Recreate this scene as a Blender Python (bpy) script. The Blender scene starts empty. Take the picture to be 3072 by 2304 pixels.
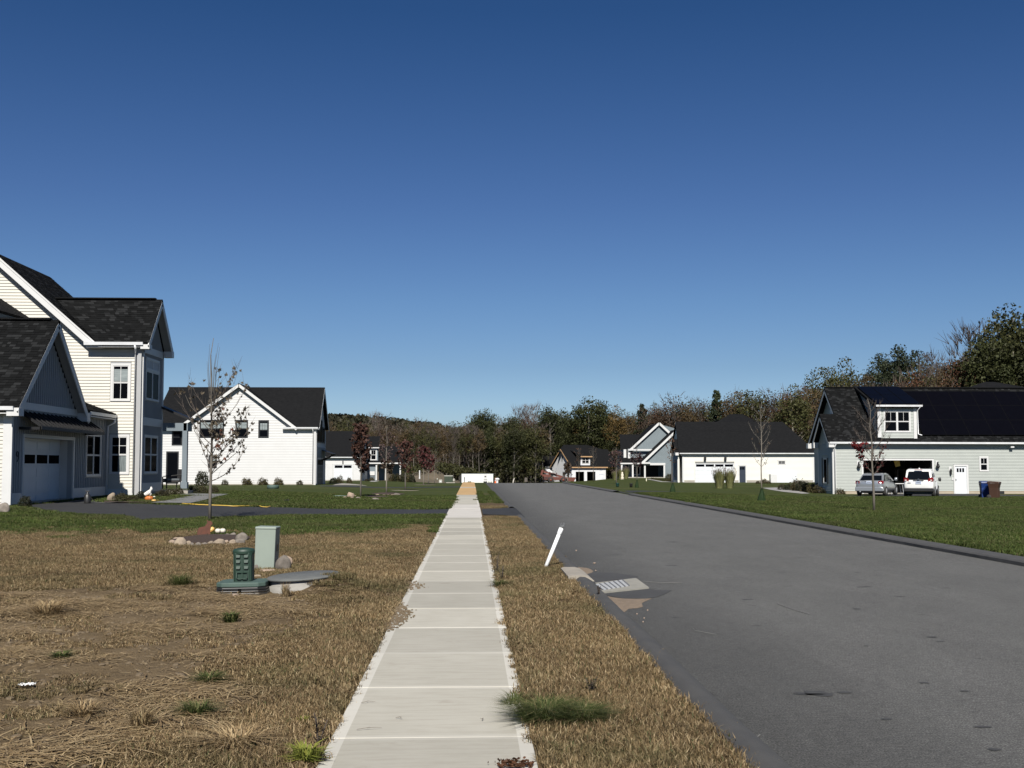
import bpy, bmesh, math, random
import numpy as np
from mathutils import Vector, Matrix, noise as mn
SC = bpy.context.scene
COL = SC.collection
rnd = random.Random(7)
# ------------------------------------------------------------------ camera
FPX = 3300.0; EYE = 1.67; YAW = math.radians(2.135); PIT = math.radians(3.3)
SHIFT = 248 - FPX * math.tan(PIT)
cam = bpy.data.cameras.new('camera'); cam_o = bpy.data.objects.new('camera', cam); COL.objects.link(cam_o)
cam.sensor_width = 36; cam.lens = 36 * FPX / 3072; cam.shift_y = SHIFT / 3072
cam.clip_start = 0.1; cam.clip_end = 6000
cam_o.location = (0, 0, EYE); cam_o.rotation_euler = (math.pi / 2 + PIT, 0, -YAW)
SC.camera = cam_o
# ------------------------------------------------------------------ world, sun
SUN_EL = math.radians(42); SUN_AZ = math.radians(3.0)      # sun behind the camera, a touch to the left
w = bpy.data.worlds.new('World'); SC.world = w; w.use_nodes = True
nt = w.node_tree; bg = nt.nodes['Background']
sky = nt.nodes.new('ShaderNodeTexSky'); sky.sky_type = 'NISHITA'; sky.sun_disc = False
sky.sun_elevation = SUN_EL; sky.sun_rotation = math.pi + SUN_AZ
sky.altitude = 200; sky.air_density = 1.0; sky.dust_density = 0.35; sky.ozone_density = 2.6
# clear dry autumn air: the Nishita sky graded a little bluer with height, the same all round the compass
_g = nt.nodes.new('ShaderNodeNewGeometry'); _sx = nt.nodes.new('ShaderNodeSeparateXYZ'); nt.links.new(_g.outputs['Incoming'], _sx.inputs[0])
_ng = nt.nodes.new('ShaderNodeMath'); _ng.operation = 'MULTIPLY'; _ng.inputs[1].default_value = -1; nt.links.new(_sx.outputs[2], _ng.inputs[0])
_tc = nt.nodes.new('ShaderNodeTexCoord'); nt.links.new(_tc.outputs['Generated'], _sx.inputs[0]); nt.links.new(_sx.outputs[2], _ng.inputs[0]); _ng.inputs[1].default_value = 1
_rp = nt.nodes.new('ShaderNodeValToRGB'); nt.links.new(_ng.outputs[0], _rp.inputs[0]); _e = _rp.color_ramp.elements
_st = [(0, (.90, 1.10, 1.50)), (.056, (.83, 1.02, 1.36)), (.089, (.73, .90, 1.18)), (.148, (.65, .85, 1.14)), (.234, (.52, .71, 1.05)), (.39, (.29, .55, .88)), (1, (.27, .52, .86))]
while len(_e) < len(_st): _e.new(.5)
for _i, (_p, _c) in enumerate(_st): _e[_i].position = _p; _e[_i].color = tuple(k / 1.6 for k in _c) + (1,)
_mx = nt.nodes.new('ShaderNodeMix'); _mx.data_type = 'RGBA'; _mx.blend_type = 'MULTIPLY'; _mx.inputs[0].default_value = 1
nt.links.new(sky.outputs[0], _mx.inputs[6]); nt.links.new(_rp.outputs[0], _mx.inputs[7])
nt.links.new(_mx.outputs[2], bg.inputs[0]); bg.inputs[1].default_value = 0.063
sl = bpy.data.lights.new('sun', 'SUN'); sl.energy = 5.0; sl.angle = math.radians(0.53); sl.color = (1.0, 0.955, 0.88)
so = bpy.data.objects.new('sun', sl); COL.objects.link(so)
sd = Vector((math.sin(SUN_AZ) * math.cos(SUN_EL), math.cos(SUN_AZ) * math.cos(SUN_EL), -math.sin(SUN_EL)))
so.rotation_euler = sd.to_track_quat('-Z', 'Y').to_euler(); so.location = (-20, -60, 60)
SC.view_settings.view_transform = 'Standard'; SC.view_settings.look = 'None'
SC.view_settings.gamma = 1; SC.view_settings.exposure = 0.65; SC.view_settings.use_curve_mapping = False
try:
    SC.cycles.max_bounces = 6; SC.cycles.diffuse_bounces = 2; SC.cycles.transparent_max_bounces = 8
except Exception: pass

# ------------------------------------------------------------------ picture -> place helpers (design measurements, photo pixels)
def ray(u, v):
    x = (u - 1536) / FPX; y = (1152 + SHIFT - v) / FPX
    fy = math.cos(PIT) - y * math.sin(PIT); uz = math.sin(PIT) + y * math.cos(PIT)
    return Vector((x * math.cos(YAW) + fy * math.sin(YAW), -x * math.sin(YAW) + fy * math.cos(YAW), uz))
def GZ(u, v, z=0.0):
    a = ray(u, v); t = (z - EYE) / a.z; return (a.x * t, a.y * t, z)
def DY(u, v, Y):
    a = ray(u, v); t = Y / a.y; return (a.x * t, Y, EYE + a.z * t)

def sst(a, b, x):
    t = np.clip((x - a) / (b - a), 0, 1); return t * t * (3 - 2 * t)
_cy = [-200, 112, 162, 246, 330, 420, 3000]; _cz = [0, 0, -0.85, -2.25, -3.65, -4.2, -4.2]
_ly = [-200, 0, 20, 30, 38, 49, 60, 80, 106, 160, 200, 246, 330, 420, 3000]; _lz = [0, 0, .03, .1, .26, .36, .3, .08, -.08, -.38, -.9, -1.6, -3.2, -4, -4]
_ry = [-200, 0, 20, 50, 77, 100, 139, 205, 246, 330, 420, 3000]; _rz = [.12, .12, .10, -.06, -.27, -.30, -.34, -.40, -1.55, -3.2, -4, -4]
def gh(x, y):
    x = np.asarray(x, float); y = np.asarray(y, float)
    c = np.interp(y, _cy, _cz); l = np.interp(y, _ly, _lz); r = np.interp(y, _ry, _rz)
    r2 = np.interp(y, [0, 139, 170, 205, 246, 330], [9, -.34, -.62, -1.02, -1.6, -3.2]); r = np.where(y > 139, r2 + (r - r2) * sst(24, 27, x), r)
    wl = 1 - sst(-14, -3, x)
    wr = sst(10.2, 22, x)
    rc = sst(9.5, 9.8, x) * 0.11 * (1 - wr)
    return c * (1 - wl) * (1 - wr) + l * wl + r * wr + rc * (y < 140)
def GH(x, y): return float(gh(x, y))
def GP(u, v):
    z = 0.0
    for _ in range(14):
        p = GZ(u, v, z); z = 0.5 * z + 0.5 * GH(p[0], p[1])
    return (p[0], p[1], GH(p[0], p[1]))

# ------------------------------------------------------------------ materials
MATS = {}
def nmat(name):
    m = bpy.data.materials.new(name); m.use_nodes = True; MATS[name] = m
    return m, m.node_tree, m.node_tree.nodes['Principled BSDF']
def nd(t, typ, **kw):
    n = t.nodes.new(typ)
    for k, v in kw.items(): setattr(n, k, v)
    return n
def coords(t, world=False):
    if world: return nd(t, 'ShaderNodeNewGeometry').outputs['Position']
    return nd(t, 'ShaderNodeTexCoord').outputs['Object']
def noise(t, co, scale, detail=4, rough=0.6, stretch=None):
    if stretch:
        mp = nd(t, 'ShaderNodeMapping'); mp.inputs['Scale'].default_value = stretch; t.links.new(co, mp.inputs[0]); co = mp.outputs[0]
    n = nd(t, 'ShaderNodeTexNoise'); n.inputs['Scale'].default_value = scale; n.inputs['Detail'].default_value = detail
    n.inputs['Roughness'].default_value = rough; t.links.new(co, n.inputs['Vector']); return n.outputs['Fac']
def ramp(t, fac, stops, interp='LINEAR'):
    r = nd(t, 'ShaderNodeValToRGB'); r.color_ramp.interpolation = interp
    e = r.color_ramp.elements
    while len(e) < len(stops): e.new(0.5)
    for i, (p, c) in enumerate(stops):
        e[i].position = p; e[i].color = (c, c, c, 1) if isinstance(c, (int, float)) else (*c, 1)
    t.links.new(fac, r.inputs[0]); return r.outputs[0]
def mix(t, fac, a, b, mode='MIX'):
    m = nd(t, 'ShaderNodeMix', data_type='RGBA', blend_type=mode)
    if isinstance(fac, (int, float)): m.inputs[0].default_value = fac
    else: t.links.new(fac, m.inputs[0])
    for i, c in ((6, a), (7, b)):
        if isinstance(c, tuple): m.inputs[i].default_value = (*c, 1)
        else: t.links.new(c, m.inputs[i])
    return m.outputs[2]
def bump(t, bsdf, h, strength=0.3, dist=0.02):
    b = nd(t, 'ShaderNodeBump'); b.inputs['Strength'].default_value = strength; b.inputs['Distance'].default_value = dist
    t.links.new(h, b.inputs['Height']); t.links.new(b.outputs[0], bsdf.inputs['Normal'])
def M(name, c1, c2=None, scale=3.0, rough=0.6, bmp=0.0, bscale=40, bdist=0.01, metal=0.0, spec=0.5, stretch=None, world=False, island=0.0, objrand=0.0, trans=0.0, coat=0.0):
    m, t, b = nmat(name)
    c2 = c2 or tuple(k * 0.8 for k in c1)
    co = coords(t, world)
    col = mix(t, ramp(t, noise(t, co, scale, 5, 0.6, stretch), [(0.3, 0.0), (0.7, 1.0)]), c1, c2)
    g = nd(t, 'ShaderNodeNewGeometry')
    if island:
        r = ramp(t, g.outputs['Random Per Island'], [(0, 1 - island), (1, 1 + island)])
        col = mix(t, 1.0, col, r, 'MULTIPLY')
    if objrand:
        oi = nd(t, 'ShaderNodeObjectInfo'); r = ramp(t, oi.outputs['Random'], [(0, 1 - objrand), (1, 1 + objrand)])
        col = mix(t, 1.0, col, r, 'MULTIPLY')
    t.links.new(col, b.inputs['Base Color'])
    b.inputs['Roughness'].default_value = rough; b.inputs['Metallic'].default_value = metal
    b.inputs['Specular IOR Level'].default_value = spec; b.inputs['Coat Weight'].default_value = coat
    if bmp: bump(t, b, noise(t, co, bscale, 5, 0.65, stretch), bmp, bdist)
    if trans:
        tr = nd(t, 'ShaderNodeBsdfTranslucent'); t.links.new(col, tr.inputs[0])
        mx = nd(t, 'ShaderNodeMixShader'); mx.inputs[0].default_value = trans
        t.links.new(b.outputs[0], mx.inputs[1]); t.links.new(tr.outputs[0], mx.inputs[2])
        t.links.new(mx.outputs[0], t.nodes['Material Output'].inputs[0])
    return m
cream = M('cream_siding', (.475, .455, .40), (.45, .43, .378), 1.2, .55, .1, 60)
whites = M('white_siding', (0.4608, 0.4608, 0.4542), (0.4377, 0.4377, 0.4311), 1.2, .55, .1, 60)
creamw = M('pale_cream_siding', (.57, .555, .50), (.54, .525, .475), .5, .55)
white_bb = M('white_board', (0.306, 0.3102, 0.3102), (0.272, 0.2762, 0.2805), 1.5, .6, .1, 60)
trimw = M('white_trim', (0.5049, 0.5049, 0.4973), (0.4743, 0.4743, 0.4666), 2, .45)
greys = M('grey_siding', (.31, .33, .305), (.28, .30, .28), 1.2, .55, .1, 60)
greyb = M('blue_grey_siding_and_shade', (0.136, 0.164, 0.184), (0.12, 0.148, 0.168), 1.2, .55)  # siding colour, also used as painted shade on the white and cream houses
blk = M('black_frame', (.012, .012, .013), None, 3, .4)
glass = M('window_glass', (.003, .0035, .005), None, 2, .08, spec=.08)
glass.node_tree.nodes['Principled BSDF'].inputs['IOR'].default_value = 1.12
shade_c = M('window_blind', (.22, .25, .25), (.13, .155, .16), 2.5, .6, stretch=(1, 1, 8))
curt = M('curtain', (.17, .20, .20), (.05, .06, .065), 3, .8, stretch=(9, 9, .6))
shing = M('roof_shingles', (0.00775, 0.008, 0.00825), (0.00575, 0.006, 0.00625), 1.5, .9, .5, 120, .006, spec=.06)
_t = shing.node_tree; _l = _t.nodes['Principled BSDF'].inputs['Base Color'].links[0].from_socket
_r = ramp(_t, nd(_t, 'ShaderNodeNewGeometry').outputs['Random Per Island'], [(0, .75), (.70, 1.1), (.80, 2.0), (1, 2.7)])
_t.links.new(mix(_t, 1.0, _l, _r, 'MULTIPLY'), _t.nodes['Principled BSDF'].inputs['Base Color'])
shingd = M('roof_shingles_far', (0.006075, 0.0063, 0.006975), (0.0108, 0.01103, 0.0117), 3.0, .9, .5, 8, .02, spec=.06, stretch=(1, 1, 4))
metalroof = M('black_metal_roof', (.010, .010, .011), None, 3, .5, spec=.3)
conc = M('foundation_concrete', (0.294, 0.273, 0.238), (0.231, 0.217, 0.189), 1.5, .85, .3, 30)
gutter = M('white_gutter', (.74, .75, .76), None, 2, .3)
doorw = M('white_door', (.56, .58, .60), (.52, .54, .56), 2, .4)
greydoor = M('dark_grey_door', (.05, .055, .06), None, 2, .5)
navy = M('navy_door', (.02, .028, .045), None, 2, .45)
solar = M('solar_cells', (.0016, .0016, .0028), (.002, .002, .0035), 3, .35, spec=.05)
alu = M('black_anodised_frame', (.003, .003, .0035), None, 2, .5, spec=.1)
blackp = M('black_paint', (.012, .012, .013), (.02, .02, .02), 3, .45)
wood = M('raw_lumber', (.42, .27, .14), (.33, .20, .10), 4, .7, .2, 30, stretch=(1, 1, 6))
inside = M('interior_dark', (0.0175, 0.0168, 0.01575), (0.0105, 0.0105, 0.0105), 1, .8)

# ------------------------------------------------------------------ objects
def tag(o, label=None, cat=None, group=None, kind=None):
    if label: o['label'] = label
    if cat: o['category'] = cat
    if group: o['group'] = group
    if kind: o['kind'] = kind
    return o
def thing(name, label, cat, loc=(0, 0, 0), rz=0.0, group=None):
    o = bpy.data.objects.new(name, None); COL.objects.link(o); o.location = loc; o.rotation_euler = (0, 0, rz)
    o.empty_display_size = 0.2
    return tag(o, label, cat, group)
class MB:
    rc = True
    def __init__(s, off=(0, 0, 0)): s.v = []; s.f = []; s.off = off
    def add(s, vs, fs):
        n = len(s.v); o = s.off
        s.v += [(p[0] - o[0], p[1] - o[1], p[2] - o[2]) for p in vs]; s.f += [tuple(i + n for i in f) for f in fs]; return s
    def hexa(s, p):   # 8 points: bottom loop 0-3, top loop 4-7
        return s.add(p, [(0, 3, 2, 1), (4, 5, 6, 7), (0, 1, 5, 4), (1, 2, 6, 5), (2, 3, 7, 6), (3, 0, 4, 7)])
    def box(s, x0, x1, y0, y1, z0, z1):
        return s.hexa([(x0, y0, z0), (x1, y0, z0), (x1, y1, z0), (x0, y1, z0), (x0, y0, z1), (x1, y0, z1), (x1, y1, z1), (x0, y1, z1)])
    def pbox(s, f, a0, a1, z0, z1, o0, o1):
        return s.hexa([f(a0, z0, o0), f(a1, z0, o0), f(a1, z0, o1), f(a0, z0, o1), f(a0, z1, o0), f(a1, z1, o0), f(a1, z1, o1), f(a0, z1, o1)])
    def ptrap(s, f, z0, z1, a0, a1, b0, b1, o0, o1, o2=None, o3=None):
        o2 = o0 if o2 is None else o2; o3 = o1 if o3 is None else o3
        return s.hexa([f(a0, z0, o0), f(a1, z0, o0), f(a1, z0, o1), f(a0, z0, o1), f(b0, z1, o2), f(b1, z1, o2), f(b1, z1, o3), f(b0, z1, o3)])
    def slab(s, pts, th):  # polygon extruded down its normal
        p = [Vector(q) for q in pts]; n = (p[1] - p[0]).cross(p[2] - p[0]).normalized()
        if n.z < 0: n = -n
        k = len(p); q = [a - n * th for a in p]
        return s.add([tuple(a) for a in p + q], [tuple(range(k)), tuple(range(2 * k - 1, k - 1, -1))] + [(i, (i + 1) % k, (i + 1) % k + k, i + k) for i in range(k)])
    def beam(s, a, b, w, h, up=(0, 0, 1)):
        a = Vector(a); b = Vector(b); d = (b - a).normalized(); sd_ = d.cross(Vector(up))
        if sd_.length < 1e-3: sd_ = d.cross(Vector((1, 0, 0)))
        sd_.normalize(); u = sd_.cross(d)
        o = [(-w / 2, -h / 2), (w / 2, -h / 2), (w / 2, h / 2), (-w / 2, h / 2)]
        P = [tuple(a + sd_ * i + u * j) for i, j in o] + [tuple(b + sd_ * i + u * j) for i, j in o]
        return s.hexa(P)
    def tube(s, pts, rad, n=6, cap=True):
        pts = [Vector(p) for p in pts]; rad = [rad] * len(pts) if isinstance(rad, (int, float)) else rad
        V = []; prev = Vector((1, 0, 0))
        for i, p in enumerate(pts):
            d = (pts[min(i + 1, len(pts) - 1)] - pts[max(i - 1, 0)]); d = d.normalized() if d.length > 1e-9 else Vector((0, 0, 1))
            x = prev - d * prev.dot(d)
            if x.length < 1e-3: x = Vector((0, 1, 0)) - d * d.y
            x.normalize(); y = d.cross(x); prev = x
            for k in range(n):
                a = 2 * math.pi * k / n; V.append(tuple(p + (x * math.cos(a) + y * math.sin(a)) * rad[i]))
        Fs = [(i * n + k, i * n + (k + 1) % n, (i + 1) * n + (k + 1) % n, (i + 1) * n + k) for i in range(len(pts) - 1) for k in range(n)]
        if cap: Fs += [tuple(range(n - 1, -1, -1)), tuple((len(pts) - 1) * n + k for k in range(n))]
        return s.add(V, Fs)
    def lathe(s, prof, c=(0, 0, 0), n=20, sx=1, sy=1):
        V = []; m = len(prof)
        for r, z in prof:
            for k in range(n):
                a = 2 * math.pi * k / n; V.append((c[0] + r * math.cos(a) * sx, c[1] + r * math.sin(a) * sy, c[2] + z))
        Fs = [(i * n + k, i * n + (k + 1) % n, (i + 1) * n + (k + 1) % n, (i + 1) * n + k) for i in range(m - 1) for k in range(n)]
        Fs += [tuple(range(n - 1, -1, -1)), tuple((m - 1) * n + k for k in range(n))]
        return s.add(V, Fs)
    def prism(s, poly, z0, z1):
        k = len(poly)
        return s.add([(x, y, z0) for x, y in poly] + [(x, y, z1) for x, y in poly], [tuple(range(k - 1, -1, -1)), tuple(range(k, 2 * k))] + [(i, (i + 1) % k, (i + 1) % k + k, i + k) for i in range(k)])
    def mesh(s, name, mat, smooth=False):
        me = bpy.data.meshes.new(name); me.from_pydata(s.v, [], s.f)
        if len(s.f) < 20000 and s.rc:
            b_ = bmesh.new(); b_.from_mesh(me); bmesh.ops.recalc_face_normals(b_, faces=b_.faces); b_.to_mesh(me); b_.free()
        if mat: me.materials.append(mat)
        if smooth:
            for p in me.polygons: p.use_smooth = True
        me.update(); return me
    def build(s, name, mat, parent=None, smooth=False, **kw):
        o = bpy.data.objects.new(name, s.mesh(name, mat, smooth)); COL.objects.link(o)
        if parent: o.parent = parent
        return tag(o, **kw)
def bevel(o, w=0.01, seg=2):
    m = o.modifiers.new('bevel', 'BEVEL'); m.width = w; m.segments = seg; m.limit_method = 'ANGLE'; return o
def inst(name, me, parent=None, loc=(0, 0, 0), rot=(0, 0, 0), sc=1, **kw):
    o = bpy.data.objects.new(name, me); COL.objects.link(o); o.parent = parent; o.location = loc; o.rotation_euler = rot
    o.scale = (sc, sc, sc) if isinstance(sc, (int, float)) else sc
    return tag(o, **kw)
def copy_thing(root, loc, rz=0, sc=None, **kw):
    r = root.copy(); COL.objects.link(r); r.location = loc; r.rotation_euler = (0, 0, rz)
    if sc is not None: r.scale = (sc, sc, sc) if isinstance(sc, (int, float)) else sc
    for ch in list(root.children):
        c = ch.copy(); COL.objects.link(c); c.parent = r
        for g in ch.children:
            d = g.copy(); COL.objects.link(d); d.parent = c
    return tag(r, **kw)

# ------------------------------------------------------------------ ground, road, walk
DRIVE_A = [(-.84, GP(1292, 1528)[1], 0), GP(1100, 1528), GP(780, 1521), GP(500, 1515), GP(430, 1512), GP(330, 1506)] + [(-15.98, 46.5, .3), (-15.98, 39.3, .3)] + [GP(150, 1541), GP(361, 1549), GP(404, 1560), GP(640, 1556), GP(900, 1547), (-.84, GP(1280, 1545)[1], 0)]
DA = [(p[0], p[1]) for p in DRIVE_A]
DA2 = [(.42, 43.2), (.42, 38.4), (1.1, 37.9), (1.62, 36.6), (1.62, 45.0), (1.1, 43.8)]
D8 = [(9.55, 64.5), (9.55, 71.8), (11.5, 70.6), (24, 70.3), (27.6, 72.5), (27.7, 77.45), (35.9, 77.45), (36.2, 73.5), (38.5, 70.0), (60, 68.2), (60, 67.0), (25, 66.6), (11.5, 66.3)]
def inpoly(x, y, P):
    x = np.asarray(x); y = np.asarray(y); c = np.zeros(x.shape, bool); j = len(P) - 1
    for i in range(len(P)):
        xi, yi = P[i]; xj, yj = P[j]
        with np.errstate(divide='ignore', invalid='ignore'):
            t = ((yi > y) != (yj > y)) & (x < (xj - xi) * (y - yi) / (yj - yi + 1e-12) + xi)
        c ^= t; j = i
    return c
ROAD_X0, ROAD_X1 = 1.72, 9.28
WALK_X0, WALK_X1 = -0.85, 0.375
def graded(segs):
    out = []
    for a, b, st in segs: out += list(np.arange(a, b, st))
    out.append(segs[-1][1]); return np.array(out)
gx = graded([(-900, -200, 70), (-200, -60, 14), (-60, -20, 3), (-20, -9, .5), (-9, -1.2, .13), (-1.2, 2.0, .10), (2.0, 9.2, 1.2), (9.2, 10.4, .15), (10.4, 20, .6), (20, 60, 3), (60, 200, 14), (200, 900, 70)])
gy = graded([(-60, 2, 6), (2, 16, .12), (16, 30, .25), (30, 80, .8), (80, 160, 4), (160, 440, 14), (440, 1500, 90)])
X, Y = np.meshgrid(gx, gy)
Z = gh(X, Y)
def fbm(x, y, s, seed=0):
    out = np.zeros(x.shape)
    f = out.ravel(); xr = x.ravel(); yr = y.ravel()
    for i in range(f.size): f[i] = mn.noise(Vector((xr[i] * s + seed, yr[i] * s, seed * 1.7)))
    return out
near = (X > -14) & (X < 1.7) & (Y < 32) & (Y > 1.5)
nz = np.zeros(X.shape)
xs, ys = X[near], Y[near]
big = fbm(xs, ys, .55, 3); mid = fbm(xs, ys, 2.6, 9); fine = fbm(xs, ys, 7.5, 5)
soil = 1 - sst(14.3, 16.2, ys + .5 * mid + big)
soil = soil * (1 - sst(-2.2, -1.0, xs))
nz[near] = .035 * big + .012 * mid + soil * (.028 * mid + .022 * fine)
edge = np.minimum(np.abs(X - WALK_X0), np.abs(X - WALK_X1))
nz *= sst(.05, .8, edge) * (1 - sst(1.0, 1.5, X))
Z = Z + nz + .012 * (X < 1.5)
Z += .24 * np.exp(-(((X + 1.88) / .34) ** 2 + ((Y - 15.2) / .5) ** 2) ** 1)
Z = np.where((X > ROAD_X0 - .15) & (X < ROAD_X1 + .15) & (Y < 118), Z - .10, Z)
Z = np.where((X > WALK_X0 + .02) & (X < WALK_X1 - .02) & (Y < 119), Z - .08, Z)
dm = inpoly(X, Y, DA) | inpoly(X, Y, DA2) | inpoly(X, Y, D8)
Z = np.where(dm, Z - .05, Z)
def soilmask(x, y):
    b = np.array([mn.noise(Vector((a * .55 + 3, c * .55, 5.1))) for a, c in zip(np.ravel(x), np.ravel(y))]).reshape(np.shape(x))
    m = np.array([mn.noise(Vector((a * 1.9 + 9, c * 1.9, 15.3))) for a, c in zip(np.ravel(x), np.ravel(y))]).reshape(np.shape(x))
    s = (1 - sst(14.2, 15.8, y + .8 * m)) * (1 - sst(-2.7, -1.35, x + .9 * b + .35 * m))
    return np.clip(s, 0, 1)
sm = np.zeros(X.shape); sm[near] = soilmask(X[near], Y[near])
def greenmask(x, y):
    n = np.array([mn.noise(Vector((a * .35, c * .35, 2.2))) for a, c in zip(np.ravel(x), np.ravel(y))]).reshape(np.shape(x))
    n2 = np.array([mn.noise(Vector((a * .9, c * .9, 7.2))) for a, c in zip(np.ravel(x), np.ravel(y))]).reshape(np.shape(x))
    left = sst(25.0, 30.0, y + 2.0 * n + 1.0 * n2 - np.where(x > -3, (x + 3) * 3.4, 0)) * (x < -.8)
    verge = sst(46, 74, y + 14 * n + 7 * n2) * (x > -.8) * (x < 1.7)
    right = (x > 9)
    return np.clip(left + verge + right, 0, 1)
gm = np.ones(X.shape); k = (Y < 120) & (X > -30) & (X < 2.0)
gm[k] = greenmask(X[k], Y[k]); gm[(Y < 24) & (X < 2)] = 0
forest = sst(0, 1, np.clip((Y - 215) / 30, 0, 1))
ny, nx = X.shape
idx = np.arange(nx * ny).reshape(ny, nx)
fc = np.stack([idx[:-1, :-1], idx[:-1, 1:], idx[1:, 1:], idx[1:, :-1]], -1).reshape(-1, 4)
me = bpy.data.meshes.new('ground'); me.from_pydata(np.stack([X, Y, Z], -1).reshape(-1, 3).tolist(), [], fc.tolist())
for nm, arr in (('soil', sm), ('green', gm), ('forest', forest)):
    at = me.attributes.new(nm, 'FLOAT', 'POINT'); at.data.foreach_set('value', arr.ravel().astype(np.float32))
for p in me.polygons: p.use_smooth = True
m, t, b = nmat('ground_cover')
co = coords(t, True)
def att(t, n): a = nd(t, 'ShaderNodeAttribute', attribute_name=n); return a.outputs['Fac']
dirt = mix(t, noise(t, co, 3.0, 8, .7), (.098, .068, .036), (.205, .153, .092))
dirt = mix(t, ramp(t, noise(t, co, 30, 3), [(.62, 0), (.75, .6)]), dirt, (.25, .20, .13))
brown = mix(t, noise(t, co, 4, 8, .7), (.060, .042, .024), (.11, .078, .044))
brown = mix(t, ramp(t, noise(t, co, 1.1, 5), [(.5, 0), (.7, .55)]), brown, (.045, .050, .020))
green = mix(t, noise(t, co, .8, 8, .65), (.024, .038, .008), (.048, .062, .015))
green = mix(t, ramp(t, noise(t, co, 14, 6, .8), [(.35, 0), (.75, .6)]), green, (.060, .064, .022))
green = mix(t, ramp(t, noise(t, co, .16, 4, .7, (.35, 1.6, 1)), [(.50, 0), (.64, .55)]), green, (.085, .076, .034))
green = mix(t, ramp(t, noise(t, co, .5, 5, .7, (.3, 2.4, 1)), [(.35, .5), (.55, 0)]), green, (.010, .017, .005))
c_ = mix(t, att(t, 'green'), brown, green); c_ = mix(t, att(t, 'soil'), c_, dirt)
c_ = mix(t, att(t, 'forest'), c_, (.035, .028, .016))
t.links.new(c_, b.inputs['Base Color']); b.inputs['Roughness'].default_value = .95; b.inputs['Specular IOR Level'].default_value = .1
bump(t, b, noise(t, co, 16, 10, .8), .9, .05)
me.materials.append(m)
ground = bpy.data.objects.new('ground', me); COL.objects.link(ground); tag(ground, kind='structure')

def strip(name, xs_, zs_, y0, y1, mat, step=1.5, wob=0.0, **kw):
    ys_ = list(np.arange(y0, y1, step)) + [y1]; V = []; F = []
    for j, yy in enumerate(ys_):
        for i, (xx, zz) in enumerate(zip(xs_, zs_)):
            wx = wob * mn.noise(Vector((i * 3.1, yy * .8, 1.3))) if wob else 0
            V.append((xx + wx, yy, zz + float(np.interp(yy, _cy, _cz))))
    n = len(xs_)
    for j in range(len(ys_) - 1):
        for i in range(n - 1): F.append((j * n + i, j * n + i + 1, (j + 1) * n + i + 1, (j + 1) * n + i))
    mb = MB(); mb.add(V, F); o = mb.build(name, mat, smooth=True, **kw); return o
# asphalt
m, t, b = nmat('road_asphalt')
co = coords(t, True)
a1 = mix(t, noise(t, co, .6, 9, .8), (.080, .079, .075), (.102, .101, .096))
gr = ramp(t, noise(t, co, 75, 2, .9), [(.34, .35), (.52, 1.0), (.66, 2.0)])
a1 = mix(t, 1.0, a1, gr, 'MULTIPLY')
gr = ramp(t, noise(t, co, 22, 4, .85, (.5, 1.3, 1)), [(.36, .72), (.5, 1.0), (.66, 1.32)])
a1 = mix(t, 1.0, a1, gr, 'MULTIPLY')
a1 = mix(t, ramp(t, noise(t, co, 2.2, 5, .75, (.6, 2.2, 1)), [(.60, 0), (.78, .65)]), a1, (.055, .055, .056))
a1 = mix(t, ramp(t, noise(t, co, 1.1, 7, .8, (1.0, .35, 1)), [(.60, 0), (.72, .35)]), a1, (.17, .165, .155))
a1 = mix(t, ramp(t, noise(t, co, 3.5, 2, .5, (.55, 1, 1)), [(.70, 0), (.74, .85)]), a1, (.022, .022, .022))
a1 = mix(t, ramp(t, noise(t, co, 26, 2, .5), [(.77, 0), (.80, .8)]), a1, (.4, .38, .34))
sx = nd(t, 'ShaderNodeSeparateXYZ'); t.links.new(co, sx.inputs[0])
eg = nd(t, 'ShaderNodeMapRange'); eg.inputs[1].default_value = 1.7; eg.inputs[2].default_value = 3.3; eg.inputs[3].default_value = .62; eg.inputs[4].default_value = 1
t.links.new(sx.outputs[0], eg.inputs[0])
nzz = ramp(t, noise(t, co, .9, 6, .8, (1, .4, 1)), [(.35, .88), (.65, 1.10)])
a1 = mix(t, 1.0, a1, nzz, 'MULTIPLY')
vm = nd(t, 'ShaderNodeMix', data_type='RGBA', blend_type='MULTIPLY'); vm.inputs[0].default_value = 1
t.links.new(a1, vm.inputs[6]); t.links.new(eg.outputs[0], vm.inputs[7])
t.links.new(vm.outputs[2], b.inputs['Base Color']); b.inputs['Roughness'].default_value = .85; b.inputs['Specular IOR Level'].default_value = .3
bump(t, b, noise(t, co, 110, 4, .8), .7, .012)
asphalt = m
drivem = M('driveway_asphalt', (0.01251, 0.01251, 0.01323), (0.01966, 0.01966, 0.02002), .8, .8, .6, 90, .01, world=True)
curbm = M('curb_asphalt', (0.03888, 0.03888, 0.03953), (0.05508, 0.05378, 0.05184), 3, .9, .6, 60, .012, world=True)
road = strip('road', np.linspace(ROAD_X0 - .1, ROAD_X1 + .1, 14), [0.0] * 14, -6, 112, asphalt, kind='structure')
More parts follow.
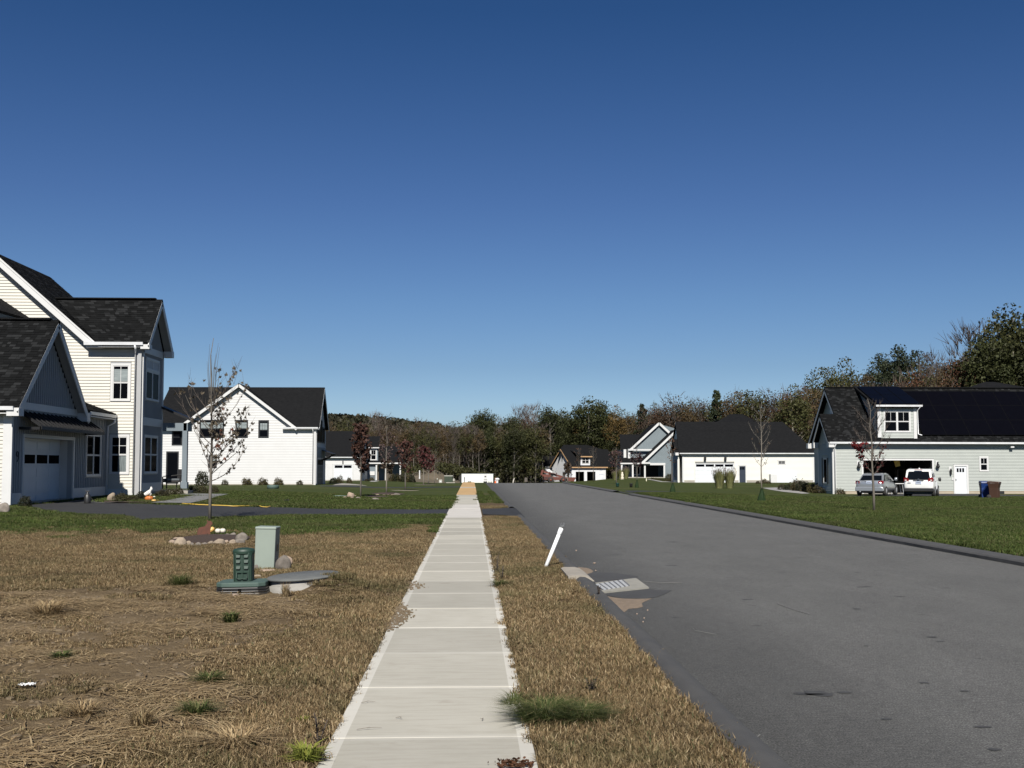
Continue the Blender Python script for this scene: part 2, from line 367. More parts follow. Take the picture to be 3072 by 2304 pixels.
# crest of the road turns a little to the left and drops away
mb = MB(); V = []; F = []
for j, yy in enumerate(np.arange(112, 260, 6)):
    sh = -.0009 * (yy - 112) ** 2
    for i, xx in enumerate(np.linspace(ROAD_X0 - .1, ROAD_X1 + .1, 5)): V.append((xx + sh, yy, float(np.interp(yy, _cy, _cz)) + .02 * (yy > 112)))
for j in range(len(np.arange(112, 260, 6)) - 1):
    for i in range(4): F.append((j * 5 + i, j * 5 + i + 1, (j + 1) * 5 + i + 1, (j + 1) * 5 + i))
mb.add(V, F); mb.build('far_road', asphalt, smooth=True, kind='structure')
lk = dict(kind='structure')
xsl = [1.46, 1.55, 1.60, 1.66, 1.71, 1.76, 1.80]; zsl = [-.03, .05, .075, .07, .045, .012, -.02]
for y0, y1 in ((-2, 16.05), (17.45, 36.9), (44.2, 112)):
    strip('curb', xsl, zsl, y0, y1, curbm, .5, .02, **lk)
xsr = [9.26, 9.27, 9.31, 9.45, 9.60, 9.68]; zsr = [-.03, .06, .085, .105, .11, .05]
for y0, y1 in ((-2, 64.6), (71.6, 112)):
    for q_ in strip('curb', xsr, zsr, y0, y1, curbm, .5, .012, **lk).data.polygons: q_.use_smooth = False
mb = MB()
for y0, y1 in ((36.9, 44.2),):
    strip('dropped_curb', [1.5, 1.66, 1.8], [.02, .022, .006], y0, y1, drivem, .6, **lk)
# sheets for the driveways
def sheet(name, poly, dz, mat, n=1, **kw):
    import bmesh
    bm = bmesh.new(); vs = [bm.verts.new((x, y, 0)) for x, y in poly]; bm.faces.new(vs)
    xs_ = [p[0] for p in poly]; ys_ = [p[1] for p in poly]
    for a, lo, hi in ((0, min(xs_), max(xs_)), (1, min(ys_), max(ys_))):
        k = lo + 1
        while k < hi:
            bmesh.ops.bisect_plane(bm, geom=bm.verts[:] + bm.edges[:] + bm.faces[:], plane_co=(k, k, 0), plane_no=(1, 0, 0) if a == 0 else (0, 1, 0)); k += 1.0
    for v in bm.verts: v.co.z = GH(v.co.x, v.co.y) + dz
    bmesh.ops.recalc_face_normals(bm, faces=bm.faces[:])
    if sum(f.normal.z for f in bm.faces) < 0: bmesh.ops.reverse_faces(bm, faces=bm.faces[:])
    me = bpy.data.meshes.new(name); bm.to_mesh(me); bm.free(); me.materials.append(mat)
    o = bpy.data.objects.new(name, me); COL.objects.link(o); return tag(o, **kw)
sheet('driveway', DA, .012, drivem, kind='structure')
sheet('driveway', DA2, .016, drivem, kind='structure')
sheet('driveway', D8, .014, drivem, kind='structure')

# oil stains and tyre scuffs with shapes of their own
stainm = M('oil_stain', (.030, .030, .030), (.045, .045, .044), 8, .8, world=True); scuff = M('pale_scuff', (.15, .148, .14), (.12, .12, .115), 20, .9, world=True)
sr_ = random.Random(12)
def stain(u, v, L, W_, mat, dz):
    c = GZ(u, v); n = 16; V = [(c[0], c[1], dz)]
    for i in range(n):
        a = 6.283 * i / n; k = .6 + .8 * abs(mn.noise(Vector((math.cos(a) * 1.5, math.sin(a) * 1.5, u * .01)))); V.append((c[0] + L / 2 * k * math.cos(a), c[1] + W_ / 2 * k * math.sin(a), dz))
    MB().add(V, [(0, 1 + i, 1 + (i + 1) % n) for i in range(n)]).build('stain', mat, None, kind='structure')
for u, v, L, W_ in ((2455, 2082, .20, .22), (2400, 2080, .10, .07), (2533, 2078, .11, .08), (2430, 2084, .24, .06), (2572, 1827, .10, .10), (2795, 1912, .12, .10), (2600, 1938, .05, .05), (2770, 2049, .09, .06), (2892, 2074, .08, .05), (2660, 2158, .08, .07), (2950, 2182, .12, .06), (2985, 2250, .1, .06), (1640, 1542, .9, .12), (1840, 1665, .5, .05), (2820, 1925, .1, .04)): stain(u, v, L * 1.2, W_ * 1.1, stainm, .0042)
for pts in (((2078, 1885), (2085, 1893), (2110, 1898), (2148, 1905)), ((2330, 1812), (2380, 1830), (2430, 1845)), ((2350, 1898), (2356, 1896)), ((2268, 2216), (2280, 2206)), ((1930, 1745), (1990, 1750), (2045, 1748))):
    Q = [Vector(GZ(*q)) + Vector((0, 0, .005)) for q in pts]; MB().tube(Q, .0035, 4).build('scuff', scuff, None, kind='structure')
# sidewalk: each slab is a piece
m, t, b = nmat('sidewalk_concrete')
co = coords(t, True)
cc = mix(t, noise(t, co, 1.3, 6, .65, (1, .5, 1)), (.300, .285, .240), (.385, .368, .318))
cc = mix(t, ramp(t, noise(t, co, 8, 6, .7, (.35, 2.2, 1)), [(.45, 0), (.7, .5)]), cc, (.245, .225, .185))
cc = mix(t, ramp(t, noise(t, co, 2.0, 5, .7), [(.62, 0), (.74, .35)]), cc, (.20, .165, .13))
cc = mix(t, ramp(t, noise(t, co, 60, 2, .6), [(.70, 0), (.76, .4)]), cc, (.25, .22, .18))
sx = nd(t, 'ShaderNodeSeparateXYZ'); t.links.new(nd(t, 'ShaderNodeTexCoord').outputs['Object'], sx.inputs[0])
def band(axis, half, wdt):
    ab = nd(t, 'ShaderNodeMath', operation='ABSOLUTE'); t.links.new(sx.outputs[axis], ab.inputs[0])
    g_ = nd(t, 'ShaderNodeMath', operation='GREATER_THAN'); g_.inputs[1].default_value = half - wdt; t.links.new(ab.outputs[0], g_.inputs[0]); return g_.outputs[0]
mxx = nd(t, 'ShaderNodeMath', operation='MAXIMUM'); t.links.new(band(0, .61, .085), mxx.inputs[0]); bb_ = nd(t, 'ShaderNodeMath', operation='MULTIPLY'); bb_.inputs[1].default_value = .38; t.links.new(band(1, .76, .06), bb_.inputs[0]); t.links.new(bb_.outputs[0], mxx.inputs[1])
fm = nd(t, 'ShaderNodeMath', operation='MULTIPLY'); fm.inputs[1].default_value = .7; t.links.new(mxx.outputs[0], fm.inputs[0])
cc = mix(t, fm.outputs[0], cc, (.47, .455, .41))
oi = nd(t, 'ShaderNodeObjectInfo'); rr = ramp(t, oi.outputs['Random'], [(0, .82), (1, 1.10)])
cc = mix(t, 1.0, cc, rr, 'MULTIPLY'); t.links.new(cc, b.inputs['Base Color']); b.inputs['Roughness'].default_value = .85
hb = nd(t, 'ShaderNodeMath', operation='ADD'); t.links.new(noise(t, co, 45, 4, .7, (.4, 3, 1)), hb.inputs[0])
t.links.new(noise(t, co, 6, 5, .7), hb.inputs[1]); bump(t, b, hb.outputs[0], .35, .006)
walkm = m
walk_new = M('new_pale_concrete', (.44, .42, .385), (.39, .37, .34), 1.5, .8, .2, 40, .005, world=True, objrand=.05)
walk_tan = M('straw_tinted_concrete', (.40, .255, .105), (.31, .205, .10), 2.0, .85, .2, 40, .005, world=True, objrand=.10)
walk = MB(); walk.box(WALK_X0 + .03, WALK_X1 - .03, -3, 117.2, -.14, -.05)
walk_o = walk.build('sidewalk', M('joint_grit', (.05, .043, .034), None, 20, .95), kind='structure')
def slab_mesh(name, mat):
    mb = MB(); hx, hy = .61, .756
    pr = [(hx, hy, -.09), (hx, hy, -.004), (hx - .004, hy - .004, 0)]
    V = []; 
    for a, c, z in pr: V += [(-a, -c, z), (a, -c, z), (a, c, z), (-a, c, z)]
    mb.add(V, [(3, 2, 1, 0)] + [(i * 4 + k, i * 4 + (k + 1) % 4, i * 4 + 4 + (k + 1) % 4, i * 4 + 4 + k) for i in range(2) for k in range(4)] + [(8, 9, 10, 11)])
    return mb.mesh(name, mat)
sm_n, sm_w, sm_t = slab_mesh('slab', walkm), slab_mesh('slab', walk_new), slab_mesh('slab', walk_tan)
y0 = 6.83 - .765 - 1.53 * 4
for i in range(80):
    yc = y0 + i * 1.53
    if yc > 117: break
    me = sm_n
    if 36.2 < yc < 47.5: me = sm_w
    if yc > 65.5 and not (86 < yc < 89.5): me = sm_t
    inst('slab', me, walk_o, ((WALK_X0 + WALK_X1) / 2, yc, .022 + rnd.uniform(-.003, .003)), (rnd.uniform(-.002, .002), rnd.uniform(-.002, .002), 0))
# ------------------------------------------------------------------ house toolkit
def PL(face, c):
    if face == '-y': return lambda a, z, o: (a, c - o, z)
    if face == '+y': return lambda a, z, o: (a, c + o, z)
    if face == '+x': return lambda a, z, o: (c + o, a, z)
    return lambda a, z, o: (c - o, a, z)
def scan(poly, z):
    xs_ = []
    for i in range(len(poly)):
        (x1, z1), (x2, z2) = poly[i], poly[(i + 1) % len(poly)]
        if (z1 > z) != (z2 > z): xs_.append(x1 + (z - z1) / (z2 - z1) * (x2 - x1))
    xs_.sort(); return [(xs_[i], xs_[i + 1]) for i in range(0, len(xs_) - 1, 2)]
def bands(poly, z0, z1, holes, strict=True):
    e = 1e-4; A = scan(poly, z0 + e); B = scan(poly, z1 - e)
    if not A: return []
    if len(B) != len(A): B = scan(poly, z0 + .75 * (z1 - z0)) or [((a + b) / 2, (a + b) / 2) for a, b in A]
    out = []
    for (a0, a1), (b0, b1) in zip(A, B):
        seg = [(a0, a1, b0, b1)]
        for h in holes:
            ov = min(z1, h[3]) - max(z0, h[2])
            if ov > .5 * (z1 - z0):
                ns = []
                for (p, q, r, s_) in seg:
                    if h[1] <= p or h[0] >= q: ns.append((p, q, r, s_)); continue
                    if h[0] > p: ns.append((p, h[0], r, min(h[0], s_)))
                    if h[1] < q: ns.append((h[1], q, max(h[1], r), s_))
                seg = ns
        out += [s_ for s_ in seg if s_[1] - s_[0] > .02]
    return out
def core_wall(mb, f, poly, holes=(), th=.15):
    zs_ = sorted(set([round(p[1], 4) for p in poly] + [round(v, 4) for h in holes for v in (h[2], h[3])]))
    zs_ = [z for z in zs_ if min(p[1] for p in poly) <= z <= max(p[1] for p in poly)]
    for z0, z1 in zip(zs_[:-1], zs_[1:]):
        if z1 - z0 < .01: continue
        for a0, a1, b0, b1 in bands(poly, z0, z1, holes): mb.ptrap(f, z0, z1, a0, a1, b0, b1, -th, -.004)
def clap(f, poly, holes, exp, off, mat, parent, single=False, name='clapboard', z0=None):
    zmin = z0 if z0 is not None else min(p[1] for p in poly); zmax = max(p[1] for p in poly); z = zmin
    mb = MB(off)
    while z < zmax - .02:
        z1 = min(z + exp, zmax)
        for a0, a1, b0, b1 in bands(poly, z, z1, holes):
            m_ = MB(off) if single else mb
            m_.ptrap(f, z, z1 + .004, a0, a1, b0, b1, .0005, .036, .0005, .004)
            if single: m_.build(name, mat, parent)
        z = z1
    if not single and mb.v: mb.build('siding', mat, parent, kind='stuff')
def batten(f, poly, holes, step, off, mat, parent, single=True, wdt=.05):
    zmin = min(p[1] for p in poly); zmax = max(p[1] for p in poly); amin = min(p[0] for p in poly); amax = max(p[0] for p in poly)
    sw = [(p[1], p[0]) for p in poly]; a = amin + step * .5; mb = MB(off)
    while a < amax:
        for z0, z1 in scan(sw, a):
            seg = [(z0, z1)]
            for h in holes:
                if h[0] - .02 < a < h[1] + .02:
                    ns = []
                    for p, q in seg:
                        if h[3] <= p or h[2] >= q: ns.append((p, q)); continue
                        if h[2] > p: ns.append((p, h[2]))
                        if h[3] < q: ns.append((h[3], q))
                    seg = ns
            for p, q in seg:
                if q - p < .06: continue
                m_ = MB(off) if single else mb
                m_.pbox(f, a - wdt / 2, a + wdt / 2, p, q, .0005, .028)
                if single: m_.build('batten', mat, parent)
        a += step
    if not single and mb.v: mb.build('battens', mat, parent, kind='stuff')
SR = random.Random(11)
def roof_plane(pts, off, parent, mat=None, tabs=True, th=.12, exp=.145, name='roof_slope', tmin=.12, tmax=.30):
    """pts: polygon, first edge is the eave"""
    mat = mat or shing
    o = MB(off).slab(pts, th).build(name, shingd, parent)
    p = [Vector(q) for q in pts]; u = (p[1] - p[0]).normalized(); n = (p[1] - p[0]).cross(p[2] - p[0]).normalized()
    if n.z < 0: n = -n
    v = n.cross(u); v = v if v.z > 0 else -v
    P2 = [((q - p[0]).dot(u), (q - p[0]).dot(v)) for q in p]
    if not tabs: return o
    V = []; Fc = []; z = 0; zmax = max(q[1] for q in P2)
    while z < zmax - .03:
        z1 = min(z + exp, zmax)
        for a0, a1, b0, b1 in bands(P2, z, z1, ()):
            a = a0; L = a1 - a0
            if L < .05: continue
            while a < a1 - .01:
                e = min(a + SR.uniform(tmin, tmax), a1)
                t0 = b0 + (a - a0) / L * (b1 - b0); t1 = b0 + (e - a0) / L * (b1 - b0)
                k = .010 + SR.choice((0, .006, .012)); c = [(a, z, .001), (e, z, .001), (a, z, k), (e, z, k), (t0, z1, .004), (t1, z1, .004)]
                i = len(V); V += [tuple(p[0] + u * x + v * y + n * h) for x, y, h in c]
                Fc += [(i, i + 1, i + 3, i + 2), (i + 2, i + 3, i + 5, i + 4)]
                a = e + .004
        z = z1
    MB(off).add(V, Fc).build('shingles', mat, o, kind='stuff')
    return o
def window(root, off, face, c, a0, a1, z0, z1, units=1, split=True, lite=(2, 1), lower=(1, 1), trim=.10, fm=None, name='window', dress=None, mid=.5):
    f = PL(face, c); fm = fm or trimw; mb = MB(off)
    mb.pbox(f, a0, a1, z1 - trim, z1, .0, .045); mb.pbox(f, a0, a1, z0, z0 + trim * .8, .0, .055)
    mb.pbox(f, a0, a0 + trim, z0 + trim * .8, z1 - trim, .0, .045); mb.pbox(f, a1 - trim, a1, z0 + trim * .8, z1 - trim, .0, .045)
    ia, ib, ic, id_ = a0 + trim, a1 - trim, z0 + trim * .8, z1 - trim
    uw = (ib - ia - .07 * (units - 1)) / units; panes = []
    for k in range(units):
        s0 = ia + k * (uw + .07); s1 = s0 + uw
        if k: mb.pbox(f, s0 - .07, s0, ic, id_, 0, .04)
        sb = .035
        parts_ = [(ic, id_, lower)] if not split else [(ic, ic + (id_ - ic) * mid, lower), (ic + (id_ - ic) * mid, id_, lite)]
        for j, (p, q, g) in enumerate(parts_):
            oo = .026 if j == 0 else .032
            for aa, bb, pp, qq in ((s0, s0 + sb, p, q), (s1 - sb, s1, p, q), (s0 + sb, s1 - sb, p, p + sb), (s0 + sb, s1 - sb, q - sb, q)):
                mb.pbox(f, aa, bb, pp, qq, 0, oo)
            for i in range(1, g[0]): x = s0 + sb + (s1 - s0 - 2 * sb) * i / g[0]; mb.pbox(f, x - .011, x + .011, p + sb, q - sb, .016, oo - .003)
            for i in range(1, g[1]): y = p + sb + (q - p - 2 * sb) * i / g[1]; mb.pbox(f, s0 + sb, s1 - sb, y - .011, y + .011, .016, oo - .004)
            panes.append((s0 + sb, s1 - sb, p + sb, q - sb, j))
    w_ = mb.build(name, fm, root)
    for p, q, r, s_, j in panes:
        MB(off).pbox(f, p, q, r, s_, .002, .016).build('pane', glass, w_)
        if dress == 'blind' and j == 1:
            MB(off).pbox(f, p + .01, q - .01, r + .02, s_ - (s_ - r) * .18, .0162, .0175).build('blind', shade_c, w_)
        if dress == 'curtain' and j == 0:
            MB(off).pbox(f, p + (q - p) * .42, q - .01, r, s_ - .03, .0162, .0175).build('curtain', curt, w_)
    return w_
def gdoor(root, off, face, c, a0, a1, z0, z1, cols, rows, winrow, depth=.0, mat=None, trim=.12, long=False):
    f0 = PL(face, c); f = lambda a, z, o: f0(a, z, o - depth); mat = mat or doorw
    if trim:
        mb = MB(off); mb.pbox(f0, a0 - trim, a1 + trim, z1, z1 + trim, 0, .05); mb.pbox(f0, a0 - trim, a0, z0, z1, 0, .05); mb.pbox(f0, a1, a1 + trim, z0, z1, 0, .05)
        mb.build('door_trim', trimw, root)
    d = MB(off); rh = (z1 - z0) / rows; cw = (a1 - a0) / cols; gp = []
    for r in range(rows): d.pbox(f, a0, a1, z0 + r * rh + .008, z0 + (r + 1) * rh - .004, -.04, .004)
    d.pbox(f, a0 + .01, a1 - .01, z0 + .01, z1 - .01, -.05, -.02)
    o = d.build('garage_door', mat, root)
    for r in range(rows):
        for k in range(cols):
            p, q, s_, u_ = a0 + k * cw + .08, a0 + (k + 1) * cw - .08, z0 + r * rh + .09, z0 + (r + 1) * rh - .09
            if r == winrow: MB(off).pbox(f, p, q, s_, u_, .003, .01).build('pane', glass, o)
            else: MB(off).ptrap(f, s_, u_, p, q, p, q, .003, .016).build('panel', mat, o)
    return o
def trim_box(root, off, mat, *boxes, name='trim'):
    for k in boxes: o = MB(off).box(*k).build(name, mat, root)
    return o
def downspout(root, off, pts, r=.045, mat=None):
    mb = MB(off); mb.tube(pts, r, 6); return mb.build('downspout', mat or gutter, root, smooth=True)
def rake(root, off, a, b, h=.24, w=.04, mat=None, name='rake_board'):
    mb = MB(off); s_ = Vector((-.03 if a[0] < 0 else .03, 0, -.06)) if a[0] == b[0] else Vector((0, .02, -.04)); a = Vector(a) + s_; b = Vector(b) + s_
    return mb.beam(a, b, w, h).build(name, mat or trimw, root)
def gutter_run(root, off, a, b, axis):
    mb = MB(off); (x0, y0, z0), (x1, y1, z1) = a, b
    if axis == 'x': mb.hexa([(x0, y0, z0), (x1, y0, z1), (x1, y0 + .10, z1), (x0, y0 + .10, z0), (x0, y0 - .035, z0 + .13), (x1, y0 - .035, z1 + .13), (x1, y0 + .10, z1 + .13), (x0, y0 + .10, z0 + .13)])
    else: mb.hexa([(x0, y0, z0), (x1, y1, z1), (x1 - .10, y1, z1), (x0 - .10, y0, z0), (x0 + .035, y0, z0 + .13), (x1 + .035, y1, z1 + .13), (x1 - .10, y1, z1 + .13), (x0 - .10, y0, z0 + .13)])
    return mb.build('gutter', gutter, root)

# ================================================================== HOUSE A (near left)
O = (-16.0, 44.0, .3)
A = thing('farmhouse', 'cream two-storey farmhouse with a shaded garage facing the road, cut by the left edge', 'house', O)
gz = .22
# garage block core walls
mb = MB(O)
core_wall(mb, PL('+x', -16.0), [(38.93, gz), (49, gz + .1), (49, 3.75), (45.25, 3.75), (42.05, 6.85), (38.93, 3.75)], [(40.0, 44.85, gz - .2, 2.72)], .2)
core_wall(mb, PL('-y', 38.93), [(-32, gz - .2), (-16.2, gz - .2), (-16.2, 3.75), (-32, 3.75)], (), .2)
core_wall(mb, PL('-y', 49.0), [(-32, 0), (-14.72, 0), (-14.72, 7.02), (-16.5, 7.02), (-21.0, 10.9), (-25.5, 7.0), (-32, 7)], (), .2)
core_wall(mb, PL('+x', -14.5), [(48.8, .2), (52.2, .2), (52.2, 7.0), (50.5, 9.0), (48.8, 7.0)], (), .2)
core_wall(mb, PL('+y', 52.2), [(-17, .2), (-14.7, .2), (-14.7, 7.0), (-17, 7.0)], (), .2)
core_wall(mb, PL('+x', -16.3), [(52, .2), (55, .2), (55, 7.0), (52, 7.0)], (), .2)
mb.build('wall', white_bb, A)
# recess of the garage door
mb = MB(O)
mb.box(-16.55, -16.2, 39.9, 40.0, gz, 2.72); mb.box(-16.55, -16.2, 44.85, 44.95, gz, 2.72); mb.box(-16.55, -16.2, 39.9, 44.95, 2.72, 2.8)
mb.build('door_reveal', trimw, A)
gdoor(A, O, '+x', -16.0, 40.0, 44.85, .17, 2.72, 4, 5, 3, depth=.5, trim=.13)
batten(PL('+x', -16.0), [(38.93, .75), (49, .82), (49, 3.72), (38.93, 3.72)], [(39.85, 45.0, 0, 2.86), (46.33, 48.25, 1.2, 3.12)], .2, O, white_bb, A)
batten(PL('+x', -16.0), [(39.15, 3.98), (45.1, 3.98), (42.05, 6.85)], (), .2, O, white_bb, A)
trim_box(A, O, trimw, (-16.0, -15.965, 38.93, 46.1, 3.72, 3.98), name='frieze_board')
trim_box(A, O, trimw, (-16.0, -15.96, 45.0, 49.0, .42, .8), (-16.0, -15.96, 38.98, 39.85, .36, .74), name='skirt_board')
trim_box(A, O, conc, (-16.05, -15.985, 38.95, 49.0, -.1, .42), name='foundation')
trim_box(A, O, trimw, (-16.27, -15.955, 38.90, 39.02, .3, 3.7), name='corner_board')
clap(PL('-y', 38.93), [(-32, .3), (-16.27, .3), (-16.27, 3.7), (-32, 3.7)], (), .135, O, cream, A, True)
# house number nine, black numerals in relief
mb = MB(O)
pts = [(-15.965, 39.42 + .075 * math.sin(k / 14 * 2 * math.pi), 2.12 + .085 * math.cos(k / 14 * 2 * math.pi)) for k in range(15)] 
mb.tube(pts, .02, 5); mb.tube([(-15.965, 39.495, 2.12), (-15.965, 39.49, 2.0), (-15.965, 39.45, 1.9), (-15.965, 39.40, 1.85)], .02, 5)
mb.build('house_number', blk, A)
MB(O).box(-16.22, -16.17, 44.86, 44.96, 1.55, 1.72).build('door_keypad', blk, A)
# standing-seam awning above the garage door
mb = MB(O); a0, a1 = 39.5, 46.2
mb.slab([(-15.2, a0, 3.1), (-15.2, a1, 3.1), (-15.97, a1, 3.62), (-15.97, a0, 3.62)], .04)
mb.box(-15.24, -15.17, a0, a1, 2.98, 3.10); mb.box(-15.97, -15.2, a0, a0 + .05, 2.98, 3.08); mb.box(-15.97, -15.2, a1 - .05, a1, 2.98, 3.08)
aw = mb.build('awning', metalroof, A)
for k in range(17):
    yy = a0 + .02 + k * (a1 - a0 - .04) / 16; mb = MB(O); mb.beam((-15.19, yy, 3.125), (-15.96, yy, 3.645), .03, .05); mb.build('seam', metalroof, aw)
window(A, O, '+x', -16.0, 46.35, 48.2, 1.25, 3.08, 2, True, (1, 1), (1, 1), .09)
# main gable wall boards, bump boards
P_main = [(-32, .65), (-14.72, .65), (-14.72, 6.98), (-16.5, 6.98), (-16.52, 7.0), (-21.0, 10.9), (-25.4, 7.0), (-32, 7)]
clap(PL('-y', 49.0), P_main, [(-15.9, -14.98, 1.3, 3.1), (-15.9, -14.98, 4.53, 6.24), (-32, -16.0, 0, 3.6)], .138, O, cream, A, True)
trim_box(A, O, trimw, (-14.74, -14.46, 48.955, 49.0, .6, 7.0), (-14.5, -14.455, 48.96, 49.1, .6, 7.0), (-14.5, -14.455, 52.06, 52.2, .6, 7.0), (-16.0, -14.5, 48.95, 48.999, .35, .68), name='corner_board')
trim_box(A, O, trimw, (-14.5, -14.455, 49.1, 52.06, 3.5, 3.86), (-14.5, -14.455, 49.1, 52.06, .55, .95), (-14.5, -14.455, 48.96, 52.2, 6.72, 7.02), name='belt_board')
trim_box(A, O, conc, (-16.0, -14.47, 48.97, 48.999, -.1, .36), (-14.5, -14.47, 48.97, 52.2, -.1, .56), name='foundation')
batten(PL('+x', -14.5), [(49.1, .95), (52.06, .95), (52.06, 3.5), (49.1, 3.5)], [(49.3, 51.5, 1.3, 3.12)], .17, O, white_bb, A)
batten(PL('+x', -14.5), [(49.1, 3.86), (52.06, 3.86), (52.06, 6.72), (49.1, 6.72)], [(49.35, 51.6, 4.6, 6.6)], .17, O, white_bb, A)
batten(PL('+x', -14.5), [(49.0, 7.02), (52.0, 7.02), (50.5, 8.85)], (), .17, O, white_bb, A)
window(A, O, '-y', 49.0, -15.88, -15.0, 4.55, 6.22, 1, True, (2, 1), (2, 1), .1, dress='blind')
window(A, O, '-y', 49.0, -15.88, -15.0, 1.33, 3.08, 1, True, (2, 2), (1, 1), .1, dress='curtain')
window(A, O, '+x', -14.5, 49.35, 51.45, 1.35, 3.09, 2, True, (1, 1), (1, 1), .09)
window(A, O, '+x', -14.5, 49.4, 51.5, 4.65, 6.02, 2, False, (1, 1), (1, 1), .08)
pale_bl = M('pale_blind', (.42, .43, .44), None, 3, .6)
wt = window(A, O, '+x', -14.5, 49.4, 51.5, 6.0, 6.55, 2, False, (1, 1), (1, 1), .08, name='transom_window')
for ch in wt.children:
    if ch.name.startswith('pane'): ch.data.materials[0] = pale_bl
# roofs
roof_plane([(-32, 38.5, 3.72), (-15.6, 38.5, 3.72), (-15.6, 42.05, 7.22), (-32, 42.05, 7.22)], O, A)
roof_plane([(-15.6, 45.6, 3.72), (-32, 45.6, 3.72), (-32, 42.05, 7.22), (-15.6, 42.05, 7.22)], O, A, tabs=False)
MB(O).beam((-32, 42.05, 7.25), (-15.9, 42.05, 7.25), .3, .05).build('ridge_cap', shingd, A)
for s_ in (0, 1):
    ye = 38.5 if s_ == 0 else 45.6
    rake(A, O, (-15.585, ye, 3.56), (-15.585, 42.05, 7.06))
    # soffit of the overhanging rake
    MB(O).slab([(-15.98, ye, 3.52), (-15.6, ye, 3.52), (-15.6, 42.05, 7.02), (-15.98, 42.05, 7.02)], .02).build('soffit', white_bb, A)
trim_box(A, O, trimw, (-32, -15.6, 38.52, 38.93, 3.5, 3.53), name='soffit'); trim_box(A, O, trimw, (-16.0, -15.58, 45.25, 45.62, 3.5, 3.86), (-16.0, -15.58, 38.48, 38.92, 3.42, 3.7), name='eave_return')
gutter_run(A, O, (-32, 38.42, 3.62), (-15.75, 38.42, 3.62), 'x')
# connector roof
roof_plane([(-15.6, 49.0, 3.98), (-15.6, 45.4, 3.98), (-18.2, 45.4, 4.95), (-18.2, 49.0, 4.95)], O, A)
gutter_run(A, O, (-15.58, 45.7, 3.80), (-15.58, 49.0, 3.80), 'y')
trim_box(A, O, trimw, (-16.0, -15.6, 45.6, 49.0, 3.72, 3.76), name='soffit')
downspout(A, O, [(-15.62, 48.85, 3.78), (-15.64, 48.86, 3.6), (-15.92, 48.88, 3.45), (-15.94, 48.88, .45)], .05)
# main roof
zr, ze = 11.12, 7.1
roof_plane([(-16.4, 48.6, ze), (-16.4, 55.2, ze), (-21.0, 55.2, zr), (-21.0, 48.6, zr)], O, A)
roof_plane([(-25.6, 55.2, ze), (-25.6, 48.6, ze), (-21.0, 48.6, zr), (-21.0, 55.2, zr)], O, A, tabs=False)
rake(A, O, (-16.62, 48.585, ze - .02), (-21.0, 48.585, zr - .16), .30); rake(A, O, (-21.0, 48.585, zr - .16), (-25.6, 48.585, ze - .16), .26)
rake(A, O, (-16.5, 48.56, ze + .05), (-21.0, 48.56, zr - .02), .07, name='drip_moulding')
MB(O).slab([(-16.4, 48.6, ze - .22), (-16.4, 48.98, ze - .22), (-21, 48.98, zr - .22), (-21, 48.6, zr - .22)], .02).build('soffit', trimw, A)
trim_box(A, O, trimw, (-16.85, -16.2, 48.56, 48.97, ze - .22, ze + .02), name='eave_return')
# lower rear-left roof leaning on the main wall (seen behind the garage ridge)
roof_plane([(-19.55, 46.0, 8.15), (-19.3, 49.0, 8.12), (-23.5, 49.0, 11.8 - .9), (-23.5, 46.0, 10.9)], O, A, tabs=False)
# bump roof
zb = 9.3; yr = 50.5
roof_plane([(-16.36, 48.5, 7.1), (-14.1, 48.5, 7.1), (-14.1, yr, zb), (-18.9, yr, zb)], O, A)
roof_plane([(-14.1, 52.5, 7.1), (-16.4, 52.5, 7.1), (-18.9, yr, zb), (-14.1, yr, zb)], O, A, tabs=False)
MB(O).beam((-18.9, yr, zb + .03), (-14.4, yr, zb + .03), .3, .05).build('ridge_cap', shingd, A)
rake(A, O, (-14.085, 48.5, 6.95), (-14.085, yr, zb - .14)); rake(A, O, (-14.085, 52.5, 6.95), (-14.085, yr, zb - .14))
for ye in (48.5, 52.5): MB(O).slab([(-14.47, ye, 6.9), (-14.1, ye, 6.9), (-14.1, yr, zb - .2), (-14.47, yr, zb - .2)], .02).build('soffit', white_bb, A)
gutter_run(A, O, (-16.9, 48.44, 6.98), (-14.35, 48.44, 6.98), 'x')
trim_box(A, O, trimw, (-16.3, -14.1, 48.52, 48.95, 6.9, 6.93), (-14.47, -14.08, 52.16, 52.52, 6.8, 7.08), (-14.47, -14.08, 48.5, 48.92, 6.82, 7.02), name='eave_return')
downspout(A, O, [(-14.7, 48.46, 6.98), (-14.7, 48.6, 6.8), (-14.78, 48.88, 6.66), (-14.78, 48.88, .5)], .045)
# porch beyond the bump
mb = MB(O); mb.slab([(-13.0, 52.0, 3.86), (-13.0, 53.1, 3.86), (-14.6, 53.1, 4.55), (-14.6, 52.0, 4.55)], .1)
mb.slab([(-14.6, 52.21, 4.55), (-14.6, 53.1, 4.55), (-16.3, 53.1, 5.3), (-16.3, 52.21, 5.3)], .1)
mb.build('porch_roof', metalroof, A)
trim_box(A, O, greyb, (-14.5, -13.35, 52.2, 52.38, 3.35, 3.72), (-13.5, -13.3, 52.2, 53.0, 3.35, 3.72), name='porch_beam')
for yy in (52.3,):
    trim_box(A, O, greyb, (-13.54, -13.32, yy - .11, yy + .11, .65, 3.36), (-13.58, -13.28, yy - .15, yy + .15, .65, .95), name='porch_post')
trim_box(A, O, conc, (-16.3, -13.25, 52.21, 54.5, .0, .55), name='porch_floor')

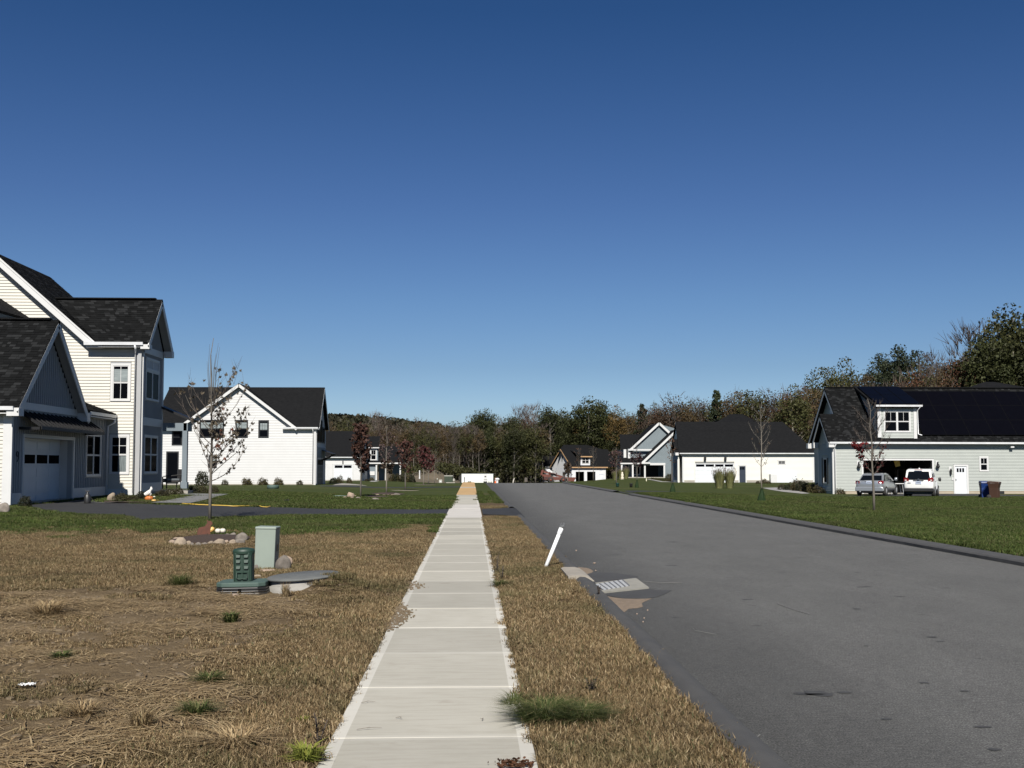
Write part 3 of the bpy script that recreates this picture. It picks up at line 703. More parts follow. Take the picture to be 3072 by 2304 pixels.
# ================================================================== HOUSE 2 (white, black windows)
O = (-21.0, 109.0, -.08)
H2 = thing('farmhouse', 'white clapboard farmhouse with a wide front gable and black-framed windows, behind the near maple', 'house', O)
mb = MB(O)
core_wall(mb, PL('-y', 106.0), [(-27.1, -.2), (-14.8, -.2), (-14.8, 5.35), (-16.7, 5.35), (-22.15, 9.35), (-27.1, 5.7)], (), .2)
core_wall(mb, PL('+x', -14.8), [(105.8, -.2), (112.4, -.2), (112.4, 5.3), (109.1, 9.2), (105.8, 5.3)], (), .2)
core_wall(mb, PL('-y', 106.4), [(-30.4, -.2), (-27, -.2), (-27, 5.7), (-30.4, 5.7)], (), .2)
mb.box(-31, -15, 112.3, 112.5, -.2, 5.3)
mb.build('wall', whites, H2)
clap(PL('-y', 106.0), [(-26.95, .05), (-14.97, .05), (-14.97, 5.35), (-16.7, 5.35), (-22.15, 9.3), (-26.95, 5.85)], [(-25.9, -23.57, 4.43, 6.14), (-22.5, -21.3, 4.43, 6.14), (-20.32, -19.32, 4.43, 6.12), (-25, -24.2, 1.53, 2.77)], .155, O, whites, H2)
clap(PL('-y', 106.4), [(-30.2, .05), (-27.1, .05), (-27.1, 5.6), (-30.2, 5.6)], [(-28.6, -27.6, 3.7, 5.3), (-29.1, -27.9, 0, 3.1)], .155, O, whites, H2)
trim_box(H2, O, conc, (-27.1, -14.8, 105.96, 105.999, -.4, .05), (-30.4, -27.1, 106.36, 106.399, -.4, .05), name='foundation')
trim_box(H2, O, trimw, (-14.98, -14.76, 105.95, 106.0, .05, 5.35), (-27.14, -26.94, 105.95, 106, .05, 5.75), (-14.8, -14.75, 112.2, 112.4, -.1, 5.3), (-30.45, -30.2, 106.35, 106.4, .05, 5.6), name='corner_board')
window(H2, O, '-y', 106.0, -25.9, -23.57, 4.43, 6.14, 2, True, (2, 2), (1, 1), .09, blk, dress='blind')
window(H2, O, '-y', 106.0, -22.5, -21.3, 4.43, 6.14, 1, True, (2, 2), (1, 1), .09, blk, dress='blind')
window(H2, O, '-y', 106.0, -20.32, -19.32, 4.43, 6.12, 1, True, (3, 2), (1, 1), .12, blk, dress='blind', mid=.42)
window(H2, O, '-y', 106.0, -25.0, -24.2, 1.53, 2.77, 1, True, (2, 2), (1, 1), .09, blk, dress='blind')
window(H2, O, '-y', 106.4, -28.6, -27.6, 3.7, 5.3, 1, True, (1, 1), (1, 1), .09, blk)
window(H2, O, '-y', 106.4, -29.1, -27.9, .1, 3.1, 1, False, (1, 1), (1, 1), .09, blk, name='glass_door')
# roofs
roof_plane([(-16.75, 105.6, 5.45), (-14.45, 105.6, 5.45), (-14.45, 109.15, 9.5), (-22.1, 109.15, 9.5)], O, H2, tabs=False)
roof_plane([(-30.4, 105.6, 5.45), (-27.6, 105.6, 5.45), (-22.2, 109.15, 9.5), (-29.6, 109.15, 9.5)], O, H2, tabs=False)
roof_plane([(-14.45, 112.8, 5.45), (-30.4, 112.8, 5.45), (-29.7, 109.15, 9.5), (-14.45, 109.15, 9.5)], O, H2, tabs=False)
roof_plane([(-16.6, 105.55, 5.42), (-16.6, 109.5, 5.42), (-22.15, 109.5, 9.62), (-22.15, 105.55, 9.62)], O, H2, tabs=False)
roof_plane([(-27.9, 109.5, 5.42), (-27.9, 105.55, 5.42), (-22.15, 105.55, 9.62), (-22.15, 109.5, 9.62)], O, H2, tabs=False)
rake(H2, O, (-16.6, 105.53, 5.27), (-22.15, 105.53, 9.47), .26); rake(H2, O, (-27.9, 105.53, 5.27), (-22.15, 105.53, 9.47), .26)
rake(H2, O, (-14.43, 105.6, 5.3), (-14.43, 109.15, 9.34)); rake(H2, O, (-14.43, 112.8, 5.3), (-14.43, 109.15, 9.34))
trim_box(H2, O, trimw, (-18.0, -14.5, 105.55, 105.98, 5.24, 5.27), name='soffit')
gutter_run(H2, O, (-17.9, 105.5, 5.3), (-14.6, 105.5, 5.3), 'x')
downspout(H2, O, [(-15.1, 105.55, 5.3), (-15.1, 105.9, 5.0), (-15.1, 105.9, .1)])
window(H2, O, '+x', -14.8, 106.5, 108.1, 4.0, 5.3, 2, False, (1, 1), (1, 1), .08, blk)
window(H2, O, '+x', -14.8, 108.3, 110.0, 4.0, 6.3, 2, False, (1, 1), (1, 1), .08, blk)
window(H2, O, '+x', -14.8, 110.2, 111.8, 4.0, 5.6, 2, False, (1, 1), (1, 1), .08, blk)
trim_box(H2, O, greyb, (-14.8, -14.74, 106.0, 112.4, 2.55, 3.55), name='painted_shade_band')  # shade of the road-facing white wall, put in as a grey band
gdoor(H2, O, '+x', -14.8, 106.6, 110.9, -.12, 2.4, 4, 4, 3, trim=.12, mat=greydoor)
mb = MB(O); mb.slab([(-13.6, 109.4, 2.95), (-13.6, 112.0, 2.95), (-14.78, 112.0, 3.35), (-14.78, 109.4, 3.35)], .06)
for yy in (109.6, 110.8, 111.9): mb.beam((-14.78, yy, 2.3), (-13.75, yy, 2.9), .08, .08); mb.beam((-14.76, yy, 2.3), (-14.76, yy, 3.2), .08, .08)
mb.build('awning', metalroof, H2)

# ================================================================== HOUSE 3 (white garage, blue-grey porch behind)
O = (-17.0, 162.0, -.38)
H3 = thing('house', 'single-storey white house with a blue-grey porch wing behind the red-leaved saplings on the left', 'house', O)
mb = MB(O)
core_wall(mb, PL('-y', 160.0), [(-27, -.5), (-15.9, -.5), (-15.9, 3.0), (-27, 3.0)], (), .2)
core_wall(mb, PL('+x', -15.9), [(160, -.5), (170, -.5), (170, 3.0), (165, 6.8), (160, 3.0)], (), .2)
mb.build('wall', whites, H3)
clap(PL('-y', 160.0), [(-27, -.2), (-15.9, -.2), (-15.9, 2.6), (-27, 2.6)], [(-20, -16.9, -1, 2.1)], .16, O, whites, H3)
mb = MB(O)
core_wall(mb, PL('-y', 170.0), [(-15.9, -.5), (-14.4, -.5), (-14.4, 2.4), (-15.9, 2.4)], (), .2)
core_wall(mb, PL('-y', 173.0), [(-14.4, -.5), (-10.9, -.5), (-10.9, 2.6), (-14.4, 2.6)], [(-13.5, -12.3, -.5, 1.9)], .2)
core_wall(mb, PL('-y', 170.3), [(-15.6, 2.4), (-14.3, 2.4), (-14.3, 4.6), (-15.6, 4.6)], (), .2)
mb.build('blue_grey_wall', greyb, H3)
roof_plane([(-27, 159.6, 3.05), (-15.4, 159.6, 3.05), (-15.9, 165, 6.98), (-27, 165, 6.98)], O, H3, tabs=False)
roof_plane([(-15.4, 170.4, 3.05), (-27, 170.4, 3.05), (-27, 165, 6.98), (-15.9, 165, 6.98)], O, H3, tabs=False)
roof_plane([(-16.5, 169.6, 2.25), (-10.4, 169.6, 2.25), (-10.6, 175, 4.95), (-16.5, 175, 4.95)], O, H3, tabs=False)
roof_plane([(-18.5, 172, 4.0), (-14.2, 172, 4.0), (-14.4, 175.5, 6.5), (-18.5, 175.5, 6.5)], O, H3, tabs=False)
gutter_run(H3, O, (-27, 159.5, 2.95), (-15.5, 159.5, 2.95), 'x')
trim_box(H3, O, trimw, (-16.6, -10.4, 169.5, 169.62, 2.1, 2.3), name='gutter')
window(H3, O, '-y', 170.28, -15.5, -14.5, 2.65, 4.35, 1, True, (2, 1), (1, 1), .14)
trim_box(H3, O, trimw, (-15.75, -14.1, 169.9, 170.2, 4.5, 4.65), name='dormer_eave')
for xx in (-14.5, -13.05, -10.85): trim_box(H3, O, trimw, (xx - .1, xx + .1, 169.7, 169.9, -.4, 2.12), name='porch_post')
gdoor(H3, O, '-y', 160.0, -19.75, -17.15, -.3, 1.95, 2, 4, 3, trim=.1)
gdoor(H3, O, '-y', 160.0, -23.4, -20.8, -.3, 1.95, 2, 4, 3, trim=.1)
trim_box(H3, O, conc, (-27, -15.88, 159.97, 159.999, -.6, -.2), name='foundation')
trim_box(H3, O, blk, (-18.55, -18.4, 159.85, 159.97, 2.1, 2.5), name='lamp')
trim_box(H3, O, blk, (-15.88, -15.86, 161.6, 162.4, .4, 1.9), name='window')
trim_box(H3, O, trimw, (-15.55, -14.75, 169.85, 169.98, .35, .95), name='meter_box')
# ================================================================== HOUSE 8 (near right, grey, solar)
O = (33.0, 81.0, -.25)
H8 = thing('house', 'pale grey clapboard house with rooftop solar panels, dormer and open two-car garage on the right', 'house', O)
Yw = 77.5; zg = -.3
mb = MB(O)
core_wall(mb, PL('-y', Yw), [(25.75, zg), (48, zg), (48, 3.45), (25.75, 3.45)], [(27.92, 32.9, -1, 2.12)], .2)
core_wall(mb, PL('-x', 25.75), [(Yw, zg), (80.7, zg), (80.7, 3.4), (79.1, 5.3), (Yw, 3.4)], (), .2)
core_wall(mb, PL('-x', 26.95), [(80.7, zg), (85.6, zg), (85.6, 3.4), (81.5, 7.35), (77.6, 3.6)], (), .2)
core_wall(mb, PL('-y', 85.7), [(27.1, zg), (48, zg), (48, 3.4), (27.1, 3.4)], (), .2)
core_wall(mb, PL('-y', 77.42), [(29.0, 3.5), (31.8, 3.5), (31.8, 5.95), (29.0, 5.95)], (), .2)
mb.hexa([(29.0, 77.5, 3.5), (29.1, 77.5, 3.5), (29.1, 82, 3.5), (29.0, 82, 3.5), (29.0, 77.5, 5.95), (29.1, 77.5, 5.95), (29.1, 81, 7.3), (29.0, 81, 7.3)])
mb.hexa([(31.7, 77.5, 3.5), (31.8, 77.5, 3.5), (31.8, 82, 3.5), (31.7, 82, 3.5), (31.7, 77.5, 5.95), (31.8, 77.5, 5.95), (31.8, 81, 7.3), (31.7, 81, 7.3)])
mb.build('wall', greys, H8)
clap(PL('-y', Yw), [(25.95, -.05), (48, -.05), (48, 3.3), (25.95, 3.3)], [(27.8, 33.02, -1, 2.24), (34.42, 35.54, -1, 1.86), (36.3, 37.02, 1.31, 2.41)], .106, O, greys, H8)
clap(PL('-x', 25.75), [(Yw + .1, -.05), (80.6, -.05), (80.6, 3.3), (Yw + .1, 3.3)], [(78.55, 79.9, .3, 2.5)], .106, O, greys, H8)
clap(PL('-y', 77.42), [(29.25, 3.6), (31.58, 3.6), (31.58, 5.9), (29.25, 5.9)], [(29.42, 31.38, 4.12, 5.68)], .106, O, greys, H8)
trim_box(H8, O, M('tan_foundation', (0.336, 0.287, 0.217), (0.28, 0.238, 0.182), 2, .9, .3, 20), (25.76, 27.8, Yw - .012, Yw - .001, -.5, -.05), (33.02, 34.42, Yw - .012, Yw - .001, -.5, -.05), (35.54, 48, Yw - .012, Yw - .001, -.6, -.05), name='foundation')
trim_box(H8, O, trimw, (25.71, 25.96, Yw - .045, Yw, -.3, 3.3), (25.70, 25.75, Yw, Yw + .1, -.3, 3.3), (25.70, 25.75, 80.6, 80.75, -.3, 3.3), (28.98, 29.24, 77.37, 77.42, 3.75, 5.9), (31.59, 31.82, 77.37, 77.42, 3.6, 5.9), name='corner_board')
trim_box(H8, O, trimw, (27.80, 27.92, Yw - .05, Yw + .15, -.3, 2.12), (32.9, 33.02, Yw - .05, Yw + .15, -.3, 2.12), (27.80, 33.02, Yw - .05, Yw + .15, 2.12, 2.24), name='garage_trim')
# garage interior
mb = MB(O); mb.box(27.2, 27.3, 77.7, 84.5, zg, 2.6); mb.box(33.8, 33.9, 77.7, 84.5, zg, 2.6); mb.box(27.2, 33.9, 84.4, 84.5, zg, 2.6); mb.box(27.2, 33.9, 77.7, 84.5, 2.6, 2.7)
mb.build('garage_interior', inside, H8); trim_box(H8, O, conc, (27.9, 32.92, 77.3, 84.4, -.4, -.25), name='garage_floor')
# door
f = PL('-y', Yw)
mb = MB(O); mb.pbox(f, 34.44, 34.55, -.33, 1.83, 0, .05); mb.pbox(f, 35.38, 35.52, -.33, 1.83, 0, .05); mb.pbox(f, 34.55, 35.38, 1.70, 1.83, 0, .05); mb.build('door_trim', trimw, H8)
mb = MB(O); mb.pbox(f, 34.55, 35.38, -.3, 1.70, -.02, .006); dr = mb.build('door', doorw, H8)
for k in range(3): MB(O).pbox(f, 34.68 + k * .20, 34.82 + k * .20, 1.28, 1.56, .007, .012).build('pane', glass, dr)
for k in range(2): MB(O).pbox(f, 34.68 + k * .31, 34.93 + k * .31, -.15, 1.14, .007, .014).build('panel', doorw, dr)
MB(O).pbox(f, 34.58, 34.62, .68, .80, .007, .06).build('handle', blk, dr)
window(H8, O, '-y', Yw, 36.32, 37.0, 1.33, 2.39, 1, True, (2, 1), (1, 1), .09)
window(H8, O, '-y', 77.42, 29.42, 31.38, 4.12, 5.68, 2, True, (2, 1), (1, 1), .09)
wd = window(H8, O, '-x', 25.75, 78.75, 79.6, .45, 2.3, 1, False, (1, 1), (1, 1), .07)
for yy in (78.5, 79.65): trim_box(H8, O, blk, (25.69, 25.72, yy, yy + .22, .45, 2.3), name='shutter')
for xx, zz in ((27.55, 1.85), (33.25, 1.85), (34.2, 1.45)):
    l_ = trim_box(H8, O, trimw, (xx - .09, xx + .09, Yw - .05, Yw - .02, zz - .12, zz + .22), name='wall_lamp')
    mb = MB(O)
    if xx < 34: mb.lathe([(.03, .18), (.05, .1), (.04, .02), (.10, -.05), (.14, -.18), (.10, -.27), (.02, -.3)], (xx, Yw - .19, zz), 10); mb.beam((xx, Yw - .05, zz + .12), (xx, Yw - .2, zz + .16), .03, .03)
    else: mb.lathe([(.02, .22), (.08, .12), (.06, -.2), (.02, -.26)], (xx, Yw - .15, zz - .12), 8)
    mb.build('shade', blk, l_)
trim_box(H8, O, trimw, (34.3, 34.42, Yw - .06, Yw - .02, .7, .9), name='doorbell_box')
fl = trim_box(H8, O, trimw, (38.5, 38.74, 77.15, 77.3, 3.02, 3.12), name='flood_light')
trim_box(H8, O, blackp, (37.05, 38.1, Yw - .02, Yw - .013, -.35, -.08), name='basement_window')
# roofs
ze, zr, yr = 3.42, 7.6, 81.5
roof_plane([(26.5, 77.12, ze), (48, 77.12, ze), (48, yr, zr), (26.5, yr, zr)], O, H8)
roof_plane([(48, 85.9, ze), (26.5, 85.9, ze), (26.5, yr, zr), (48, yr, zr)], O, H8, tabs=False)
roof_plane([(25.34, 77.12, ze), (26.52, 77.12, ze), (26.52, 79.1, 5.5), (25.34, 79.1, 5.5)], O, H8)
roof_plane([(26.52, 81.05, ze), (25.34, 81.05, ze), (25.34, 79.1, 5.5), (26.52, 79.1, 5.5)], O, H8, tabs=False)
roof_plane([(36.5, 81.7, 7.3), (44.5, 81.7, 7.3), (41.0, 84.5, 8.3), (40.2, 84.5, 8.3)], O, H8, tabs=False)
MB(O).beam((26.5, yr, zr + .03), (48, yr, zr + .03), .3, .05).build('ridge_cap', shingd, H8)
rake(H8, O, (25.33, 77.12, ze - .14), (25.33, 79.1, 5.36)); rake(H8, O, (25.33, 81.05, ze - .14), (25.33, 79.1, 5.36))
rake(H8, O, (26.49, 77.5, ze + .2), (26.49, yr, zr - .16)); rake(H8, O, (26.49, 85.9, ze - .14), (26.49, yr, zr - .16))
trim_box(H8, O, trimw, (25.34, 48, 77.15, Yw, 3.27, 3.3), name='soffit')
trim_box(H8, O, trimw, (25.35, 25.75, 77.1, Yw + .1, 3.05, 3.32), (25.35, 25.75, 80.6, 81.1, 3.05, 3.45), (26.45, 26.9, 85.5, 85.95, 3.1, 3.5), name='eave_return')
trim_box(H8, O, trimw, (26.9, 26.95, 81.1, 81.5, 5.3, 5.95), name='gable_vent')
gutter_run(H8, O, (25.4, 77.03, 3.30), (48, 77.03, 3.26), 'x')
downspout(H8, O, [(25.85, 77.08, 3.3), (25.85, 77.4, 3.05), (25.86, 77.42, -.2)], .05)
# dormer roof, gutter
roof_plane([(28.75, 77.1, 6.02), (32.08, 77.1, 6.02), (32.08, yr + .1, 7.72), (28.75, yr + .1, 7.72)], O, H8, tabs=False, th=.18)
gutter_run(H8, O, (28.75, 77.0, 5.93), (32.1, 77.0, 5.93), 'x')
downspout(H8, O, [(31.95, 77.05, 5.93), (31.85, 77.3, 5.7), (31.88, 77.33, 4.0), (32.05, 77.1, 3.9)], .04)
# solar panels
def solar_grid(p0, u, v, cols, rows, wu, wv, gap=.02, lift=.10, skip=None):
    p0 = Vector(p0); u = Vector(u).normalized(); v = Vector(v).normalized(); n = u.cross(v); n = n if n.z > 0 else -n
    for r in range(rows):
        for c in range(cols):
            a = p0 + u * (c * (wu + gap)) + v * (r * (wv + gap)) + n * lift
            if skip and skip(a): continue
            q = [a, a + u * wu, a + u * wu + v * wv, a + v * wv]
            pn = MB(O).slab([tuple(k_ + n * .035) for k_ in q], .035).build('solar_panel', alu, H8)
            e = .02; q2 = [a + u * e + v * e, a + u * (wu - e) + v * e, a + u * (wu - e) + v * (wv - e), a + u * e + v * (wv - e)]
            MB(O).slab([tuple(k_ + n * .038) for k_ in q2], .002).build('cells', solar, pn)
sv = Vector((0, yr - 77.12, zr - ze)).normalized()
s0 = Vector((32.3, 77.12, ze)) + sv * .62
solar_grid(s0, (1, 0, 0), sv, 9, 3, 1.7, 1.62, .012)
solar_grid(Vector((28.9, 77.1, 6.02)) + Vector((0, 4.5, 1.7)).normalized() * .12, (1, 0, 0), (0, 4.5, 1.7), 3, 2, 1.02, 2.12, .03, .06)

# ================================================================== HOUSE 7 (cream garage house)
O = (35.0, 142.0, -.32)
H7 = thing('house', 'cream single-storey house with a long dark hipped roof and a navy side door', 'house', O)
Yw = 139.0
mb = MB(O)
core_wall(mb, PL('-y', Yw), [(26.85, -.6), (43.7, -.6), (43.7, 3.3), (26.85, 3.3)], (), .2)
core_wall(mb, PL('-x', 26.85), [(Yw, -.6), (147, -.6), (147, 3.3), (142.6, 7.2), (Yw, 3.5)], (), .2)
mb.box(27, 43.7, 147, 147.2, -.6, 3.3); mb.box(43.5, 43.7, Yw, 147, -.6, 3.3)
core_wall(mb, PL('-x', 26.3), [(Yw + .2, -.6), (142.2, -.6), (142.2, 3.3), (140.7, 4.8), (Yw + .2, 3.3)], (), .2)
mb.build('wall', creamw, H7)
clap(PL('-y', Yw), [(27.05, -.05), (43.6, -.05), (43.6, 3.2), (27.05, 3.2)], [(28.4, 33.5, -1, 2.3), (34.0, 35.0, -1, 1.86), (39.0, 40.1, 1.9, 2.5)], .15, O, creamw, H7)
clap(PL('-x', 26.3), [(Yw + .3, -.05), (142.2, -.05), (142.2, 3.2), (Yw + .3, 3.2)], (), .15, O, greyb, H7)  # cream side wall: its shade is put into the colour as blue-grey
trim_box(H7, O, conc, (26.86, 28.4, Yw - .02, Yw - .001, -.7, -.05), (33.5, 34, Yw - .02, Yw - .001, -.7, -.05), (35.0, 43.7, Yw - .02, Yw - .001, -.7, -.05), name='foundation')
trim_box(H7, O, trimw, (26.82, 27.05, Yw - .05, Yw, -.3, 3.3), (43.55, 43.75, Yw - .05, Yw, -.3, 3.3), (26.25, 26.3, 139.2, 139.35, -.3, 3.3), name='corner_board')
gdoor(H7, O, '-y', Yw, 28.5, 33.4, -.32, 2.05, 4, 5, 4, trim=.12)
trim_box(H7, O, blackp, (28.45, 33.45, Yw - .09, Yw - .05, 2.17, 2.24), name='drip_cap')
f = PL('-y', Yw)
mb = MB(O); mb.pbox(f, 33.98, 34.12, -.35, 1.86, 0, .05); mb.pbox(f, 34.9, 35.04, -.35, 1.86, 0, .05); mb.pbox(f, 34.12, 34.9, 1.74, 1.86, 0, .05); mb.build('door_trim', trimw, H7)
d7 = MB(O).pbox(f, 34.12, 34.9, -.33, 1.74, -.02, .008).build('door', navy, H7)
for k in range(3): MB(O).pbox(f, 34.22 + k * .19, 34.36 + k * .19, 1.3, 1.62, .009, .014).build('pane', glass, d7)
window(H7, O, '-y', Yw, 39.05, 40.1, 1.93, 2.48, 1, False, (2, 2), (2, 2), .09)
for xx in (29.7, 32.3):
    mb = MB(O); mb.lathe([(.04, .5), (.16, .38), (.16, .02), (.06, -.1)], (xx, Yw - .22, 2.5), 8); mb.build('wall_lamp', blackp, H7)
trim_box(H7, O, trimw, (37.9, 38.7, Yw - .9, Yw, -.55, .72), name='utility_cabinet'); trim_box(H7, O, doorw, (38.72, 41.3, Yw - .7, Yw, -.55, .72), name='bulkhead')
roof_plane([(26.3, 138.6, 3.42), (44.1, 138.6, 3.42), (40.85, 142.8, 7.55), (26.7, 142.8, 7.55)], O, H7, tabs=False)
roof_plane([(44.1, 138.6, 3.42), (44.1, 147.2, 3.42), (40.85, 142.8, 7.55)], O, H7, tabs=False)
roof_plane([(44.1, 147.2, 3.42), (26.7, 147.2, 3.42), (26.7, 142.8, 7.55), (40.85, 142.8, 7.55)], O, H7, tabs=False)
roof_plane([(25.9, 138.7, 3.4), (26.6, 138.7, 3.4), (26.6, 140.7, 5.2), (25.9, 140.7, 5.2)], O, H7, tabs=False)
roof_plane([(26.6, 142.7, 3.4), (25.9, 142.7, 3.4), (25.9, 140.7, 5.2), (26.6, 140.7, 5.2)], O, H7, tabs=False)
roof_plane([(29.8, 141.5, 6.3), (39.5, 141.5, 6.3), (36.6, 147, 8.75), (34.9, 147, 8.75)], O, H7, tabs=False)
trim_box(H7, O, trimw, (25.9, 26.3, 138.65, 139.2, 3.1, 3.45), (25.9, 26.3, 142.2, 142.7, 3.1, 3.45), (26.6, 26.68, 138.7, 142.8, 3.1, 3.2), name='eave_return')
gutter_run(H7, O, (26.4, 138.52, 3.28), (44.1, 138.52, 3.28), 'x')
rake(H7, O, (26.66, 138.8, 3.4), (26.66, 142.8, 7.4), mat=greyb)  # white rake coloured grey, shade painted in like the wall below
window(H7, O, '-x', 26.3, 140.1, 141.3, .4, 2.4, 1, False, (1, 1), (1, 1), .12, blk)

# ================================================================== HOUSE 6 (blue-grey gables)
O = (34.0, 210.0, -.4)
k6 = 205 / 165.0
H6 = thing('house', 'blue-grey house with two white-edged gables, between the cream house and the unfinished house', 'house', O)
g6 = M('slate_blue_siding', (0.12, 0.15, 0.165), (0.102, 0.129, 0.144), 1.5, .6)
def X6(u): return DY(u, 1400, 205)[0]
mb = MB(O)
core_wall(mb, PL('-y', 205.0), [(33.5, -.6), (41, -.6), (41, 6.9), (38.6, 8.35), (32.4, 2.6), (33.5, 2.2)], [(32.4, 36.1, -.7, 2.0)], .3)
core_wall(mb, PL('-y', 211.0), [(30.2, -.6), (41, -.6), (41, 8.6), (36.2, 9.9), (31.2, 5.1), (30.2, 5.1)], (), .3)
mb.box(29.6, 29.9, 212, 222, -.6, 5.0); mb.box(29.9, 41, 221, 221.3, -.6, 5)
mb.build('wall', g6, H6)
clap(PL('-y', 205.0), [(33.5, 2.35), (41, 2.35), (41, 6.9), (38.6, 8.3), (32.6, 2.7)], (), .2, O, g6, H6)
clap(PL('-y', 205.0), [(36.2, -.2), (41, -.2), (41, 2.35), (36.2, 2.35)], (), .2, O, g6, H6)
clap(PL('-y', 211.0), [(30.4, 2.8), (38, 2.8), (38, 8), (36.2, 9.7), (31.4, 5.1), (30.4, 5.1)], (), .2, O, g6, H6)
roof_plane([(32.0, 204.5, 2.45), (32.0, 211, 2.45), (38.6, 211, 8.65), (38.6, 204.5, 8.65)], O, H6, tabs=False)
rake(H6, O, (31.9, 204.4, 2.35), (38.6, 204.4, 8.6), .42); rake(H6, O, (40.2, 204.4, 7.1), (38.6, 204.4, 8.6), .42)
roof_plane([(30.7, 210.5, 4.95), (30.7, 221, 4.95), (36.2, 221, 10.1), (36.2, 210.5, 10.1)], O, H6, tabs=False)
roof_plane([(41.7, 221, 4.95), (41.7, 210.5, 4.95), (36.2, 210.5, 10.1), (36.2, 221, 10.1)], O, H6, tabs=False)
rake(H6, O, (30.5, 210.4, 4.85), (36.2, 210.4, 10.05), .42); rake(H6, O, (40.0, 210.4, 6.5), (36.2, 210.4, 10.05), .42)
roof_plane([(29.2, 214.0, 5.0), (33.5, 214.0, 5.0), (35, 218.5, 8.1), (29.6, 218.5, 8.1)], O, H6, tabs=False)
roof_plane([(28.3, 207.5, 2.3), (32.4, 207.5, 2.3), (33.0, 211, 3.4), (28.6, 211, 3.4)], O, H6, tabs=False)
trim_box(H6, O, trimw, (29.45, 29.95, 211.5, 212, 3.2, 5.0), (30.15, 30.6, 210.6, 211, 3.2, 5.0), name='corner_board')
trim_box(H6, O, trimw, (28.2, 32.4, 207.3, 207.5, 2.15, 2.4), (32.3, 36.3, 204.6, 204.9, 1.95, 2.35), (31.6, 33.4, 204.2, 204.6, 2.2, 2.5), (30.2, 35.6, 210.2, 210.5, 4.75, 5.05), name='eave_board')
for xx, yy, zt in ((32.45, 204.75, 2.0), (36.1, 204.75, 2.0), (30.6, 207.6, 2.2), (28.5, 207.6, 2.2)): trim_box(H6, O, trimw, (xx - .15, xx + .15, yy - .15, yy + .15, -.5, zt), name='porch_post')
window(H6, O, '-y', 211.0, 30.9, 32.6, .1, 1.9, 2, False, (1, 1), (1, 1), .15)
trim_box(H6, O, conc, (28.0, 36, 204.8, 211, -.6, -.3), name='porch_floor')
trim_box(H6, O, inside, (32.6, 36, 210.9, 210.98, -.3, 2.3), name='porch_shade_sheet')  # dark sheet added over the siding, porch shade put into its colour

# ================================================================== HOUSE 5 (under construction)
wrap = M('house_wrap', (0.6336, 0.6432, 0.6528), (0.5568, 0.5664, 0.5856), 1.0, .55)
H5 = thing('unfinished_house', 'unfinished house wrapped in printed white sheeting with two open garage bays', 'house', (22.6, 246.0, -1.6), math.radians(23))
O = (0, 0, 0)
mb = MB()
core_wall(mb, PL('-y', 0), [(0, -.3), (8.7, -.3), (8.7, 3.2), (0, 3.2)], [(.95, 3.15, -1, 2.15), (3.85, 6.05, -1, 2.15)], .2)
core_wall(mb, PL('-x', 0), [(0, -.3), (9.6, -.3), (9.6, 3.2), (4.8, 7.0), (0, 3.2)], (), .2)
mb.box(8.5, 8.7, 0, 9.6, -.3, 3.2)
core_wall(mb, PL('-y', -.1), [(2.2, 3.6), (4.6, 3.6), (4.6, 5.6), (2.2, 5.6)], (), .2)
core_wall(mb, PL('-x', -1.6), [(10.5, -.3), (16, -.3), (16, 3.0), (13.2, 5.6), (10.5, 3.0)], (), .2)
mb.box(-1.6, 4, 10.4, 10.6, -.3, 3.2)
mb.build('wrapped_wall', wrap, H5)
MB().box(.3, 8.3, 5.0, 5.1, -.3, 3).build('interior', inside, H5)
blu = M('wrap_print', (.45, .50, .60), None, 1, .6)
for k in range(16):
    xx = SR.uniform(.3, 8.1); zz = SR.choice((2.4, 2.75, .7, 1.4)) + SR.uniform(-.1, .1)
    if zz < 2.2 and xx < 6.2: continue
    mb = MB()
    for j in range(4): mb.box(xx + j * .14, xx + .1 + j * .14, -.008, -.003, zz, zz + SR.uniform(.1, .22))
    mb.build('wrap_lettering', blu, H5)
for k in range(12):
    yy = SR.uniform(.4, 8.5); zz = SR.choice((2.7, 2.9)); mb = MB()
    for j in range(3): mb.box(-.008, -.003, yy + j * .2, yy + .12 + j * .2, zz, zz + .18)
    mb.build('wrap_lettering', blu, H5)
roof_plane([(-.4, -.45, 3.25), (12, -.45, 3.25), (12, 4.8, 7.3), (-.4, 4.8, 7.3)], O, H5, tabs=False)
roof_plane([(12, 10, 3.25), (-.4, 10, 3.25), (-.4, 4.8, 7.3), (12, 4.8, 7.3)], O, H5, tabs=False)
roof_plane([(-1.5, 4.0, 6.6), (13, 4.0, 6.6), (8.6, 8.5, 8.35), (2.4, 8.5, 8.35)], O, H5, tabs=False)
roof_plane([(-2.0, 10.2, 2.95), (4, 10.2, 2.95), (4, 13.2, 5.8), (-2.0, 13.2, 5.8)], O, H5, tabs=False)
roof_plane([(4, 16.2, 2.95), (-2.0, 16.2, 2.95), (-2.0, 13.2, 5.8), (4, 13.2, 5.8)], O, H5, tabs=False)
roof_plane([(1.9, -.6, 5.65), (4.9, -.6, 5.65), (4.9, 4.5, 7.1), (1.9, 4.5, 7.1)], O, H5, tabs=False)
for a_, b_ in (((-.42, -.45, 3.1), (-.42, 4.8, 7.15)), ((-.42, 10, 3.1), (-.42, 4.8, 7.15)), ((-2.02, 10.2, 2.8), (-2.02, 13.2, 5.65)), ((-2.02, 16.2, 2.8), (-2.02, 13.2, 5.65)), ((-.4, -.47, 3.1), (9.0, -.47, 3.1)), ((1.9, -.62, 5.52), (4.9, -.62, 5.52))):
    MB().beam(a_, b_, .05, .24).build('fascia_lumber', wood, H5)
window(H5, O, '-y', -.1, 2.45, 4.35, 3.95, 5.4, 2, True, (2, 2), (1, 1), .12)
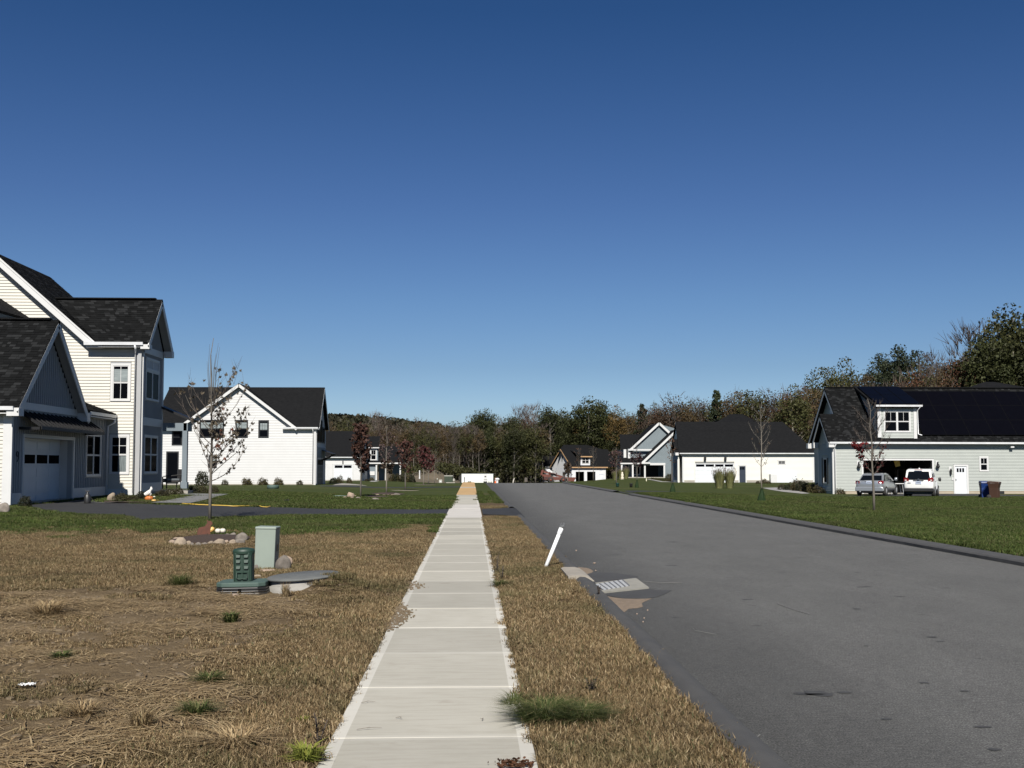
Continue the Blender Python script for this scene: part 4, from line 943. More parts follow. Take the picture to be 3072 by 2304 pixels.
window(H5, O, '-x', 0, 4.3, 5.1, 4.6, 5.9, 1, False, (1, 1), (1, 1), .1)
window(H5, O, '-x', 0, 1.2, 2.2, .2, 2.2, 1, False, (1, 1), (1, 1), .1); window(H5, O, '-x', 0, 3.0, 4.6, .2, 2.2, 2, False, (1, 1), (1, 1), .1)
window(H5, O, '-x', -1.6, 12.0, 13.6, .2, 2.2, 2, False, (1, 1), (1, 1), .1)
# ================================================================== NATURE
def uvnoise(v, s, seed=0): return mn.noise(Vector((v[0] * s + seed, v[1] * s - seed, v[2] * s + 2 * seed)))
bark = M('bark', (0.119, 0.1015, 0.084), (0.07, 0.0595, 0.049), 3, .9, .5, 25, .01, stretch=(1, 1, .3))
barkg = M('pale_bark', (0.1403, 0.1243, 0.102), (0.08288, 0.07331, 0.06056), 3, .9, .4, 25, .01, stretch=(1, 1, .3), objrand=.3)
twigm = M('twigs', (0.091, 0.07, 0.0574), (0.0595, 0.0476, 0.0385), 3, .9)
def leafmat(name, c1, c2, isl=.4, obj=.18, tr=.12, k=.62): return M(name, tuple(v * k for v in c1), tuple(v * k for v in c2), .35, .65, island=isl, objrand=obj, trans=tr, spec=.2)
lf_green = leafmat('leaves_dark_green', (.036, .044, .014), (.050, .053, .018))
lf_olive = leafmat('leaves_olive', (.075, .072, .024), (.055, .060, .020))
lf_tan = leafmat('leaves_tan', (.120, .080, .036), (.080, .060, .028))
lf_rust = leafmat('leaves_rust', (.120, .050, .026), (.085, .048, .026))
lf_red = leafmat('leaves_red', (.11, .026, .026), (.075, .030, .028))
lf_brown = leafmat('leaves_brown', (.085, .055, .035), (.060, .042, .028))
lf_gold = leafmat('leaves_gold', (.15, .095, .028), (.11, .075, .028))
lf_pine = leafmat('needles', (.046, .058, .028), (.034, .046, .022))
lf_box = leafmat('shrub_leaves', (.050, .058, .022), (.085, .075, .035))
def leaf_quads(P, size, rng, flat=0.0, aspect=1.3):
    """P (n,3) points -> quad cloud mesh arrays"""
    n = len(P); a = rng.normal(size=(n, 3)); a[:, 2] *= 1 - flat; a /= np.linalg.norm(a, axis=1)[:, None] + 1e-9
    b = np.cross(a, rng.normal(size=(n, 3))); b /= np.linalg.norm(b, axis=1)[:, None] + 1e-9
    s = size * rng.uniform(.6, 1.4, size=(n, 1)); a = a * s * aspect / 2; b = b * s / 2
    V = np.stack([P - a, P - b * .9, P + a, P + b * .9], 1).reshape(-1, 3)
    F = np.arange(4 * n).reshape(-1, 4)
    return V, F
def np_mesh(name, V, F, mat, smooth=False):
    me = bpy.data.meshes.new(name); n = len(V); k = F.shape[1]
    me.vertices.add(n); me.vertices.foreach_set('co', np.asarray(V, np.float32).ravel())
    me.loops.add(F.size); me.loops.foreach_set('vertex_index', F.ravel().astype(np.int32))
    me.polygons.add(len(F)); me.polygons.foreach_set('loop_start', np.arange(0, F.size, k, dtype=np.int32))
    me.update(calc_edges=True); me.validate()
    if mat: me.materials.append(mat)
    return me
def crown_mesh(seed, rx, z0, z1, clumps, per, leaf, rc, mat, top=.55, hollow=.3):
    rng = np.random.default_rng(seed); P = []
    cz = z0 + (z1 - z0) * top
    for i in range(clumps):
        for _ in range(50):
            q = rng.normal(size=3); q /= np.linalg.norm(q); q *= rng.uniform(hollow, 1) ** .6
            zz = cz + q[2] * ((z1 - cz) if q[2] > 0 else (cz - z0))
            k = 1 - .3 * rng.random()
            x, y = q[0] * rx * k, q[1] * rx * k
            if uvnoise((x, y, zz), .22, seed) > -.34: break
        m_ = max(3, int(per * rng.uniform(.5, 1.3))); r = rc * rng.uniform(.6, 1.3)
        d = rng.normal(size=(m_, 3)); d *= (rng.random((m_, 1)) ** .4) / np.linalg.norm(d, axis=1)[:, None]; d = d * r * np.array([1, 1, .65]); P.append(np.array([x, y, zz - rc * .3]) + d)
    P = np.concatenate(P); V, F = leaf_quads(P, leaf, rng); return np_mesh('crown', V, F, mat)
def limbs(seed, H, r0, n, z0, rx, top=.92, sub=3, mat=None, sides=5):
    rg = random.Random(seed); mb = MB(); bend = [(rg.uniform(-.3, .3), rg.uniform(-.3, .3)) for _ in range(5)]
    tp = [(bend[i][0] * i * .25, bend[i][1] * i * .25, H * top * i / 4) for i in range(5)]
    mb.tube(tp, [r0, r0 * .8, r0 * .6, r0 * .38, r0 * .12], 7)
    for i in range(n):
        t = z0 / H + (.88 - z0 / H) * (i + rg.random()) / n; k = t / top * 4; j = min(int(k), 3); fr = k - j
        p = Vector(tp[j]).lerp(Vector(tp[j + 1]), fr); az = rg.uniform(0, 6.283)
        L = rx * rg.uniform(.55, 1.0) * (1.15 - .6 * t); rr = r0 * (1 - t) * .5 + .02
        pts = [p]; d = Vector((math.cos(az), math.sin(az), rg.uniform(.5, 1.1))).normalized()
        for q in range(4): p = p + d * L / 4; pts.append(p); d = (d + Vector((rg.uniform(-.2, .2), rg.uniform(-.2, .2), .16))).normalized()
        mb.tube(pts, [rr, rr * .8, rr * .6, rr * .4, rr * .15], sides, False)
        for s_ in range(sub):
            q = pts[rg.randint(1, 4)]; d2 = Vector((rg.uniform(-1, 1), rg.uniform(-1, 1), rg.uniform(.2, 1.2))).normalized(); l2 = L * .45
            mb.tube([q, q + d2 * l2 * .5, q + (d2 + Vector((0, 0, .3))) * l2], [rr * .35, rr * .25, rr * .08], 3, False)
    return mb.mesh('trunk', mat or bark, True)
def twig_mesh(seed, rx, z0, z1, n, mat, r=.035):
    rg = random.Random(seed); mb = MB(); cz = (z0 + z1) / 2
    for i in range(n):
        az = rg.uniform(0, 6.283); t = rg.random() ** .8; z = z0 + (z1 - z0) * t; w_ = rx * (math.sin(math.pi * min(1, .12 + .88 * (1 - abs(2 * t - .9) / 1.2))) * .8 + .2) * rg.uniform(.1, .9)
        p = Vector((math.cos(az) * w_, math.sin(az) * w_, z)); L = rg.uniform(.6, 1.7)
        for k in range(3):
            d = Vector((math.cos(az) * rg.uniform(0, 1) + rg.uniform(-.5, .5), math.sin(az) * rg.uniform(0, 1) + rg.uniform(-.5, .5), rg.uniform(.6, 1.6))).normalized()
            q = p + d * L; mb.tube([p, (p + q) / 2 + Vector((rg.uniform(-.1, .1), rg.uniform(-.1, .1), 0)), q], [r, r * .6, r * .2], 3, False)
    return mb.mesh('twigs', mat)
ARCH = {}
def arch(key, trunk, crown, extra=None): ARCH[key] = (trunk, crown, extra)
# all archetypes are 15 m tall
for s_ in range(3):
    arch(('green', s_), limbs(10 + s_, 15, .26, 12, 4, 3.2, mat=barkg), crown_mesh(100 + s_, 3.5, 3.2, 15, 120, 64, .22, 1.3, lf_green, .6))
    arch(('olive', s_), limbs(20 + s_, 15, .24, 12, 3, 3.4, mat=barkg), crown_mesh(120 + s_, 3.7, 2.2, 15, 115, 52, .22, 1.25, lf_olive, .55))
    arch(('tan', s_), limbs(30 + s_, 15, .20, 14, 3, 3.0, mat=barkg), crown_mesh(140 + s_, 3.3, 2.6, 14.6, 105, 44, .19, 1.3, lf_tan, .58), twig_mesh(5 + s_, 3.0, 4, 14.2, 34, twigm))
    arch(('rust', s_), limbs(40 + s_, 15, .20, 14, 3, 3.0, mat=bark), crown_mesh(160 + s_, 3.5, 1.8, 14.6, 110, 48, .20, 1.3, lf_rust, .52), twig_mesh(9 + s_, 3.0, 5, 14.2, 26, twigm))
    arch(('bare', s_), limbs(50 + s_, 15, .17, 16, 4, 2.4, sub=4, mat=barkg), twig_mesh(60 + s_, 2.6, 5, 15.2, 230, twigm))
    arch(('brown', s_), limbs(45 + s_, 15, .20, 14, 3, 3.0, mat=bark), crown_mesh(180 + s_, 3.5, 2.0, 14.6, 100, 42, .19, 1.3, lf_brown, .52), twig_mesh(19 + s_, 3.0, 4, 14.4, 45, twigm))
    # tall poles with a crown only at the top
    arch(('pole', s_), limbs(70 + s_, 15, .15, 9, 8, 1.8, mat=barkg), crown_mesh(200 + s_, 2.3, 7.5, 15, 60, 36, .20, 1.1, lf_tan if s_ != 1 else lf_olive, .5), twig_mesh(29 + s_, 2.0, 5, 14.5, 80, twigm))
rng = np.random.default_rng(5)
P = []
for i in range(150):
    t = rng.random() ** .8; z = 2 + 13 * t; R_ = 3.6 * (1 - t) ** .75 + .35; az = rng.uniform(0, 6.283)
    for k in range(22):
        r = R_ * rng.uniform(.2, 1); P.append((math.cos(az) * r + rng.normal() * .2, math.sin(az) * r + rng.normal() * .2, z + r * .16 + rng.normal() * .14))
V, F = leaf_quads(np.array(P), .30, rng, .5, 1.8); arch(('conifer', 0), limbs(90, 15, .22, 6, 4, 2, mat=bark), np_mesh('crown', V, F, lf_pine)); 
arch(('pine', 0), limbs(91, 15, .25, 10, 4, 3, mat=bark), crown_mesh(333, 3.3, 5.0, 15, 150, 70, .17, .95, lf_pine, .62, .2))
CROWNN = {'bare': 'twigs'}
FR = random.Random(3)
def forest_tree(kind, u, vt, Yd, label, group=None, wid=1.0, seed=None):
    p = DY(u, 1400, Yd); zg = GH(p[0], Yd) - .15; H = DY(u, vt, Yd)[2] - zg
    ks = [k for k in ARCH if k[0] == kind]; tr, cr, ex = ARCH[ks[(seed if seed is not None else FR.randrange(99)) % len(ks)]]
    nm = {'conifer': 'pine_tree', 'pine': 'pine_tree', 'bare': 'bare_tree', 'pole': 'slender_tree'}.get(kind, 'tree')
    s = H / 15.0; r = thing(nm, label, 'tree', (p[0], Yd, zg), FR.uniform(0, 6.28), group); r.scale = (s * wid, s * wid, s)
    inst('trunk', tr, r); inst(CROWNN.get(kind, 'crown'), cr, r, **({'kind': 'stuff'} if kind == 'bare' else {}))
    if ex: inst('twigs', ex, r, kind='stuff')
    return r
# --- skyline trees one can pick out (kind, u, v top, distance, width, label)
sky_trees = [
 ('green', 1452, 1222, 265, .95, 'tall dark green round-topped tree, first of the dark trees right of the sidewalk end'),
 ('green', 1425, 1245, 268, .8, 'narrow dark green tree at the left flank of the tall round-topped one'),
 ('green', 1535, 1243, 268, .85, 'dark green tree just right of the tall rounded one, a notch of sky between them'),
 ('bare', 1559, 1232, 285, .8, 'leafless tree poking above the wood where the road ends'),
 ('bare', 1597, 1224, 290, 1.1, 'leafless grey tree rising over the red-brown crown beyond the road end'),
 ('rust', 1588, 1244, 268, .7, 'dark red-brown crowned tree between green trees beyond the road end'),
 ('green', 1652, 1212, 262, .9, 'dark green tree with a pointed crown left of the broad green tree'),
 ('green', 1690, 1224, 270, .7, 'green tree filling the dip left of the broadest crown'),
 ('green', 1765, 1189, 262, 1.15, 'broadest and tallest green tree, behind the unfinished house'),
 ('green', 1800, 1196, 268, .9, 'green tree merged with the right side of the broadest crown'),
 ('gold', 1845, 1218, 262, .8, 'golden brown tree directly right of the broadest green tree'),
 ('tan', 1885, 1232, 270, .8, 'thin tan tree between the golden tree and the dark pine'),
 ('conifer', 1928, 1214, 250, .75, 'dark pointed pine above the roofs of the blue-grey house'),
 ('olive', 1970, 1212, 255, .8, 'olive tree beside the pointed pine'),
 ('brown', 2025, 1178, 240, 1.15, 'big dark brown-leaved tree above the twin gables of the blue-grey house'),
 ('olive', 2060, 1190, 245, .9, 'olive brown tree right of the big brown tree over the blue-grey house'),
 ('brown', 2105, 1185, 240, .9, 'brown half-bare tree above the left end of the cream house roof'),
 ('conifer', 2152, 1172, 235, .6, 'narrow dark pine above the hipped peak of the cream house'),
 ('tan', 2205, 1165, 235, 1.0, 'tan tree over the hipped peak of the cream house'),
 ('olive', 2262, 1155, 230, 1.0, 'olive green tree above the bare sapling of the cream house'),
 ('brown', 2320, 1158, 228, 1.0, 'brown tree over the right half of the cream roof'),
 ('rust', 2375, 1158, 225, .9, 'reddish brown tree above the right end of the cream roof'),
 ('rust', 2425, 1140, 200, .9, 'reddish tree left of the grey house gable'),
 ('olive', 2485, 1082, 185, .9, 'round greyish green tree rising behind the left gable of the grey house'),
 ('olive', 2538, 1078, 188, .85, 'twin of the round greyish tree behind the solar dormer'),
 ('tan', 2600, 1118, 180, .8, 'low orange-brown tree between the round tree and the big pine'),
 ('pine', 2712, 1034, 190, 1.15, 'large broad pine standing above the solar roof'),
 ('pine', 2660, 1078, 188, 1.0, 'lower pine limb mass on the left of the large broad pine'),
 ('rust', 2690, 1122, 175, .8, 'rust coloured tree just above the solar dormer, below the pine'),
 ('rust', 2758, 1092, 172, .75, 'dark red tree at the right foot of the large broad pine'),
 ('bare', 2800, 1075, 178, .8, 'bare grey tree right of the large pine'),
 ('tan', 2830, 1098, 172, .8, 'tan tree above the ridge peak of the grey house'),
 ('rust', 2858, 1068, 175, .7, 'red-leaved tree in the middle of the right skyline'),
 ('bare', 2925, 995, 178, 1.0, 'tall bare grey tree leaning out left of the big right-hand tree'),
 ('rust', 2905, 1052, 170, .9, 'dark red tree under the tall bare tree on the right'),
 ('olive', 2985, 955, 170, .8, 'tall olive tree, left part of the big group at the right edge'),
 ('green', 3045, 912, 172, .95, 'tallest green tree at the right edge of the picture'),
 ('olive', 3100, 930, 168, .9, 'big olive tree cut by the right edge'),
 ('bare', 1128, 1246, 262, .8, 'leafless tree topping the skyline left of the sidewalk'),
 ('brown', 1156, 1240, 258, .85, 'tall grey-brown tree topping the left skyline behind the row of saplings'),
 ('tan', 1257, 1249, 262, .8, 'tan tree topping the skyline above the red saplings'),
 ('olive', 1040, 1256, 262, 1.0, 'olive tree above the ridge of the low white house'),
]
ARCH_gold = [k for k in ARCH if k[0] == 'olive']
for i, k in enumerate(ARCH_gold): ARCH[('gold', i)] = (ARCH[k][0], ARCH[k][1].copy(), None); ARCH[('gold', i)][1].materials[0] = lf_gold
for kd, u, vt, yd, wd, lb in sky_trees: forest_tree(kd, u, vt, yd, lb, None, wd)
# --- the mass of the wood
LAND = [(1000, 'the low white house roof'), (1082, 'the dark red sapling'), (1120, 'the far dormer window'), (1159, 'the bare brown sapling'), (1216, 'the dull red sapling'), (1275, 'the bright red sapling'), (1310, 'the bare pale sapling'), (1345, 'the green transformer'), (1385, 'the trailer left end'), (1410, 'the sidewalk end'), (1450, 'the trailer middle'), (1480, 'the trailer right end'), (1500, 'the small white sign'), (1539, 'the pale branch stub'), (1580, 'the dark stump'), (1620, 'the loader bucket pivot'), (1665, 'the orange loader'), (1700, 'the wrapped gable'), (1760, 'the unfinished dormer'), (1820, 'the unfinished garage'), (1870, 'the small statue'), (1930, 'the blue-grey porch'), (1993, 'the upper blue-grey gable'), (2036, 'the cream house ridge left end'), (2090, 'the cream house garage door'), (2150, 'the plumed grasses'), (2230, 'the navy door'), (2285, 'the pale bare street tree'), (2345, 'the small high window'), (2400, 'the cream house right corner'), (2460, 'the grey gable'), (2560, 'the shingles left of the dormer'), (2640, 'the solar dormer'), (2700, 'the dormer window right half'), (2770, 'the white suv'), (2830, 'the rear roof peak'), (2890, 'the white side door'), (2950, 'the small grey-house window'), (3010, 'the two bins'), (3080, 'the right edge of the picture')]
ADJ = dict(olive='olive leafy', tan='tan thin-leaved', brown='brown half-bare', rust='rust-red', green='dark green', gold='golden', pole='slender pale-trunked', bare='leafless')
SEEN = set(); ROWN = {}
def fill(u0, u1, du, v0, v1, y0, y1, kinds, label, group, wid=(.8, 1.05)):
    u = u0; row = ROWN.get(group, 0); ROWN[group] = row + 1
    while u < u1:
        t = (u - u0) / (u1 - u0); vt = v0 + (v1 - v0) * t + FR.uniform(-4, 10)
        kd = FR.choice(kinds); lu, ln = min(LAND, key=lambda q: abs(q[0] - u)); pos = 'over' if abs(u - lu) < 9 else ('left of' if u < lu else 'right of')
        for rw in (('lower', 'upper', 'nearer')[row % 3], 'denser', 'broad', 'narrow', 'dimmer', 'outer'):
            lb = '%s tree of the %s wood, %s %s' % (ADJ[kd], rw, pos, ln)
            if lb not in SEEN: break
        SEEN.add(lb)
        if u < 760: lb = '%s tree glimpsed through the farmhouse porch, %s of its row' % (ADJ[kd], ('first', 'second', 'third', 'fourth', 'fifth', 'sixth', 'seventh', 'eighth', 'ninth')[int((u - 490) / 30) % 9])
        forest_tree(kd, u, vt, FR.uniform(y0, y1), lb, group, FR.uniform(*wid)); u += du * FR.uniform(.75, 1.25)
fill(985, 1420, 27, 1262, 1268, 262, 275, ['olive', 'tan', 'brown', 'olive'], 'autumn tree of the far wood left of the sidewalk end', 'autumn trees of the wood left of the sidewalk end')
fill(1000, 1420, 32, 1275, 1272, 252, 260, ['tan', 'brown', 'pole', 'pole', 'tan'], 'autumn tree of the far wood left of the sidewalk end', 'autumn trees of the wood left of the sidewalk end')
fill(1290, 1420, 17, 1285, 1278, 244, 252, ['pole', 'pole', 'bare'], 'slender pale-trunked tree at the wood edge above the earth mound', 'slender trees above the earth mound', (.7, .9))
fill(1420, 1700, 20, 1244, 1238, 270, 282, ['green', 'olive', 'green', 'brown'], 'dark green tree filling the wood behind the end of the road', 'dark trees of the wood behind the road end')
fill(1420, 1640, 17, 1280, 1270, 246, 258, ['pole', 'green', 'olive', 'green', 'olive'], 'slender trunk tree at the dark wood edge beyond the road end', 'slender trees at the wood edge beyond the road', (.8, 1.1))
fill(1640, 1990, 22, 1236, 1232, 272, 284, ['green', 'olive', 'green', 'gold'], 'green tree of the wood behind the unfinished house', 'trees of the wood behind the unfinished house')
fill(1660, 1990, 30, 1290, 1280, 262, 270, ['green', 'olive', 'green'], 'green tree of the wood behind the unfinished house', 'trees of the wood behind the unfinished house')
fill(1950, 2460, 30, 1208, 1175, 236, 250, ['olive', 'brown', 'tan', 'brown', 'rust'], 'autumn tree of the wood behind the cream house', 'autumn trees of the wood behind the cream house')
fill(2380, 3072, 33, 1160, 1120, 160, 180, ['rust', 'tan', 'brown', 'olive', 'rust'], 'autumn tree of the wood behind the solar roof', 'autumn trees of the wood behind the solar roof')
fill(2760, 3110, 30, 1090, 1030, 178, 186, ['olive', 'tan', 'rust', 'green'], 'autumn tree of the wood behind the solar roof', 'autumn trees of the wood behind the solar roof')
fill(2960, 3110, 30, 1010, 985, 164, 170, ['olive', 'green'], 'green tree in the big group at the right edge', 'green trees at the right edge')
fill(490, 700, 34, 1300, 1290, 190, 200, ['olive', 'tan', 'olive'], 'olive tree glimpsed through the porch of the cream farmhouse', 'trees behind the two left farmhouses', (1.1, 1.3))
# undergrowth of the wood: one mass
def mass(name, pts, size, mat, label, cat, seed=1):
    rng_ = np.random.default_rng(seed); V, F = leaf_quads(np.array(pts), size, rng_); o = bpy.data.objects.new(name, np_mesh(name, V, F, mat)); COL.objects.link(o)
    return tag(o, label, cat, kind='stuff')
U = []
rg = random.Random(8)
for i in range(900):
    u = rg.uniform(900, 2100); yd = rg.uniform(246, 285); x = DY(u, 1400, yd)[0]; z = GH(x, yd); h = rg.uniform(1.5, 4.5)
    if x > 18 and yd < 262: continue
    for k in range(26): U.append((x + rg.gauss(0, 1.1), yd + rg.gauss(0, 1.0), z + rg.random() * h))
mass('undergrowth', U, .42, leafmat('undergrowth_leaves', (.030, .036, .014), (.050, .042, .022)), 'dark tangled undergrowth along the far wood edge', 'undergrowth')
U = []
for i in range(500):
    u = rg.uniform(1950, 3150); yd = rg.uniform(165, 240); yd = yd if u < 2450 else rg.uniform(150, 185); x = DY(u, 1400, yd)[0]
    if u < 2450 and yd < 225: continue
    z = GH(x, yd); h = rg.uniform(3, 9)
    for k in range(30): U.append((x + rg.gauss(0, 1.5), yd + rg.gauss(0, 1.0), z + rg.random() * h))
mass('thicket', U, .5, lf_brown, 'brown thicket under the trees behind the right-hand houses', 'thicket', 2)
# far hill
V = []; F_ = []
hx = np.linspace(-420, 160, 60); hy = np.linspace(760, 1120, 12)
for j, yy in enumerate(hy):
    for i, xx in enumerate(hx):
        e = math.exp(-((xx + 95) / 170) ** 2) * 46 + math.exp(-((xx + 300) / 120) ** 2) * 34 + 4 * mn.noise(Vector((xx * .02, yy * .01, 0)))
        V.append((xx, yy, -5 + e * math.sin(math.pi * min(1, j / 8) * .5)))
for j in range(11):
    for i in range(59): F_.append((j * 60 + i, j * 60 + i + 1, (j + 1) * 60 + i + 1, (j + 1) * 60 + i))
hill = MB().add(V, F_).build('hills', M('hill_floor', (.045, .045, .022), (.030, .034, .020), .05, .95), None, smooth=True, kind='structure')
U = []
for i in range(5200):
    xx = rg.uniform(-400, 150); yy = rg.uniform(765, 1010); j = (yy - 760) / 360 * 11
    e = math.exp(-((xx + 95) / 170) ** 2) * 46 + math.exp(-((xx + 300) / 120) ** 2) * 34 + 4 * mn.noise(Vector((xx * .02, yy * .01, 0)))
    z = -5 + e * math.sin(math.pi * min(1, j / 8) * .5); s = rg.uniform(2, 4)
    for k in range(7): U.append((xx + rg.gauss(0, s * .7), yy + rg.gauss(0, s * .7), z + rg.uniform(.5, 1.6) * s))
mass('hill_wood', U, 2.6, leafmat('hill_leaves', (.062, .050, .028), (.035, .042, .022)), 'far wooded hill on the skyline above the sidewalk end', 'wood', 3)

# ------------------------------------------------------------------ young street trees
def young(u, vb, vt, label, seed, r0=.04, nb=16, spread=.32, zb=.3, lean=0.0, bare_top=.0, leaves=0, leaf=.1, lmat=None, red=None, group=None, name='young_tree', bias=0.0, tw=3, lz=(0, 1), btop=.95, Yb=None):
    rg = random.Random(seed); b = GP(u, vb) if Yb is None else None
    H = DY(u, vt, b[1])[2] - b[2]; root = thing(name, label, 'tree', b, 0, group)
    mb = MB(); tp = [(lean * t * t + rg.uniform(-.02, .02) * H * t * .6, rg.uniform(-.02, .02), H * t - (.05 if t == 0 else 0)) for t in (0, .15, .3, .45, .6, .75, .9, 1.0)]
    mb.tube(tp, [r0 * (1 - .9 * t ** 1.1) + .003 for t in (0, .15, .3, .45, .6, .75, .9, 1)], 7)
    mb.build('trunk', barkg, root, smooth=True)
    mb = MB(); LP = []
    for i in range(nb):
        t = zb + (btop - zb) * (i + rg.random() * .7) / nb; k = t * 7.0; j = min(int(k), 6)
        p = Vector(tp[j]).lerp(Vector(tp[j + 1]), k - j); az = i * 2.4 + rg.uniform(-.5, .5)
        prof = math.sin(math.pi * min(1, (t - zb) / (1 - zb) * .85 + .22)) ** .7
        L = H * spread * prof * rg.uniform(.75, 1.15); dx = math.cos(az) + bias
        d = Vector((dx, math.sin(az), rg.uniform(.55, .95))).normalized(); rr = r0 * .38 * (1 - .6 * t); pts = [p]
        n = 6
        for q in range(n):
            p = p + d * L / n; pts.append(p); d = (d + Vector((rg.uniform(-.1, .1), rg.uniform(-.1, .1), .17))).normalized()
            for s_ in range(tw if q else 1):
                d2 = (d + Vector((rg.uniform(-.8, .8), rg.uniform(-.8, .8), rg.uniform(-.2, .7)))).normalized(); l2 = L * rg.uniform(.12, .32)
                e = p + d2 * l2; mb.tube([p, p.lerp(e, .5) + Vector((0, 0, .01)), e + Vector((0, 0, l2 * .15))], [rr * .42, rr * .3, rr * .1], 3, False); LP += [(e, d2), (p.lerp(e, .6), d2)]
        mb.tube(pts, [rr * (1 - .88 * q / n) for q in range(n + 1)], 4, False)
    mb.build('branches', twigm if r0 < .05 else barkg, root, kind='stuff')
    return root, H, LP, rg
def add_leaves(root, H, LP, rg, n, size, mat, zr=(0, 1), name='leaves', xr=None):
    n = int(n * 1.15); L = [p for p, d in LP if zr[0] * H <= p.z <= zr[1] * H and (xr is None or xr[0] <= p.x <= xr[1])]
    if not L: return
    P = [Vector(rg.choice(L)) + Vector((rg.gauss(0, size * .6), rg.gauss(0, size * .6), rg.gauss(-size * .5, size * .5))) for _ in range(n)]
    V, F = leaf_quads(np.array([tuple(p) for p in P]), size, np.random.default_rng(rg.randrange(9999))); inst(name, np_mesh('leaves', V, F, mat), root, kind='stuff')
# the near maple with separate leaves
mp = young(630, 1562, 1014, 'young maple with sparse brown leaves rising from the stone-ringed bed on the left', 42, .048, 20, .30, .20, 0.0, 0, bias=.30, tw=2, btop=.62)
root, H, LP, rg = mp
mb = MB()
for k in range(9):
    x0 = rg.uniform(-.16, .26); z0 = H * rg.uniform(.62, .72); z1 = H * rg.uniform(.82, .99)
    mb.tube([(x0 * .5, rg.uniform(-.05, .05), z0), (x0 * .9, 0, (z0 + z1) / 2), (x0 + rg.uniform(-.05, .12), rg.uniform(-.1, .1), z1)], [.010, .007, .003], 4, False)
for az_, zz in ((-.9, .5), (.75, .3), (1.05, .25), (-.7, .36)):
    mb.tube([(0, 0, H * zz), (az_ * .35, 0, H * (zz + .06)), (az_ * .75, .1, H * (zz + .13)), (az_, .1, H * (zz + .22))], [.016, .012, .008, .003], 5, False)
mb.build('shoots', barkg, root, smooth=True)
def maple_leaf(name, mat, s=1.0, curl=.25):
    pts = [(0, -.5), (.12, -.25), (.48, -.30), (.34, -.05), (.52, .18), (.22, .16), (.14, .42), (0, .58), (-.14, .42), (-.22, .16), (-.52, .18), (-.34, -.05), (-.48, -.30), (-.12, -.25)]
    V = [(x * s, y * s, -curl * s * (x * x * 2 + abs(y) * .5)) for x, y in pts] + [(0, 0, .02 * s)]
    return MB().add(V, [(i, (i + 1) % 14, 14) for i in range(14)]).mesh(name, mat)
lfm = M('dry_maple_leaf', (.105, .082, .052), (.055, .044, .030), 20, .7, objrand=.5, trans=.25); lfr = M('red_maple_leaf', (.16, .045, .025), (.08, .035, .02), 20, .7, objrand=.4, trans=.25)
LM = [maple_leaf('leaf', lfm, 1, c) for c in (.2, .5, .9)]; LMr = maple_leaf('leaf', lfr, 1, .5)
cand = [p for p, d in LP if p.z < H * .86]
for i in range(298):
    for _ in range(20):
        p = rg.choice(cand); wgt = .25 + .75 * (p.x > .1) * (p.z < .6 * H) + .2 * (p.x > -.2)
        if rg.random() < wgt: break
    p = Vector(p) + Vector((rg.gauss(0, .05), rg.gauss(0, .06), rg.gauss(-.05, .05)))
    me = LMr if (.35 < p.x < .75 and .33 * H < p.z < .62 * H and rg.random() < .35) else LM[i % 3]
    inst('leaf', me, root, p, (rg.uniform(.7, 2.4), rg.uniform(-.8, .8), rg.uniform(0, 6.28)), rg.uniform(.09, .14))
MBs = MB(); MBs.box(.035, .06, -.03, .0, 1.2, 1.5)
y = young(1082, 1494, 1268, 'young tree dense with dark red-brown leaves, in the nearer boulder bed on the left', 43, .045, 22, .17, .30, 0, tw=3); add_leaves(*y, 900, .13, leafmat('dark_red_brown', (.075, .035, .026), (.10, .050, .034)))
y = young(1159, 1481, 1275, 'mostly bare sapling with a few brown leaves low down, in the second boulder bed', 44, .045, 20, .22, .30, 0, tw=4); add_leaves(*y, 90, .15, lf_brown, (.25, .5)); add_leaves(*y, 220, .09, leafmat('mauve_twiglets', (.13, .085, .08), (.10, .07, .065)), (.4, .9), 'twiglets')
y = young(1216, 1471, 1322, 'sapling thinly covered in dull red leaves, third of the row on the left lawn', 45, .05, 22, .24, .32, 0, tw=4); add_leaves(*y, 420, .15, leafmat('dull_red', (.12, .045, .038), (.09, .05, .035)))
y = young(1271, 1455, 1340, 'bright red-leaved sapling, nearer of the two beside the earth mound', 46, .06, 20, .30, .34, 0, tw=3); add_leaves(*y, 430, .16, lf_red)
y = young(1285, 1452, 1362, 'red-leaved sapling just right of and behind the bright red one', 47, .06, 18, .34, .34, 0, tw=3); add_leaves(*y, 300, .16, lf_red)
y = young(1303, 1447, 1352, 'bare pale sapling between the red sapling and the green utility cabinet', 48, .06, 20, .26, .3, 0, tw=4); add_leaves(*y, 60, .16, lf_tan)
y = young(1330, 1443, 1362, 'tan twiggy sapling standing right behind the green utility cabinet', 49, .07, 26, .30, .2, 0, tw=5); add_leaves(*y, 260, .16, leafmat('tan_twiglets', (.17, .125, .085), (.14, .10, .07)), (0, 1))
